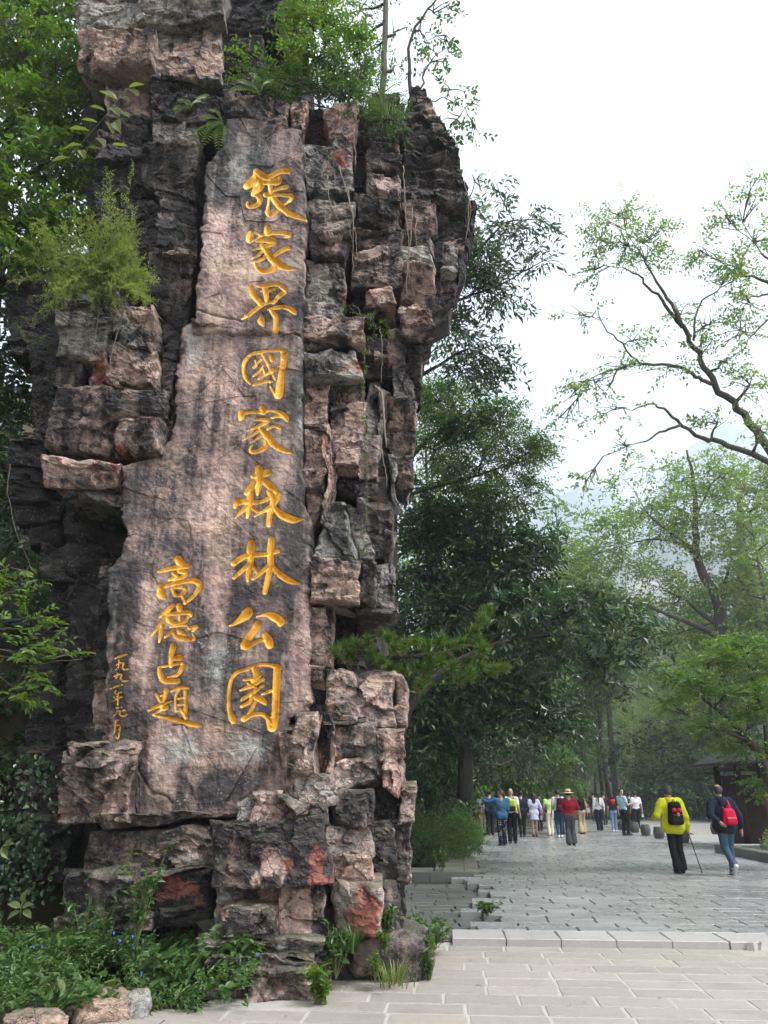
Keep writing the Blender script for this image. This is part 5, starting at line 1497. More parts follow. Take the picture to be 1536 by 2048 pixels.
# bushes: shell of leaves round a mound
def mound(name, label, cat, c, r, seed, leafL, n, mat, group=None, wr=.5):
    rg = np.random.default_rng(seed)
    root = tag(empty(name, c), label, cat, group)
    d = unit(rg.normal(0, 1, (n, 3))); d[:, 2] = np.abs(d[:, 2])
    bump_ = 1 + .28 * fbm(d * 2.5 + seed, 3)
    P = d * np.array(r) * (bump_ * (.72 + .3 * rg.random(n)))[:, None]
    D = d + rg.normal(0, .7, (n, 3)); D[:, 2] += .2
    N = d * .6 + UPV * .5 + rg.normal(0, .4, (n, 3))
    lb = MB()
    leaves_mb(lb, P, D, N, leafL * (.6 + .7 * rg.random(n)), wr)
    lb.build('foliage', mat, root, False)
    st = MB()
    for k in range(14):
        a = rg.random() * 6.28; e = np.array([math.cos(a) * r[0] * .7, math.sin(a) * r[1] * .7, r[2] * (.4 + .5 * rg.random())])
        st.tube([(0, 0, -.05), e * .5 + np.array([0, 0, .1]), e], [.015, .01, .005], 4)
    st.build('stems', M_BARK, root)
    return root
for k, (px, py, r, lab) in enumerate([(838, 1722, (.75, .7, .85), 'leafy green bush nearest the rock beside the mossy walk'), (872, 1716, (.8, .8, .95), 'second leafy bush from the rock beside the mossy walk'),
                                      (905, 1704, (.85, .9, .95), 'rounded leafy bush near the bend of the pale border stones'), (928, 1690, (.7, .9, .75), 'low leafy bush closest to the pale border stones'), (850, 1690, (1.1, 1.0, 1.3), 'taller leafy bush behind the others on the bank'),
                                      (900, 1676, (1.2, 1.2, 1.1), 'shaded leafy bush at the back of the bank')]):
    g_ = ground(px, py, .12)
    mound('bush', lab, 'bush', g_, r, 70 + k, .055, 6500, M_LWEED if k % 2 == 0 else M_LMID, 'bushes on the bank by the rock')
for k, (x, y, r) in enumerate([(11.2, 21.8, (1.3, 1.3, .85)), (11.2, 19.6, (1.3, 1.4, .85)), (13.2, 22.4, (1.4, 1.2, .9)), (11.4, 17.4, (1.3, 1.4, .8))]):
    mound('hedge', ['clipped light green hedge clump at the right edge by the kerb', 'light green hedge clump nearer the camera by the kerb', 'hedge clump behind the kerb close to the dark pavilion', 'nearest hedge clump outside the right edge'][k], 'hedge', (x, y, .15), r, 80 + k, .07, 7000, M_LPALE)
for k, (x, y, r) in enumerate([(22.5, 49.5, (3, 2.2, 3.2)), (26, 45, (3.2, 2.4, 3.8)), (19, 38.5, (2.4, 2, 3.6)), (16.8, 33, (2.0, 2, 3.0)), (23, 40, (3.0, 2.4, 3.4)), (24.5, 58, (3, 2.5, 3.4)), (21.4, 62, (3, 2.5, 3.2))]):
    if k in (2, 3, 4): y += 0; x = float(edge_w(y)) + 2.6
    mound('shrub', 'broad dark shrub with glinting leaves behind the low wall', 'shrub', (x, y, float(terrain_z(x, y)) - .1), r, 90 + k, .2, 5200, M_LDARK, 'shrubs behind the low wall')

# ---- pine growing from the cleft
rg = np.random.default_rng(101)
pine = tag(empty('pine_tree', at(735, 1350, 9.0)), 'small pine with tufted needles leaning out of the cleft over the tan block', 'tree')
pb = at(735, 1350, 9.0)
tb = MB(); nb_ = MB()
br = [[(735, 1360, 9.2, .05), (745, 1335, 9.0, .04), (775, 1315, 8.8, .03), (830, 1312, 8.7, .022), (890, 1305, 8.7, .018), (940, 1290, 8.7, .012), (968, 1240, 8.7, .006)],
      [(890, 1305, 8.7, .012), (940, 1335, 8.6, .008), (1005, 1345, 8.6, .004)], [(775, 1315, 8.8, .015), (730, 1300, 8.7, .01), (680, 1302, 8.6, .004)], [(800, 1313, 8.75, .012), (775, 1285, 8.7, .008), (765, 1272, 8.7, .004)],
      [(820, 1312, 8.7, .012), (835, 1345, 8.6, .006), (850, 1368, 8.6, .003)], [(860, 1308, 8.7, .01), (880, 1285, 8.65, .005)], [(735, 1340, 9.0, .01), (790, 1345, 8.7, .006)]]
for b_ in br:
    B = np.array([list(at(*s_[:3]) - pb) + [s_[3]] for s_ in b_])
    tb.tube(B[:, :3], B[:, 3], 6)
tips = [(672, 1302), (690, 1296), (712, 1290), (735, 1284), (765, 1268), (778, 1278), (790, 1300), (812, 1290), (835, 1285), (855, 1292), (878, 1282), (900, 1292), (835, 1335), (850, 1360), (842, 1372), (805, 1345), (782, 1340), (925, 1285), (948, 1262), (962, 1238), (972, 1222), (955, 1285),
        (935, 1325), (960, 1335), (985, 1342), (1005, 1338), (905, 1335), (880, 1325), (745, 1312), (762, 1322), (860, 1322), (920, 1360), (700, 1310), (965, 1300), (940, 1350)]
for tx, ty in tips:
    c = at(tx, ty, 8.6 + rg.normal(0, .1)) - pb
    n_ = 150
    ax = unit(np.array([(tx - 830) / 300, -.35, .55]) + rg.normal(0, .25, 3))
    d = unit(rg.normal(0, 1, (n_, 3)) * .62 + ax * .8)
    P = c + ax * rg.uniform(-.07, .02, (n_, 1))
    N = unit(rg.normal(0, 1, (n_, 3)))
    leaves_mb(nb_, P, d, N, rg.uniform(.09, .15, n_), .06, 'quad', 0)
tb.build('trunk', M_BARK, pine)
nb_.build('needles', m_leaf('pine_needle', (.04, .10, .02), (.12, .22, .04), (.30, .18, .05), .25, .5), pine, False)

# ---- mugwort tuft on the left stack
def stems_plant(name, label, cat, base_px, Y, tips_px, seed, leafL, per, mat, wr=.3, sag=.0, rad=.004):
    rg = np.random.default_rng(seed)
    b0 = at(base_px[0], base_px[1], Y)
    root = tag(empty(name, b0), label, cat)
    sb = MB(); lb = MB()
    for tx, ty, dY in tips_px:
        st = np.array([rg.normal(0, .05), rg.normal(0, .04), 0])
        e = at(tx, ty, Y + dY) - b0
        md = st * .4 + e * .6 + np.array([0, 0, abs(e[0]) * .25 + .03 - sag])
        k = np.linspace(0, 1, 10)[:, None]
        C = (1 - k) ** 2 * st + 2 * k * (1 - k) * md + k ** 2 * e
        sb.tube(C, np.linspace(rad, rad * .4, 10), 4, 0, False)
        t_ = rg.random(per) ** .8 * .9 + .1
        P = np.stack([np.interp(t_, k[:, 0], C[:, j]) for j in range(3)], -1)
        tg = unit(np.gradient(C, axis=0))
        A = np.stack([np.interp(t_, k[:, 0], tg[:, j]) for j in range(3)], -1)
        D = A * .7 + unit(rg.normal(0, 1, (per, 3))) * .8
        leaves_mb(lb, P, D, unit(rg.normal(0, 1, (per, 3)) + UPV), leafL * (.5 + rg.random(per)) * (1.25 - .7 * t_), wr)
    sb.build('stems', M_STEM, root)
    lb.build('foliage', mat, root, False)
    return root
rg = np.random.default_rng(111)
b0 = at(200, 560, 8.3)
mug = tag(empty('mugwort_clump', b0), 'bushy yellow green mugwort clump sprouting on the left rock shoulder', 'plant')
sb = MB(); lb = MB()
tips = [(rg.uniform(205, 285), rg.uniform(325, 430), 0) for _ in range(8)] + [(rg.uniform(70, 300), rg.uniform(435, 530), 0) for _ in range(50)] + [(rg.uniform(90, 300), rg.uniform(520, 610), 1) for _ in range(60)] + [(30, 565, 1), (55, 480, 0), (25, 510, 1), (100, 620, 1), (305, 560, 1), (300, 600, 1), (60, 640, 1)]
for tx, ty, dn in tips:
    e = at(tx, ty, 8.3 + rg.normal(-.15, .18)) - b0
    st = np.array([np.clip(e[0] * .55 + rg.normal(0, .12), -.5, .5), rg.normal(0, .12), rg.uniform(-.05, .05)])
    md = st * .45 + e * .55 + np.array([rg.normal(0, .05), 0, (.10 if dn else .06) + rg.normal(0, .03)])
    k = np.linspace(0, 1, 10)[:, None]
    C = (1 - k) ** 2 * st + 2 * k * (1 - k) * md + k ** 2 * e
    sb.tube(C, np.linspace(.004, .0015, 10), 4, 0, False)
    tg = unit(np.gradient(C, axis=0))
    nt_ = 20
    t_ = np.linspace(.2, 1, nt_)
    P0 = np.stack([np.interp(t_, k[:, 0], C[:, j]) for j in range(3)], -1)
    A0 = np.stack([np.interp(t_, k[:, 0], tg[:, j]) for j in range(3)], -1)
    tw = unit(A0 * .6 + unit(rg.normal(0, 1, (nt_, 3))) * .9)
    q_ = sprays(rg, P0, tw, 10, .12, .034, .3, .9, .2)
    leaves_mb(lb, *q_[:3], q_[3], .42)
sb.build('stems', M_STEM, mug)
lb.build('foliage', M_LART, mug, False)
# grass blades in it
def grass_tuft(name, label, c, n, ln, seed, mat, spread=.12):
    rg = np.random.default_rng(seed)
    root = tag(empty(name, c), label, 'grass')
    lb = MB()
    for k in range(n):
        a = rg.random() * 6.28; o_ = np.array([math.cos(a), math.sin(a), 0])
        L = ln * (.6 + .6 * rg.random()); s0 = o_ * spread * rg.random()
        kk = np.linspace(0, 1, 5)[:, None]
        bend = rg.uniform(.4, 1.0)
        C = s0 + o_ * L * bend * kk ** 1.6 * .7 + UPV * L * (kk - bend * .7 * kk ** 2.2)
        w_ = .006 * (1 - kk[:, 0]) + .0008
        S = np.cross(o_, UPV)
        V = np.concatenate([C + S * w_[:, None], C - S * w_[:, None]])
        j = np.arange(4)
        lb.add(V, [np.stack([j, j + 1, j + 6, j + 5], -1)])
    lb.build('blades', mat, root, False)
    return root
M_GRASS = m_leaf('grass_blade', (.09, .14, .04), (.19, .22, .08), (.28, .24, .11), .4)
grass_tuft('grass_tuft', 'straw tinged grass in the mugwort on the rock shoulder', at(215, 560, 8.3), 40, .42, 113, M_GRASS, .2)
grass_tuft('grass_tuft', 'arching grass at the foot of the grey boulder by the pavement', at(790, 1968, 7.75), 80, .3, 114, M_GRASS, .22)
grass_tuft('grass_tuft', 'grass hanging over the notch beside the dark overhang', at(770, 235, 8.7), 110, .5, 115, M_GRASS, .2)
grass_tuft('grass_tuft', 'upright grass in front of the orange stained block', at(705, 1905, 7.75), 46, .42, 116, M_LWEED, .06)

# ---- ferns
def fern(label, px, py, Y, fr, seed):
    rg = np.random.default_rng(seed)
    b0 = at(px, py, Y)
    root = tag(empty('fern', b0), label, 'fern')
    for tx, ty in fr:
        e = at(tx, ty, Y - .25) - b0
        md = e * .5 + np.array([0, -.1, .12])
        k = np.linspace(0, 1, 16)[:, None]
        C = 2 * k * (1 - k) * md + k ** 2 * e
        lb = MB(); lb.tube(C, np.linspace(.003, .001, 16), 3, 0, False)
        tg = unit(np.gradient(C, axis=0))
        S = unit(np.cross(tg, np.array([0, -1., .3])))
        ll = .11 * np.sin(np.pi * np.clip(k[:, 0] * .9 + .08, 0, 1)) + .01
        for sg in (1, -1):
            leaves_mb(lb, C, S * sg + tg * .45, np.tile([0, -1., .5], (16, 1)), ll, .35)
        lb.build('frond', M_LLIME, root, False)
    return root
fern('pale fern fronds drooping left of the inscription top', 445, 250, 8.45, [(405, 240), (425, 225), (380, 285), (402, 300), (436, 310), (415, 262)], 121)
fern('dark green fern on the ledge over the inscription', 520, 190, 8.5, [(470, 165), (500, 150), (455, 185), (545, 165)], 122)
fern('small fern under the upper left ledges', 380, 220, 8.8, [(350, 228), (410, 205), (362, 205), (420, 195)], 123)

# ---- sprig of large leaves before the upper left stones
def sprig(name, label, line, Y, leaves, L, mat, cat='plant', wr=.62):
    b0 = at(*line[0], Y)
    root = tag(empty(name, b0), label, cat)
    sb = MB()
    P = np.array([at(x, y, Y) - b0 for x, y in line])
    sb.tube(P, np.linspace(.006, .002, len(P)), 5)
    sb.build('stem', M_STEM, root)
    rg = np.random.default_rng(len(leaves) + abs(int(line[0][0])))
    for (x, y, a) in leaves:
        lb = MB()
        c = at(x, y, Y - .03) - b0
        d = np.array([[math.cos(R(a)), -.25, math.sin(R(a))]])
        leaves_mb(lb, c[None], d, np.array([[rg.normal(0, .3), -.7, .7]]), L * rg.uniform(.8, 1.2), wr, 'hex', .15)
        lb.build('leaf', mat, root, False)
sprig('leafy_sprig', 'sprig of large bright leaves in front of the upper left stones', [(90, 380), (150, 300), (200, 245), (255, 175)], 8.1,
      [(258, 175, 10), (255, 178, -40), (240, 195, -30), (235, 200, 150), (222, 215, -50), (210, 222, 160), (240, 225, -35), (232, 240, -70), (195, 245, 170), (215, 245, -60), (180, 262, 175), (165, 290, 190), (190, 275, -45), (160, 300, -60), (140, 315, 200), (225, 290, -10), (205, 300, 170)], .24, M_LMID)
sprig('leafy_sprig', 'broad leaved seedling against the dark rock at the lower left', [(40, 1840), (42, 1815), (45, 1800)], 7.6, [(44, 1815, 20), (42, 1815, 160), (45, 1808, 80), (46, 1820, -30), (40, 1822, 210)], .11, M_LWEED)
sprig('leafy_sprig', 'bright leaf cluster at the far lower left edge', [(-20, 1720), (0, 1700), (8, 1690)], 7.0, [(6, 1690, 10), (4, 1695, -50), (8, 1700, 60), (-6, 1705, 200)], .11, M_LWEED)

# ---- creepers on the dark left rock
rg = np.random.default_rng(131)
ivy = tag(empty('ivy', at(60, 1800, 9.0)), 'ivy creeping over the shaded rock at the lower left', 'ivy')
lb = MB(); sb = MB(); b0 = at(60, 1800, 9.0)
for k in range(15):
    x, y = rg.uniform(-20, 130), rg.uniform(1780, 1850)
    pts = []
    for s_ in range(14):
        pts.append(at(x, y, 8.85 + rg.normal(0, .05)) - b0)
        x += rg.normal(0, 9); y -= rg.uniform(8, 34)
        x = min(x, 175)
    pts = np.array(pts)
    sb.tube(pts, .004, 3, 0, False)
    n_ = 20
    t_ = rg.random(n_) * 12.9
    P = np.stack([np.interp(t_, np.arange(14), pts[:, j]) for j in range(3)], -1) + rg.normal(0, .04, (n_, 3)) + np.array([0, -.05, 0])
    D = np.stack([rg.normal(0, .7, n_), rg.normal(-.2, .2, n_), -.6 + rg.normal(0, .4, n_)], -1)
    leaves_mb(lb, P, D, np.stack([rg.normal(0, .3, n_), -1 + 0 * t_, .5 + rg.normal(0, .3, n_)], -1), rg.uniform(.04, .085, n_), .8, 'hex')
sb.build('stems', M_BARK, ivy); lb.build('foliage', M_LDARK, ivy, False)

# hanging roots and vines
def root_line(name, label, pts, r, mat, cat, leaf=0, group=None):
    b0 = at(*pts[0])
    root = tag(empty(name, b0), label, cat, group)
    A = np.array([at(*p_) - b0 for p_ in pts])
    k = np.linspace(0, 1, len(A) * 4)
    B = np.stack([np.interp(k, np.linspace(0, 1, len(A)), A[:, j]) for j in range(3)], -1)
    rg = np.random.default_rng(int(abs(pts[0][0]) * 7 + pts[0][1]))
    for _ in range(2):
        B[1:-1] = (B[:-2] + 2 * B[1:-1] + B[2:]) / 4
    B[1:-1] += rg.normal(0, .006, (len(B) - 2, 3))
    m = MB(); m.tube(B, np.linspace(r, r * .5, len(B)), 5)
    m.build('stem', mat, root)
    if leaf:
        lb = MB(); t_ = rg.random(leaf)
        P = np.stack([np.interp(t_, k, B[:, j]) for j in range(3)], -1)
        leaves_mb(lb, P, unit(rg.normal(0, 1, (leaf, 3)) + np.array([0, -.3, -.3])), unit(rg.normal(0, .5, (leaf, 3)) + np.array([0, -.7, .6])), rg.uniform(.03, .06, leaf), .6, 'hex')
        lb.build('foliage', M_LLIME, root, False)
c6 = lambda x, y: (x / 3.413, 400 + y / 3.413)
root_line('hanging_root', 'short pale root hanging under the mugwort', [(*c6(710, 590), 8.35), (*c6(625, 700), 8.3), (*c6(590, 780), 8.4), (*c6(580, 900), 8.55)], .009, M_ROOT, 'root')
root_line('hanging_root', 'pale root curling down to the orange stone on the left stack', [(*c6(675, 640), 8.35), (*c6(665, 850), 8.45), (*c6(628, 1000), 8.5), (*c6(695, 1130), 8.55)], .009, M_ROOT, 'root')
root_line('hanging_root', 'long pale root down the seam of the left stack', [(*c6(838, 640), 8.35), (*c6(838, 800), 8.35), (*c6(770, 1000), 8.35), (*c6(750, 1150), 8.35)], .008, M_ROOT, 'root')
root_line('hanging_root', 'thin root dangling in the shadow at the far left', [(20, 928, 8.8), (14, 985, 8.8), (30, 1060, 8.8), (62, 1135, 8.8)], .006, M_ROOT, 'root')
c7 = lambda x, y, Y: (580 + x / 3.84, 400 + y / 3.84, Y)
rts = [[c7(290, -190, 8.5), c7(300, 20, 8.45), c7(360, 130, 8.45), c7(420, 250, 8.5)], [c7(380, -260, 8.55), c7(470, 60, 8.5), c7(500, 260, 8.5), c7(520, 480, 8.6)], [c7(440, -100, 8.55), c7(490, 200, 8.5), c7(480, 420, 8.6), c7(475, 560, 8.6)],
       [c7(880, -100, 8.75), c7(890, 120, 8.75), c7(915, 340, 8.7), c7(910, 640, 8.7)], [c7(940, 60, 8.75), c7(930, 300, 8.7), c7(900, 500, 8.7), c7(895, 760, 8.65)], [c7(975, 150, 8.8), c7(960, 260, 8.75), c7(985, 400, 8.8)], [c7(870, -260, 9.0), c7(880, -60, 8.8), c7(880, 100, 8.75)],
       [c7(650, 1430, 8.8), c7(710, 1480, 8.7), c7(715, 1640, 8.7), c7(740, 1900, 8.7)], [c7(690, 980, 8.6), c7(710, 1130, 8.6), c7(700, 1400, 8.7)], [c7(1380, -40, 9.3), c7(1370, 160, 9.3), c7(1350, 330, 9.3)], [c7(1340, -150, 9.3), c7(1390, 60, 9.25), c7(1360, 260, 9.3)], [c7(700, 1900, 8.7), c7(730, 2050, 8.75), c7(745, 2200, 8.8)]]
RL = ['pale root looping down the grey block right of the topmost character', 'long root following the dark seam beside the second character', 'root hanging in the dark seam beside the third character', 'root falling over the tan block of the outer column', 'root ending at the orange stained face of the outer column',
      'short root stub curling out of the outer column', 'thin root draped from the mossy notch to the outer column', 'thick bare root bending down the lower right columns', 'dark root below the small yellow green shrub', 'root fringe at the outermost edge of the overhang', 'second root fringe on the edge of the overhang, a little further in', 'root trailing over the pale stones below the thick bare root']
for k, p_ in enumerate(rts):
    root_line('hanging_root', RL[k], p_, .008 if k not in (7,) else .022, M_ROOT, 'root', 0, 'aerial roots on the right columns')
root_line('vine', 'thin leafy vine hanging in the cleft right of the inscription', [c7(575, 1030, 8.45), c7(575, 1250, 8.4), c7(560, 1500, 8.45), c7(580, 1900, 8.5), (735, 990, 8.55), (727, 1080, 8.6), (726, 1110, 8.6)], .004, M_STEM, 'vine', 90)
root_line('vine', 'sparse leafy vine trailing at the left of the mugwort', [(100, 580, 8.3), (85, 620, 8.3), (90, 640, 8.3)], .004, M_STEM, 'vine', 24)
root_line('vine', 'curling vine with small leaves over the dark left flank', [(32, 645, 8.3), (50, 680, 8.3), (72, 690, 8.3), (95, 668, 8.3)], .004, M_STEM, 'vine', 30)

# ---- flower bed at the foot of the rock
rg = np.random.default_rng(141)
bed = MB(); fl_ = MB(); sb = MB()
n_ = 5200
x = rg.uniform(-5.2, -1.05, n_); y = rg.uniform(6.35, 8.7, n_)
lim = 6.75 + .12 * np.sin(x * 3)
ok = (y > lim + np.maximum(0, (x + 2.0)) * .35) & (x > -.68 * y)
x, y = x[ok], y[ok]
hgt = (.10 + .17 * np.clip((y - lim[ok]) / .8, 0, 1)) * (1 + .9 * fbm(np.stack([x * 1.7, y * 1.7, 0 * x], -1), 3))
C = np.stack([x, y, terrain_z(x, y) + hgt * (.25 + .7 * rg.random(len(x)) ** .6)], -1)
A = np.stack([rg.normal(0, .5, len(x)), rg.normal(-.3, .5, len(x)), .5 + rg.random(len(x))], -1)
gate = fbm(np.stack([x * 2.2, y * 2.2, 0 * x], -1), 3)
big = gate > .25
q_ = sprays(rg, C[~big & (gate > -.55)], A[~big & (gate > -.55)], 8, .17, .05, .8, 1., .8)
leaves_mb(bed, *q_[:3], q_[3], .40)
q_ = sprays(rg, C[big], A[big], 6, .2, .095, .6, 1., .9)
leaves_mb(bed, *q_[:3], q_[3], .6, 'hex')
o = tag(bed.build('undergrowth', M_LWEED, None, False), 'dense weeds covering the bed at the foot of the rock', kind='stuff')
for k in range(80):
    j = rg.integers(len(x))
    c = np.array([x[j], y[j], terrain_z(x[j], y[j]) + hgt[j] * 1.0 + .03])
    for a in range(3):
        an = a * 2.1 + rg.random()
        leaves_mb(fl_, c[None], np.array([[math.cos(an), -.3, math.sin(an)]]), np.array([[0, -1., .3]]), .017, .9)
o = tag(fl_.build('wild_flowers', m_simple('blue_petal', (.06, .14, .62), .6, .2, 20, 0), None, False), 'tiny blue flowers dotted through the weeds', kind='stuff')

def weed(label, px, py, Y, h, n, seed, mat, leafL=.07, spread=.18):
    rg = np.random.default_rng(seed)
    c = at(px, py, Y)
    root = tag(empty('weed', c), label, 'plant')
    sb = MB(); lb = MB()
    for k in range(n):
        a = rg.random() * 6.28
        e = np.array([math.cos(a) * spread * rg.random(), math.sin(a) * spread * rg.random(), h * (.55 + .5 * rg.random())])
        sb.tube([(0, 0, -.03), e * .5 + rg.normal(0, .02, 3), e], [.005, .004, .002], 4, 0, False)
        t_ = rg.uniform(.25, 1, 16)[:, None]
        P = e * t_
        D = unit(rg.normal(0, 1, (16, 3)) * np.array([1, 1, .5]) + UPV * .15)
        leaves_mb(lb, P, D, UPV + rg.normal(0, .3, (16, 3)), leafL * (.6 + .6 * rg.random(16)), .5, 'hex')
    sb.build('stems', M_STEM, root); lb.build('foliage', mat, root, False)
for a in [('fresh green weed at the corner of the tan base stone', 640, 2005, 7.25, .26, 12, 151, M_LLIME, .09, .14), ('leafy weed between base stone and grey boulder', 672, 1950, 7.7, .40, 14, 152, M_LWEED, .07, .16),
          ('leafy weed against the right base of the rock', 770, 1880, 8.0, .28, 10, 153, M_LWEED, .07, .12), ('weed clump at the corner of the kerb end', 868, 1895, 9.4, .32, 16, 154, M_LWEED, .07, .3), ('bright weed beside the right end of the grey boulder', 858, 1962, 8.15, .38, 14, 155, M_LMID, .06, .12),
          ('weed growing in the gap of the broken plaza edge', 975, 1826, 11.6, .12, 12, 156, M_LMID, .08, .22), ('weed clump behind the grey boulder', 820, 1880, 9.2, .25, 12, 157, M_LWEED, .07, .3), ('small weed on top of the grey boulder', 770, 1905, 7.75, .16, 6, 158, M_LLIME, .05, .08),
          ('tall feathery weed before the red patched stone', 272, 1890, 7.75, .85, 12, 159, M_LWEED, .08, .3), ('bushy weed rising left of the red patched stone', 175, 1920, 7.6, .5, 18, 160, M_LWEED, .075, .3), ('weed sprouting from the bank beside the bushes', 885, 1745, 17.4, .5, 14, 161, M_LMID, .07, .25),
          ('yellowing weed at the front of the grey boulder', 750, 1958, 7.7, .22, 7, 162, M_LLIME, .055, .1)]:
    weed(*a)

# loose stones
def boulder(label, c, size, seed, stain_shade):
    rg = np.random.default_rng(seed)
    import bmesh
    bm = bmesh.new()
    bmesh.ops.create_icosphere(bm, subdivisions=5, radius=1)
    V = np.array([v.co[:] for v in bm.verts])
    F = np.array([[v.index for v in f.verts] for f in bm.faces])
    bm.free()
    V = np.sign(V) * np.abs(V) ** .62
    off = np.array([seed * 3.1, seed * 1.7, seed])
    V = V * np.array(size) * (1 + .16 * fbm(V * 1.1 + off, 4) + .12 * facets(V + off, .7))[:, None]
    o = mesh_np('boulder', V, [F], M_ROCK, None, True, {'stain_shade': np.tile(np.array(stain_shade, float), (len(V), 1))})
    o.location = c
    o.rotation_euler = (0, 0, rg.random() * .4 - .2)
    return tag(o, label, 'boulder')
g_ = ground(785, 1966, 0)
boulder('big grey boulder leaning at the right foot of the rock', (g_[0] - .02, g_[1] + .3, .20), (.36, .30, .25), 3, (.66, .35, 0, .35))
g_ = ground(190, 2050, 0)
boulder('flat brown stone in the weeds at the bottom left', (g_[0], g_[1] + .16, .07), (.21, .16, .12), 4, (-.1, .75, 0, -.2))
boulder('whitish stone beside the flat brown stone', (g_[0] + .24, g_[1] + .22, .07), (.09, .10, .12), 5, (-.1, .2, 0, 1.1))
g_ = ground(55, 2075, 0)
boulder('rounded tan stone cut by the bottom left corner', (g_[0], g_[1] + .12, .03), (.22, .16, .11), 6, (-.1, .9, 0, .3))

# undergrowth on the slope behind the rock
rg = np.random.default_rng(171)
n_ = 9000
y = rg.uniform(12, 46, n_); x = -.5 + (y - 12) * .05 - rg.random(n_) ** 1.3 * 14
ok = x < np.where(y < 17.2, .2, edge_l(y) - 1.0)
x, y = x[ok], y[ok]
hb = MB()
C = np.stack([x, y, terrain_z(x, y) + rg.random(len(x)) * .5], -1)
A = rg.normal(0, .6, (len(x), 3)) + UPV * .7
q_ = sprays(rg, C, A, 4, .5, .22, .6, 1., .8)
leaves_mb(hb, *q_[:3], q_[3], .5)
tag(hb.build('undergrowth', M_LDARK, None, False), 'dark undergrowth on the slope behind the rock', kind='stuff')
# ================================================================== people
def seg_sdf(P, a, b, ra, rb):
    a = np.asarray(a, float); b = np.asarray(b, float)
    ab = b - a
    t_ = np.clip(((P - a) @ ab) / ((ab @ ab) + 1e-9), 0, 1)
    return np.linalg.norm(P - a - t_[..., None] * ab, axis=-1) - (ra + (rb - ra) * t_)
def ell_sdf(P, c, r):
    q_ = (P - np.asarray(c)) / np.asarray(r)
    k0 = np.linalg.norm(q_, axis=-1); k1 = np.linalg.norm(q_ / np.asarray(r), axis=-1) + 1e-9
    return k0 * (k0 - 1) / k1
def rbox_sdf(P, c, h, r):
    q_ = np.abs(P - np.asarray(c)) - (np.asarray(h) - r)
    return np.linalg.norm(np.maximum(q_, 0), axis=-1) + np.minimum(q_.max(-1), 0) - r
def smin(a, b, k):
    h = np.clip(.5 + .5 * (b - a) / k, 0, 1)
    return b + (a - b) * h - k * h * (1 - h)

def nets(fn, lo, hi, res):
    """surface nets: closed smooth mesh of fn = 0"""
    lo = np.asarray(lo, float); n = np.maximum(((np.asarray(hi) - lo) / res).astype(int) + 2, 4)
    G = np.stack(np.meshgrid(*[lo[k] + res * np.arange(n[k]) for k in range(3)], indexing='ij'), -1)
    D = fn(G.reshape(-1, 3)).reshape(n)
    D[[0, -1]] = np.maximum(D[[0, -1]], 1e-3); D[:, [0, -1]] = np.maximum(D[:, [0, -1]], 1e-3); D[:, :, [0, -1]] = np.maximum(D[:, :, [0, -1]], 1e-3)
    ins = D < 0
    c8 = [(i, j, k) for i in (0, 1) for j in (0, 1) for k in (0, 1)]
    sh = lambda A, o: A[o[0]:o[0] + n[0] - 1, o[1]:o[1] + n[1] - 1, o[2]:o[2] + n[2] - 1]
    cnt = sum(sh(ins, o).astype(int) for o in c8)
    act = (cnt > 0) & (cnt < 8)
    acc = np.zeros(act.shape + (3,)); num = np.zeros(act.shape)
    for ax in range(3):
        for o in c8:
            if o[ax]: continue
            o2 = list(o); o2[ax] = 1
            a, b = sh(D, o), sh(D, o2)
            cr = (a < 0) != (b < 0)
            t_ = np.where(cr, a / np.where(cr, a - b, 1), 0)
            p = np.broadcast_to(np.array(o, float), act.shape + (3,)).copy()
            p[..., ax] = t_
            acc += p * cr[..., None]; num += cr
    idx = np.full(act.shape, -1); idx[act] = np.arange(act.sum())
    ijk = np.stack(np.where(act), -1)
    V = lo + res * (ijk + acc[act] / num[act][:, None])
    F = []
    for ax in range(3):
        u, v = [(1, 2), (2, 0), (0, 1)][ax]
        sl0 = [slice(None)] * 3; sl1 = [slice(None)] * 3
        sl0[ax] = slice(0, -1); sl1[ax] = slice(1, None)
        a, b = ins[tuple(sl0)], ins[tuple(sl1)]
        e = np.stack(np.where(a != b), -1)
        e = e[(e[:, u] > 0) & (e[:, v] > 0) & (e[:, u] < n[u] - 1) & (e[:, v] < n[v] - 1)]
        s_ = a[tuple(e.T)]
        du = np.zeros(3, int); du[u] = 1; dv = np.zeros(3, int); dv[v] = 1
        g_ = lambda o: idx[tuple((e + o).T)]
        Q = np.stack([g_(-du - dv), g_(-dv), g_(0 * du), g_(-du)], -1)
        Q[~s_] = Q[~s_][:, ::-1]
        F.append(Q)
    return V, np.concatenate(F)

_mc = {}
def cloth(c, var=.22):
    k = ('c',) + tuple(c)
    if k not in _mc: _mc[k] = m_cloth('cloth', c, .9, var)
    return _mc[k]
M_SKIN = m_simple('skin', (.42, .25, .17), .6, .12, 30, .05)
M_HAIR = m_simple('black_hair', (.012, .011, .011), .5, .4, 60, .3)
M_GREYHAIR = m_simple('greying_hair', (.05, .05, .052), .6, .7, 60, .3)
M_REDHAIR = m_simple('reddish_hair', (.07, .022, .015), .5, .4, 60, .3)
M_EYE = m_simple('eye', (.01, .01, .01), .3, 0, 10, 0)
M_LIP = m_simple('lip', (.30, .11, .09), .5, 0, 10, 0)
M_SHOE = m_simple('dark_shoe', (.015, .015, .017), .6, .3, 30, .1)
M_WSHOE = m_simple('white_shoe', (.55, .55, .55), .6, .2, 30, .1)
M_STRAW = m_simple('straw', (.52, .38, .19), .9, .3, 60, .3)
BLACK, NAVY, WHITE = (.010, .010, .012), (.012, .018, .034), (.62, .62, .66)

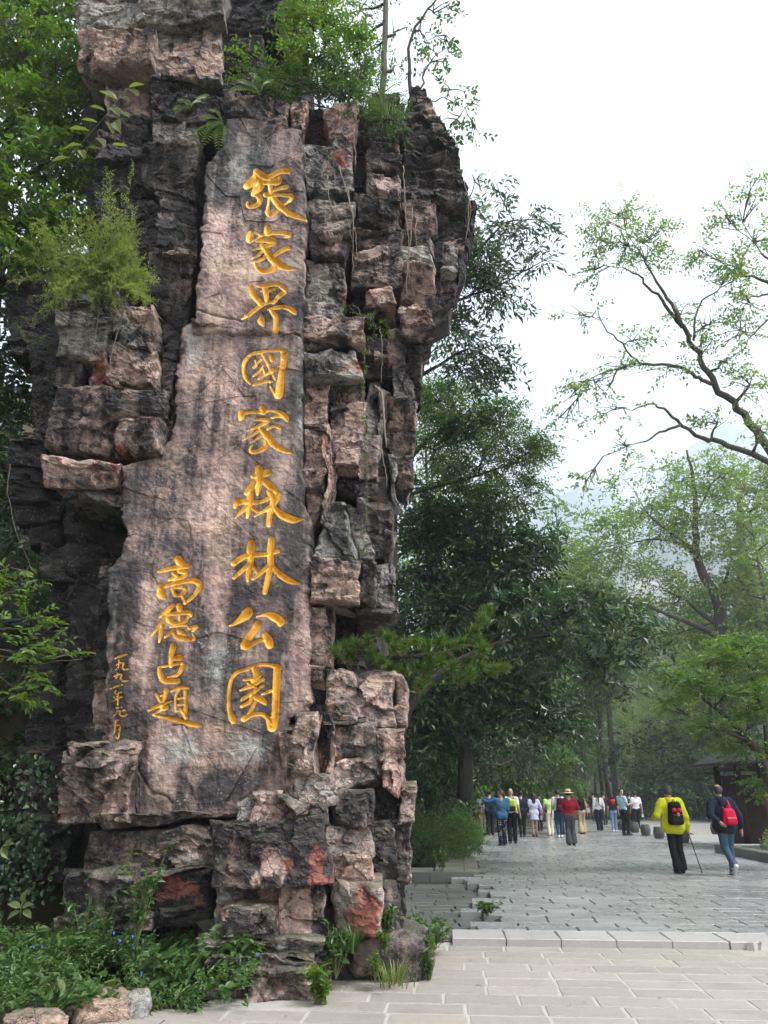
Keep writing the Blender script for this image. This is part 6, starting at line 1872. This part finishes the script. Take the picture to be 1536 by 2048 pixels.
t = NT('polka_dot_cloth')
p_ = t.pos((1, 1, 1), 'obj')
vo = t.t.nodes.new('ShaderNodeTexVoronoi'); vo.inputs['Scale'].default_value = 16; vo.inputs['Randomness'].default_value = .15
t.link(p_, vo.inputs['Vector'])
t.bsdf(t.mix(t.math('LESS_THAN', vo.outputs['Distance'], .24), (.015, .015, .03), (.6, .6, .62)), .9, None, 0, .1)
M_DOTS = t.mat

def person(label, feet, H, rz, top, bottom, shoes=M_SHOE, hair=M_HAIR, hairstyle='short', sleeves='long', stride=.0, arms=None, bottomkind='trousers', res=.026, hat=None, skin=M_SKIN,
           lean=0., fat=1.0, top_loose=1.0, top_hem=.84, sidelean=0., face=True, headturn=0., flare=1.0, hood=None, z0=PZ, foot_up=False, extra=None):
    """figure of 1.70 m scaled to H; faces +y; arms: {side: (elbow, wrist)} in metres from the shoulder"""
    k = H / 1.70
    root = tag(empty('person', (feet[0], feet[1], z0), rz), label, 'person')
    root.scale = (k, k, k)
    J = {}
    sw = lambda z: np.array([sidelean * z, lean * z, 0])
    for s, sg in (('l', -1), ('r', 1)):
        st = stride * sg
        J['hip' + s] = np.array([.085 * sg, 0, .90]) + sw(.9)
        J['ank' + s] = np.array([.075 * sg, st, .085])
        kneeb = .05 + (.10 if st < -.1 else 0)
        J['kne' + s] = (J['hip' + s] + J['ank' + s]) / 2 + np.array([.005 * sg, kneeb, .03])
        if foot_up and st < 0:
            J['ank' + s] = np.array([.075 * sg + sidelean * .05, st - .10, .20])
            J['kne' + s] = (J['hip' + s] + J['ank' + s]) / 2 + np.array([.0, .13, -.02])
        J['sho' + s] = np.array([.175 * sg * (fat * .3 + .7), -.01, 1.39]) + sw(1.39)
        e, w_ = (arms or {}).get(s, ((.06 * sg, -.03, -.28), (.08 * sg, .03 - st * .6, -.53)))
        J['elb' + s] = J['sho' + s] + np.array(e)
        J['wri' + s] = J['sho' + s] + np.array(w_)
    pel = np.array([0, 0, .95]) + sw(.95); che = np.array([0, -.005, 1.24]) + sw(1.24); nek = np.array([0, -.01, 1.43]) + sw(1.43)
    hd = np.array([0, .02, 1.585]) + sw(1.585)
    ct, s_t = math.cos(headturn), math.sin(headturn)
    def toh(P):                      # into head space
        q_ = P - hd
        return np.stack([q_[:, 0] * ct + q_[:, 1] * s_t, -q_[:, 0] * s_t + q_[:, 1] * ct, q_[:, 2]], -1)
    def fromh(v):
        return hd + np.array([v[0] * ct - v[1] * s_t, v[0] * s_t + v[1] * ct, v[2]])
    def torso(P, inf):
        Q = P.copy(); Q = (Q - np.array([0, 0, 0])); Q[:, 1] *= 1.45; 
        f = lambda v: np.array([v[0], v[1] * 1.45, v[2]])
        d = seg_sdf(Q, f(pel) + [-.06 * fat, 0, 0], f(pel) + [.06 * fat, 0, 0], .115 * fat + inf, .115 * fat + inf)
        d = smin(d, seg_sdf(Q, f(pel) + [0, 0, .05], f(che), .125 * fat + inf, .135 * fat + inf), .06)
        d = smin(d, seg_sdf(Q, f(che) + [-.055 * fat, 0, 0], f(che) + [.055 * fat, 0, 0], .125 * fat + inf, .125 * fat + inf), .06)
        d = smin(d, seg_sdf(Q, f(J['shol']) + [.03, 0, -.02], f(J['shor']) + [-.03, 0, -.02], .07 + inf, .07 + inf), .07)
        return d * .85
    def arm(P, s, inf, upto=1.0):
        a, b, c = J['sho' + s], J['elb' + s], J['wri' + s]
        d = seg_sdf(P, a, b if upto >= 1 else a + (b - a) * upto * 1.6, .056 + inf, .045 + inf * 1.15)
        if upto >= 1:
            d = smin(d, seg_sdf(P, b, c, .043 + inf, .030 + inf), .02)
        return d
    def leg(P, s, inf, fl=1.0):
        d = seg_sdf(P, J['hip' + s], J['kne' + s], .088 * (.5 + .5 * fat) + inf, .057 + inf)
        return smin(d, seg_sdf(P, J['kne' + s], J['ank' + s], .055 + inf, (.036 + inf) * fl), .03)
    def head(P):
        Q = toh(P)
        d = ell_sdf(Q, (0, 0, .02), (.076, .096, .112))
        d = smin(d, ell_sdf(Q, (0, .025, -.055), (.055, .062, .062)), .03)
        d = smin(d, seg_sdf(Q, (0, .088, .005), (0, .112, -.028), .009, .016), .012)
        for sg in (-1, 1):
            d = smin(d, ell_sdf(Q, (.078 * sg, -.005, -.005), (.012, .022, .033)), .008)
        return d
    def body(P):
        d = smin(head(P), seg_sdf(P, nek - [0, 0, .03], hd - [0, .015, .07], .055, .05), .03)
        d = smin(d, torso(P, 0), .03)
        for s in 'lr':
            d = smin(d, arm(P, s, 0), .025)
            d = smin(d, leg(P, s, -.004), .03)
            dirw = unit(J['wri' + s] - J['elb' + s])
            d = smin(d, seg_sdf(P, J['wri' + s], J['wri' + s] + dirw * .075, .028, .030), .015)
            d = smin(d, seg_sdf(P, J['ank' + s], J['ank' + s] + [0, .13, -.05], .036, .03), .02)
        return d
    lo, hi = np.array([-.62, -.75, -.02]), np.array([.62, .75, 1.76])
    V, F = nets(body, lo, hi, res)
    bb = MB(); bb.add(V, [F])
    for s, sg in (('l', -1), ('r', 1)):   # fingers and thumb
        dirw = unit(J['wri' + s] - J['elb' + s])
        side = unit(np.cross(dirw, np.array([1, .2, 0])))
        pal = unit(np.cross(side, dirw)) * sg
        base = J['wri' + s] + dirw * .08
        for f, (o_, ln) in enumerate([(-.024, .065), (-.008, .075), (.008, .072), (.024, .055)]):
            a = base + side * o_
            b = a + dirw * ln * .55 + pal * .006
            c = b + dirw * ln * .4 - pal * .022
            bb.tube([a - dirw * .02, b, c], [.0095, .0085, .006], 5)
        a = J['wri' + s] + dirw * .03 - side * .024
        bb.tube([a, a - side * .028 + dirw * .03, a - side * .03 + dirw * .06], [.011, .010, .007], 5)
    bb.build('body', skin, root)
    # clothes
    def shirt(P):
        d = torso(P, .016 * top_loose)
        if top_loose > 1.3:
            d = smin(d, seg_sdf(P, pel + [-.07, 0, -.06], pel + [.07, 0, -.06], .125 * fat, .125 * fat), .08)
        for s in 'lr':
            if sleeves != 'none':
                d = smin(d, arm(P, s, .013 * top_loose, 1.0 if sleeves == 'long' else .42), .025)
                if sleeves == 'long':
                    d = np.maximum(d, -(np.linalg.norm(P - J['wri' + s] - unit(J['wri' + s] - J['elb' + s]) * .05, axis=-1) - .05))
        d = np.maximum(d, (top_hem + sw(.84)[2]) - P[:, 2])
        d = np.maximum(d, -(seg_sdf(P, nek + [0, .01, .0], hd, .06, .09)))
        return d + .003 * np.sin(P[:, 2] * 46 + P[:, 0] * 21) + (.005 + .003 * top_loose) * fbm(P * np.array([9, 9, 6]), 3)
    V, F = nets(shirt, lo, hi, res)
    mesh_np('top', V, [F], top if isinstance(top, bpy.types.Material) else cloth(top), root)
    if bottomkind == 'trousers':
        def tr_(P):
            d = np.minimum(leg(P, 'l', .016, flare), leg(P, 'r', .016, flare))
            Q = P.copy(); Q[:, 1] *= 1.35
            pq = pel * np.array([1, 1.35, 1])
            d = smin(d, seg_sdf(Q, pq + [-.06 * fat, 0, -.02], pq + [.06 * fat, 0, -.02], .125 * fat, .125 * fat) * .9, .05)
            d = np.maximum(d, P[:, 2] - 1.03)
            d = np.maximum(d, .06 - P[:, 2])
            return d + .009 * fbm(P * np.array([8, 8, 5]), 3)
        V, F = nets(tr_, lo, hi, res)
        mesh_np('trousers', V, [F], bottom if isinstance(bottom, bpy.types.Material) else cloth(bottom), root)
    elif bottomkind == 'dress':
        def tr_(P):
            Q = P.copy(); Q[:, 1] *= 1.2
            d = seg_sdf(Q, pel + [0, 0, .12], pel + [0, 0, -.38], .13, .21) * .9
            d = np.maximum(d, .66 - P[:, 2]); d = np.maximum(d, P[:, 2] - 1.12)
            return d + .006 * np.sin(np.arctan2(P[:, 0], P[:, 1]) * 9)
        V, F = nets(tr_, lo, hi, res)
        mesh_np('skirt', V, [F], cloth(bottom), root)
    # shoes
    for s, sg in (('l', -1), ('r', 1)):
        a = J['ank' + s]
        up = foot_up and a[2] > .15
        tip = np.array([0.01 * sg, .15, -.045]) if not up else np.array([0, .06, -.14])
        heel = np.array([0, -.035, -.04]) if not up else np.array([0, -.07, -.0])
        fn = lambda P: np.maximum(smin(seg_sdf(P, a + heel, a + tip, .046, .040), seg_sdf(P, a + [0, 0, .01], a + [0, .03, -.03], .045, .045), .03), (.004 - P[:, 2]) if not up else -1)
        V, F = nets(fn, a - .22, a + .26, min(res, .018))
        mesh_np('shoe', V, [F], shoes, root)
    # hair, face
    if hairstyle != 'bald':
        def hr(P):
            Q = toh(P)
            d = ell_sdf(Q, (0, -.012, .032), (.086, .102, .116))
            d = np.maximum(d, np.minimum(Q[:, 1] - .035, .082 - Q[:, 2]))
            d = np.maximum(d, -.055 - Q[:, 2])
            if hairstyle == 'thin':
                d = np.maximum(d, Q[:, 2] - .10)
            if hairstyle == 'long':
                d = smin(d, seg_sdf(Q * np.array([.75, 1, 1]), (0, -.05, 0), (0, -.085, -.26), .082, .062), .03)
            if hairstyle == 'ponytail':
                d = smin(d, seg_sdf(Q, (0, -.10, .03), (0.02, -.14, -.30), .045, .02), .02)
            if hairstyle == 'bob':
                d = smin(d, ell_sdf(Q, (0, -.035, -.03), (.098, .085, .09)), .02)
            return d + .004 * fbm(P * 30, 2)
        V, F = nets(hr, hd - [.2, .25, .45], hd + [.2, .2, .2], min(res, .02))
        if len(V): mesh_np('hair', V, [F], hair, root)
    if face:
        for sg in (-1, 1):
            m = MB(); c = fromh((.031 * sg, .088, .018))
            m.lathe([(.001, -.008), (.010, -.004), (.012, 0), (.010, .004), (.001, .008)], c, 8)
            m.build('eye', M_EYE, root)
        m = MB(); c = fromh((0, .086, -.062))
        m.box(c, (.042, .016, .009), headturn); m.build('mouth', M_LIP, root)
    if hat:
        m = MB()
        m.lathe([(.001, .11), (.07, .11), (.092, .09), (.098, .02), (.12, .0), (.21, -.012), (.212, -.02), (.11, -.012), (.001, -.01)], hd + [0, -.005, .05], 24)
        m.build('hat', hat, root)
        m = MB(); m.lathe([(.1, .022), (.102, .024), (.102, .048), (.098, .05)], hd + [0, -.005, .05], 24); m.build('hat_band', cloth((.05, .03, .02)), root)
    if hood:
        V, F = nets(lambda P: smin(seg_sdf(P, nek + [-.07, -.05, .0], nek + [.07, -.05, .0], .055, .055), ell_sdf(P, nek + [0, -.11, -.06], (.10, .055, .11)), .04), nek - .3, nek + .3, .02)
        mesh_np('hood', V, [F], cloth(hood), root)
    root['_k'] = k
    return root, J, dict(pel=pel, che=che, nek=nek, hd=hd)

def w_pt(root, p):
    """local figure point -> world"""
    k = root.scale[0]; a = root.rotation_euler[2]
    x, y, z = np.array(p) * k
    return np.array([root.location[0] + x * math.cos(a) - y * math.sin(a), root.location[1] + x * math.sin(a) + y * math.cos(a), root.location[2] + z])

def backpack(label, root, B, main, pocket, strap, size=(.15, .085, .23), drop=0.0, sub=None, off=0.0, straps2=False):
    k = root.scale[0]
    c = B['che'] + np.array([off, -.145 - size[1] * .75, -.04 - drop])
    o = tag(empty('backpack', w_pt(root, c), root.rotation_euler[2]), label, 'backpack')
    o.scale = (k, k, k)
    V, F = nets(lambda P: np.minimum(rbox_sdf(P * np.array([1 + 0, 1, 1]) / np.array([1, 1, 1]), (0, 0, 0), np.array(size) * np.array([1, 1, 1]), .07), 9), -np.array(size) - .06, np.array(size) + .06, .016)
    taper = 1 - .18 * np.clip(V[:, 2:3] / size[2], -1, 1)
    V[:, :1] *= taper
    mesh_np('bag_body', V, [F], cloth(main), o)
    V, F = nets(lambda P: rbox_sdf(P, (0, -size[1] - .01, -size[2] * .45), (size[0] * .82, .045, size[2] * .42), .035), (-.3, -.3, -.35), (.3, .1, .2), .014)
    mesh_np('pocket', V, [F], cloth(pocket), o)
    m = MB()
    for sg in (-1, 1):
        sh = np.array([sg * .105, .13 + size[1] * .7, .20 + drop]) - np.array([off, 0, 0])
        t_ = np.array([sg * .06, size[1] * .6, size[2] * .80])
        m.tube([t_, t_ * .5 + (sh + np.array([0, -.06, -.02])) * .5 + np.array([0, .0, .02]), sh + np.array([0, -.075, -.01]), sh + np.array([0, -.02, .035]), sh + np.array([sg * .01, .06, .0])], [.017] * 5, 6)
    m.tube([(-.03, size[1] * .3, size[2] * .95), (0, size[1] * .3, size[2] + .05), (.03, size[1] * .3, size[2] * .95)], .009, 6)
    m.build('strap', cloth(strap), o)
    m = MB(); m.box((0, -size[1] - .057, -size[2] * .12), (size[0] * 1.3, .008, .012)); m.build('zip', cloth((.25, .25, .25) if sub is None else sub), o, False)
    if straps2:   # red net pouch and clip on the black pack
        m = MB()
        for sg in (-1, 1):
            m.lathe([(.001, -.045), (.04, -.03), (.052, 0), (.04, .03), (.001, .045)], (sg * .055, -size[1] - .035, .06), 10)
        m.build('pouch', cloth((.55, .015, .02)), o)
        m = MB(); m.tube([(math.cos(a) * .022, -size[1] - .08, -.02 + math.sin(a) * .03) for a in np.linspace(0, 6.28, 10)], .006, 5, 0, False); m.build('clip', m_simple('clip_metal', (.6, .6, .6), .3, .1, 10, 0, .8), o)
    return o

def handbag(label, c, size, mat, rz=0., ln=.3, name='handbag', cat='bag'):
    o = tag(empty(name, c, rz), label, cat)
    V, F = nets(lambda P: rbox_sdf(P, (0, 0, 0), size, min(size) * .6), -np.array(size) - .05, np.array(size) + .05, .018)
    V[:, 0] *= 1 - .15 * np.clip(V[:, 2] / size[2], -1, 1)
    mesh_np('bag_body', V, [F], mat, o)
    m = MB(); a = np.linspace(0, math.pi, 9)
    m.tube([(math.cos(t_) * size[0] * .6, 0, size[2] * .8 + math.sin(t_) * ln) for t_ in a], .007, 5); m.build('strap', mat, o)
    return o

g = lambda px, py: ground(px, py, PZ)
NR = .019
# the two walkers in front
yr, yJ, yB = person('person in a bright yellow jacket and black trousers leaning on a walking cane', g(1362, 1747), 1.70, R(3), (.52, .55, .02), BLACK, M_SHOE, M_GREYHAIR, 'short', 'long', .07,
    {'l': ((-.13, -.02, -.26), (-.13, .17, -.32)), 'r': ((.10, -.02, -.30), (.145, .03, -.56))}, res=NR, fat=1.22, top_loose=2.4, top_hem=.76, sidelean=-.045, flare=1.9, hood=(.52, .55, .02))
backpack('black backpack with red pouches on the yellow jacket', yr, yB, (.008, .008, .009), (.014, .014, .015), (.01, .01, .01), (.15, .08, .23), .03, (.5, .02, .03), 0, True)
hw = w_pt(yr, yJ['wrir'] + np.array([.01, .0, -.08]))
cane = tag(empty('cane', (hw[0] + .22, hw[1] + .12, PZ)), 'dark walking cane held in the right hand of the yellow jacket walker', 'cane')
m = MB(); e = hw - np.array(cane.location)
m.tube([(0, 0, 0), e * .5, e], [.008, .010, .011], 8); m.build('shaft', M_SHOE, cane)
m = MB(); m.tube([e + np.array([-.03, 0, .0]), e + np.array([.02, 0, .015]), e + np.array([.10, 0, .0])], [.011, .012, .009], 8); m.build('handle', M_SHOE, cane)
m = MB(); m.lathe([(.001, -.002), (.013, 0), (.012, .03), (.008, .04)], (0, 0, .002), 10); m.build('rubber_tip', M_SHOE, cane)
nr, nJ, nB = person('striding person in a dark navy hooded jacket and jeans, one hand behind the back', g(1468, 1752), 1.72, R(2), NAVY, (.045, .085, .13), M_WSHOE, M_GREYHAIR, 'thin', 'long', .16,
    {'l': ((-.12, -.10, -.24), (.02, -.19, -.38)), 'r': ((.15, -.02, -.28), (.19, .05, -.53))}, res=NR, fat=1.15, top_loose=2.0, top_hem=.78, sidelean=-.05, hood=NAVY, foot_up=True, flare=1.3)
backpack('bright red backpack with pink straps on the navy jacket', nr, nB, (.55, .012, .06), (.48, .010, .05), (.66, .03, .10), (.135, .07, .16), .10, (.75, .35, .40), .05)

# the group under the trees, left to right
R0 = .03
person('person in a pale grey shirt and khaki trousers at the far left of the group', g(967, 1669), 1.64, R(10), (.42, .42, .42), (.27, .24, .19), M_SHOE, M_GREYHAIR, 'short', 'short', .06, res=R0)
a_, aJ, aB = person('person in a blue tee and dark navy trousers with a black pouch', g(982, 1675), 1.72, R(-5), (.02, .07, .17), (.012, .016, .03), M_SHOE, M_HAIR, 'short', 'short', .03, res=R0, fat=1.15)
handbag('small black pouch with red trim hanging on the blue tee', w_pt(a_, aB['pel'] + np.array([.09, -.19, .12])), (.075, .04, .09), cloth((.02, .012, .014)), 0, .25)
person('person in denim shirt and polka dot trousers with long reddish ponytail, one arm raised', g(1006, 1691), 1.68, R(8), (.035, .10, .19), M_DOTS, M_SHOE, M_REDHAIR, 'ponytail', 'long', .03,
       {'l': ((-.22, .10, -.08), (-.42, .22, .02)), 'r': ((.05, .03, -.28), (.06, .16, -.46))}, res=.024, headturn=R(70), flare=1.5, top_hem=.80, top_loose=1.4)
b_, bJ, bB = person('bald person in a white tee and black trousers with a lime green backpack', g(1026, 1687), 1.73, R(-14), (.58, .58, .60), BLACK, M_SHOE, M_GREYHAIR, 'bald', 'short', .05,
       {'r': ((.06, -.08, -.26), (.10, -.02, -.50))}, res=.024, fat=1.2, flare=1.5)
backpack('lime green and black backpack on the bald person', b_, bB, (.40, .55, .06), (.02, .02, .02), (.015, .015, .015), (.13, .08, .20), .02, None, .07)
person('person in dark navy clothes standing between the lime backpack and the lavender dress', g(1046, 1674), 1.68, R(0), (.010, .017, .026), (.010, .010, .014), M_SHOE, M_HAIR, 'short', 'long', .06, res=R0, fat=1.15)
c_, cJ, cB = person('person in a short lavender dress with long black hair', g(1071, 1674), 1.60, R(0), (.50, .48, .66), (.50, .48, .66), M_SHOE, M_HAIR, 'long', 'long', .06, {'r': ((.10, .0, -.24), (.15, .06, -.46)), 'l': ((-.09, .0, -.26), (-.10, .05, -.5))}, 'dress', res=.026, flare=1, top_loose=1.6)
handbag('lavender bag held beside the lavender dress', w_pt(c_, cJ['wrir'] + np.array([-.02, .02, -.20])), (.05, .03, .08), cloth((.34, .30, .46)), 0, .1)
person('dark dressed person half hidden behind the lavender dress', g(1081, 1662), 1.68, R(0), (.02, .02, .02), BLACK, M_SHOE, M_HAIR, 'short', 'long', .05, res=.034)
d_, dJ, dB = person('person in a pale green tee and cream trousers', g(1102, 1672), 1.62, R(5), (.42, .62, .22), (.60, .56, .46), M_WSHOE, M_HAIR, 'bob', 'short', .05, res=R0, flare=1.6)
handbag('dark shoulder strap bag on the pale green tee', w_pt(d_, dB['pel'] + np.array([-.17, -.1, .05])), (.05, .04, .07), cloth((.03, .03, .03)), 0, .2)
e_, eJ, eB = person('person in a white tee and blue jeans carrying a navy backpack', g(1121, 1676), 1.72, R(-3), (.56, .56, .62), (.025, .055, .11), M_WSHOE, M_HAIR, 'short', 'short', .14, res=R0)
backpack('navy backpack on the white tee beside the straw hat', e_, eB, (.010, .013, .022), (.014, .017, .028), (.01, .012, .02), (.14, .08, .24), .03, None, .04)
person('grey haired person mostly hidden between navy backpack and straw hat', g(1131, 1668), 1.70, R(0), (.10, .10, .12), (.02, .03, .05), M_SHOE, M_GREYHAIR, 'short', 'long', .05, res=.034)
person('person in a dark red shirt and grey trousers wearing a wide straw hat', g(1144, 1691), 1.68, R(0), (.20, .006, .022), (.055, .062, .068), M_SHOE, M_HAIR, 'short', 'long', .0,
       {'l': ((-.11, .02, -.25), (-.02, .20, -.28)), 'r': ((.11, .02, -.25), (.02, .20, -.28))}, res=.024, fat=1.22, flare=2.2, hat=M_STRAW)
f_, fJ, fB = person('person in a black sleeveless top and wide tan trousers', g(1166, 1668), 1.64, R(0), (.012, .012, .012), (.40, .30, .20), M_SHOE, M_HAIR, 'long', 'none', .05, res=R0, flare=2.6)
handbag('pale grey handbag on the arm of the tan trousers walker', w_pt(f_, fJ['wrir'] + np.array([.03, -.02, .10])), (.09, .045, .10), cloth((.38, .36, .34)), 0, .18)
person('dark person stepping to the right behind the white crossbody top', g(1190, 1644), 1.70, R(-10), (.012, .014, .016), (.012, .012, .014), M_SHOE, M_HAIR, 'short', 'long', .16, res=.034)
h_, hJ, hB = person('person in a white long sleeved top and navy trousers with a dark crossbody strap', g(1201, 1664), 1.66, R(0), (.52, .52, .54), (.012, .016, .026), M_WSHOE, M_HAIR, 'ponytail', 'long', .05, res=R0, flare=1.7)
m = MB(); m.tube([hB['nek'] + np.array([-.10, -.08, -.02]), hB['che'] + np.array([.0, -.155, -.02]), hB['pel'] + np.array([.13, -.12, .05])], .012, 5); m.build('crossbody_strap', cloth((.05, .03, .03)), h_)
person('person in a dark maroon top behind the white crossbody top', g(1212, 1650), 1.70, R(0), (.055, .014, .02), (.03, .03, .035), M_SHOE, M_GREYHAIR, 'short', 'long', .06, res=.034)
person('person in a black vest with a red hood and light blue jeans', g(1230, 1664), 1.56, R(-5), (.014, .014, .02), (.13, .22, .33), M_WSHOE, M_HAIR, 'bob', 'short', .07, res=R0, hood=(.55, .015, .02), top_hem=.9)
person('person in a pale blue polo turning back to look at the camera with folded hands', g(1253, 1671), 1.76, R(-65), (.33, .52, .60), BLACK, M_SHOE, M_HAIR, 'short', 'short', .05,
       {'r': ((.05, .06, -.26), (-.05, .28, -.24)), 'l': ((-.04, .04, -.27), (.08, .26, -.28))}, res=.024, fat=1.1, headturn=R(-95), lean=-.05, flare=1.3)
person('dark dressed person behind the pale blue polo', g(1264, 1657), 1.66, R(0), (.014, .02, .04), (.02, .012, .012), M_SHOE, M_HAIR, 'short', 'long', .05, res=.034)
k_, kJ, kB = person('person in a white tee and black trousers carrying a plastic bag', g(1277, 1662), 1.68, R(0), (.60, .59, .68), (.014, .014, .018), M_WSHOE, M_HAIR, 'short', 'short', .09, res=R0)
handbag('small pale plastic bag in the hand of the white tee walker', w_pt(kJ and k_, kJ['wrir'] + np.array([0, .02, -.20])), (.05, .035, .08), m_simple('thin_plastic', (.5, .48, .48), .4, .3, 12, .3), 0, .06, 'plastic_bag')
gg = ground(1373, 1640, .09)
person('dark dressed person with pale hair standing on the road near the low wall', gg, 1.68, R(20), (.012, .013, .018), (.014, .014, .016), M_SHOE, m_simple('pale_hair', (.35, .34, .32), .7), 'short', 'long', .04, res=.036, z0=.09)
gg = ground(1196, 1640, .09)
# ================================================================== timber pavilion at the right edge
M_WOOD = m_simple('dark_red_timber', (.035, .014, .010), .7, .4, 6, .3)
M_ROOFT = m_simple('dark_roof_tile', (.02, .02, .022), .8, .3, 10, .4)
pv_ = tag(empty('pavilion', (13.0, 26.0, .06)), 'dark red timber pavilion half hidden under the maple at the right edge', 'pavilion')
for (x, y) in [(-1.7, -1.6), (1.7, -1.6), (1.7, 1.6), (-1.7, 1.6), (-.57, -1.6), (.57, -1.6), (-1.7, 0)]:
    m = MB(); m.lathe([(.11, 0), (.11, 2.5)], (x, y, 0), 10); m.build('post', M_WOOD, pv_)
for z in (.45, .85, 2.1, 2.35):
    m = MB()
    for (a, b) in [((-1.7, -1.6), (1.7, -1.6)), ((-1.7, 1.6), (1.7, 1.6)), ((-1.7, -1.6), (-1.7, 1.6)), ((1.7, -1.6), (1.7, 1.6))]:
        m.box(((a[0] + b[0]) / 2, (a[1] + b[1]) / 2, z), (abs(a[0] - b[0]) + .07, abs(a[1] - b[1]) + .07, .09))
    m.build('rail', M_WOOD, pv_, False)
for i in range(17):
    m = MB(); m.box((-1.55 + i * .195, -1.6, .65), (.04, .04, .32)); m.build('baluster', M_WOOD, pv_, False)
m = MB()
m.add([[-2.3, -2.2, 2.45], [2.3, -2.2, 2.45], [2.3, 2.2, 2.45], [-2.3, 2.2, 2.45], [-.8, 0, 3.7], [.8, 0, 3.7], [-2.3, -2.2, 2.52], [2.3, -2.2, 2.52], [2.3, 2.2, 2.52], [-2.3, 2.2, 2.52]],
      [[[6, 7, 5, 4], [8, 9, 4, 5], [0, 3, 2, 1], [0, 1, 7, 6], [1, 2, 8, 7], [2, 3, 9, 8], [3, 0, 6, 9]], [[7, 8, 5], [9, 6, 4]]])
m.build('roof', M_ROOFT, pv_, False)
m = MB(); m.box((0, 1.5, 1.1), (3.2, .06, 2.1)); m.build('back_wall', M_WOOD, pv_, False)

# ================================================================== fallen leaves and litter on the paving
rg = np.random.default_rng(201)
lt = MB()
for k in range(150):
    x, y = rg.uniform(-1.0, 5.5), rg.uniform(6.6, 22)
    if x < -1.2 + max(0, (y - 7.4)) * .8 or x > .55 * y: continue
    z = PZ + .008 if (y > 10.6 and x > edge_l(y)) else .014
    if 9.6 < y < 10.7: continue
    leaves_mb(lt, np.array([[x, y, z]]), np.array([[*rg.normal(0, 1, 2), .02]]), np.array([[rg.normal(0, .1), rg.normal(0, .1), 1.]]), rg.uniform(.025, .055), .5)
tag(lt.build('litter', m_leaf('fallen_leaf', (.16, .12, .04), (.30, .24, .08), (.35, .2, .05), .1, .8), None, False), 'fallen yellow and brown leaves scattered on the paving', kind='stuff')
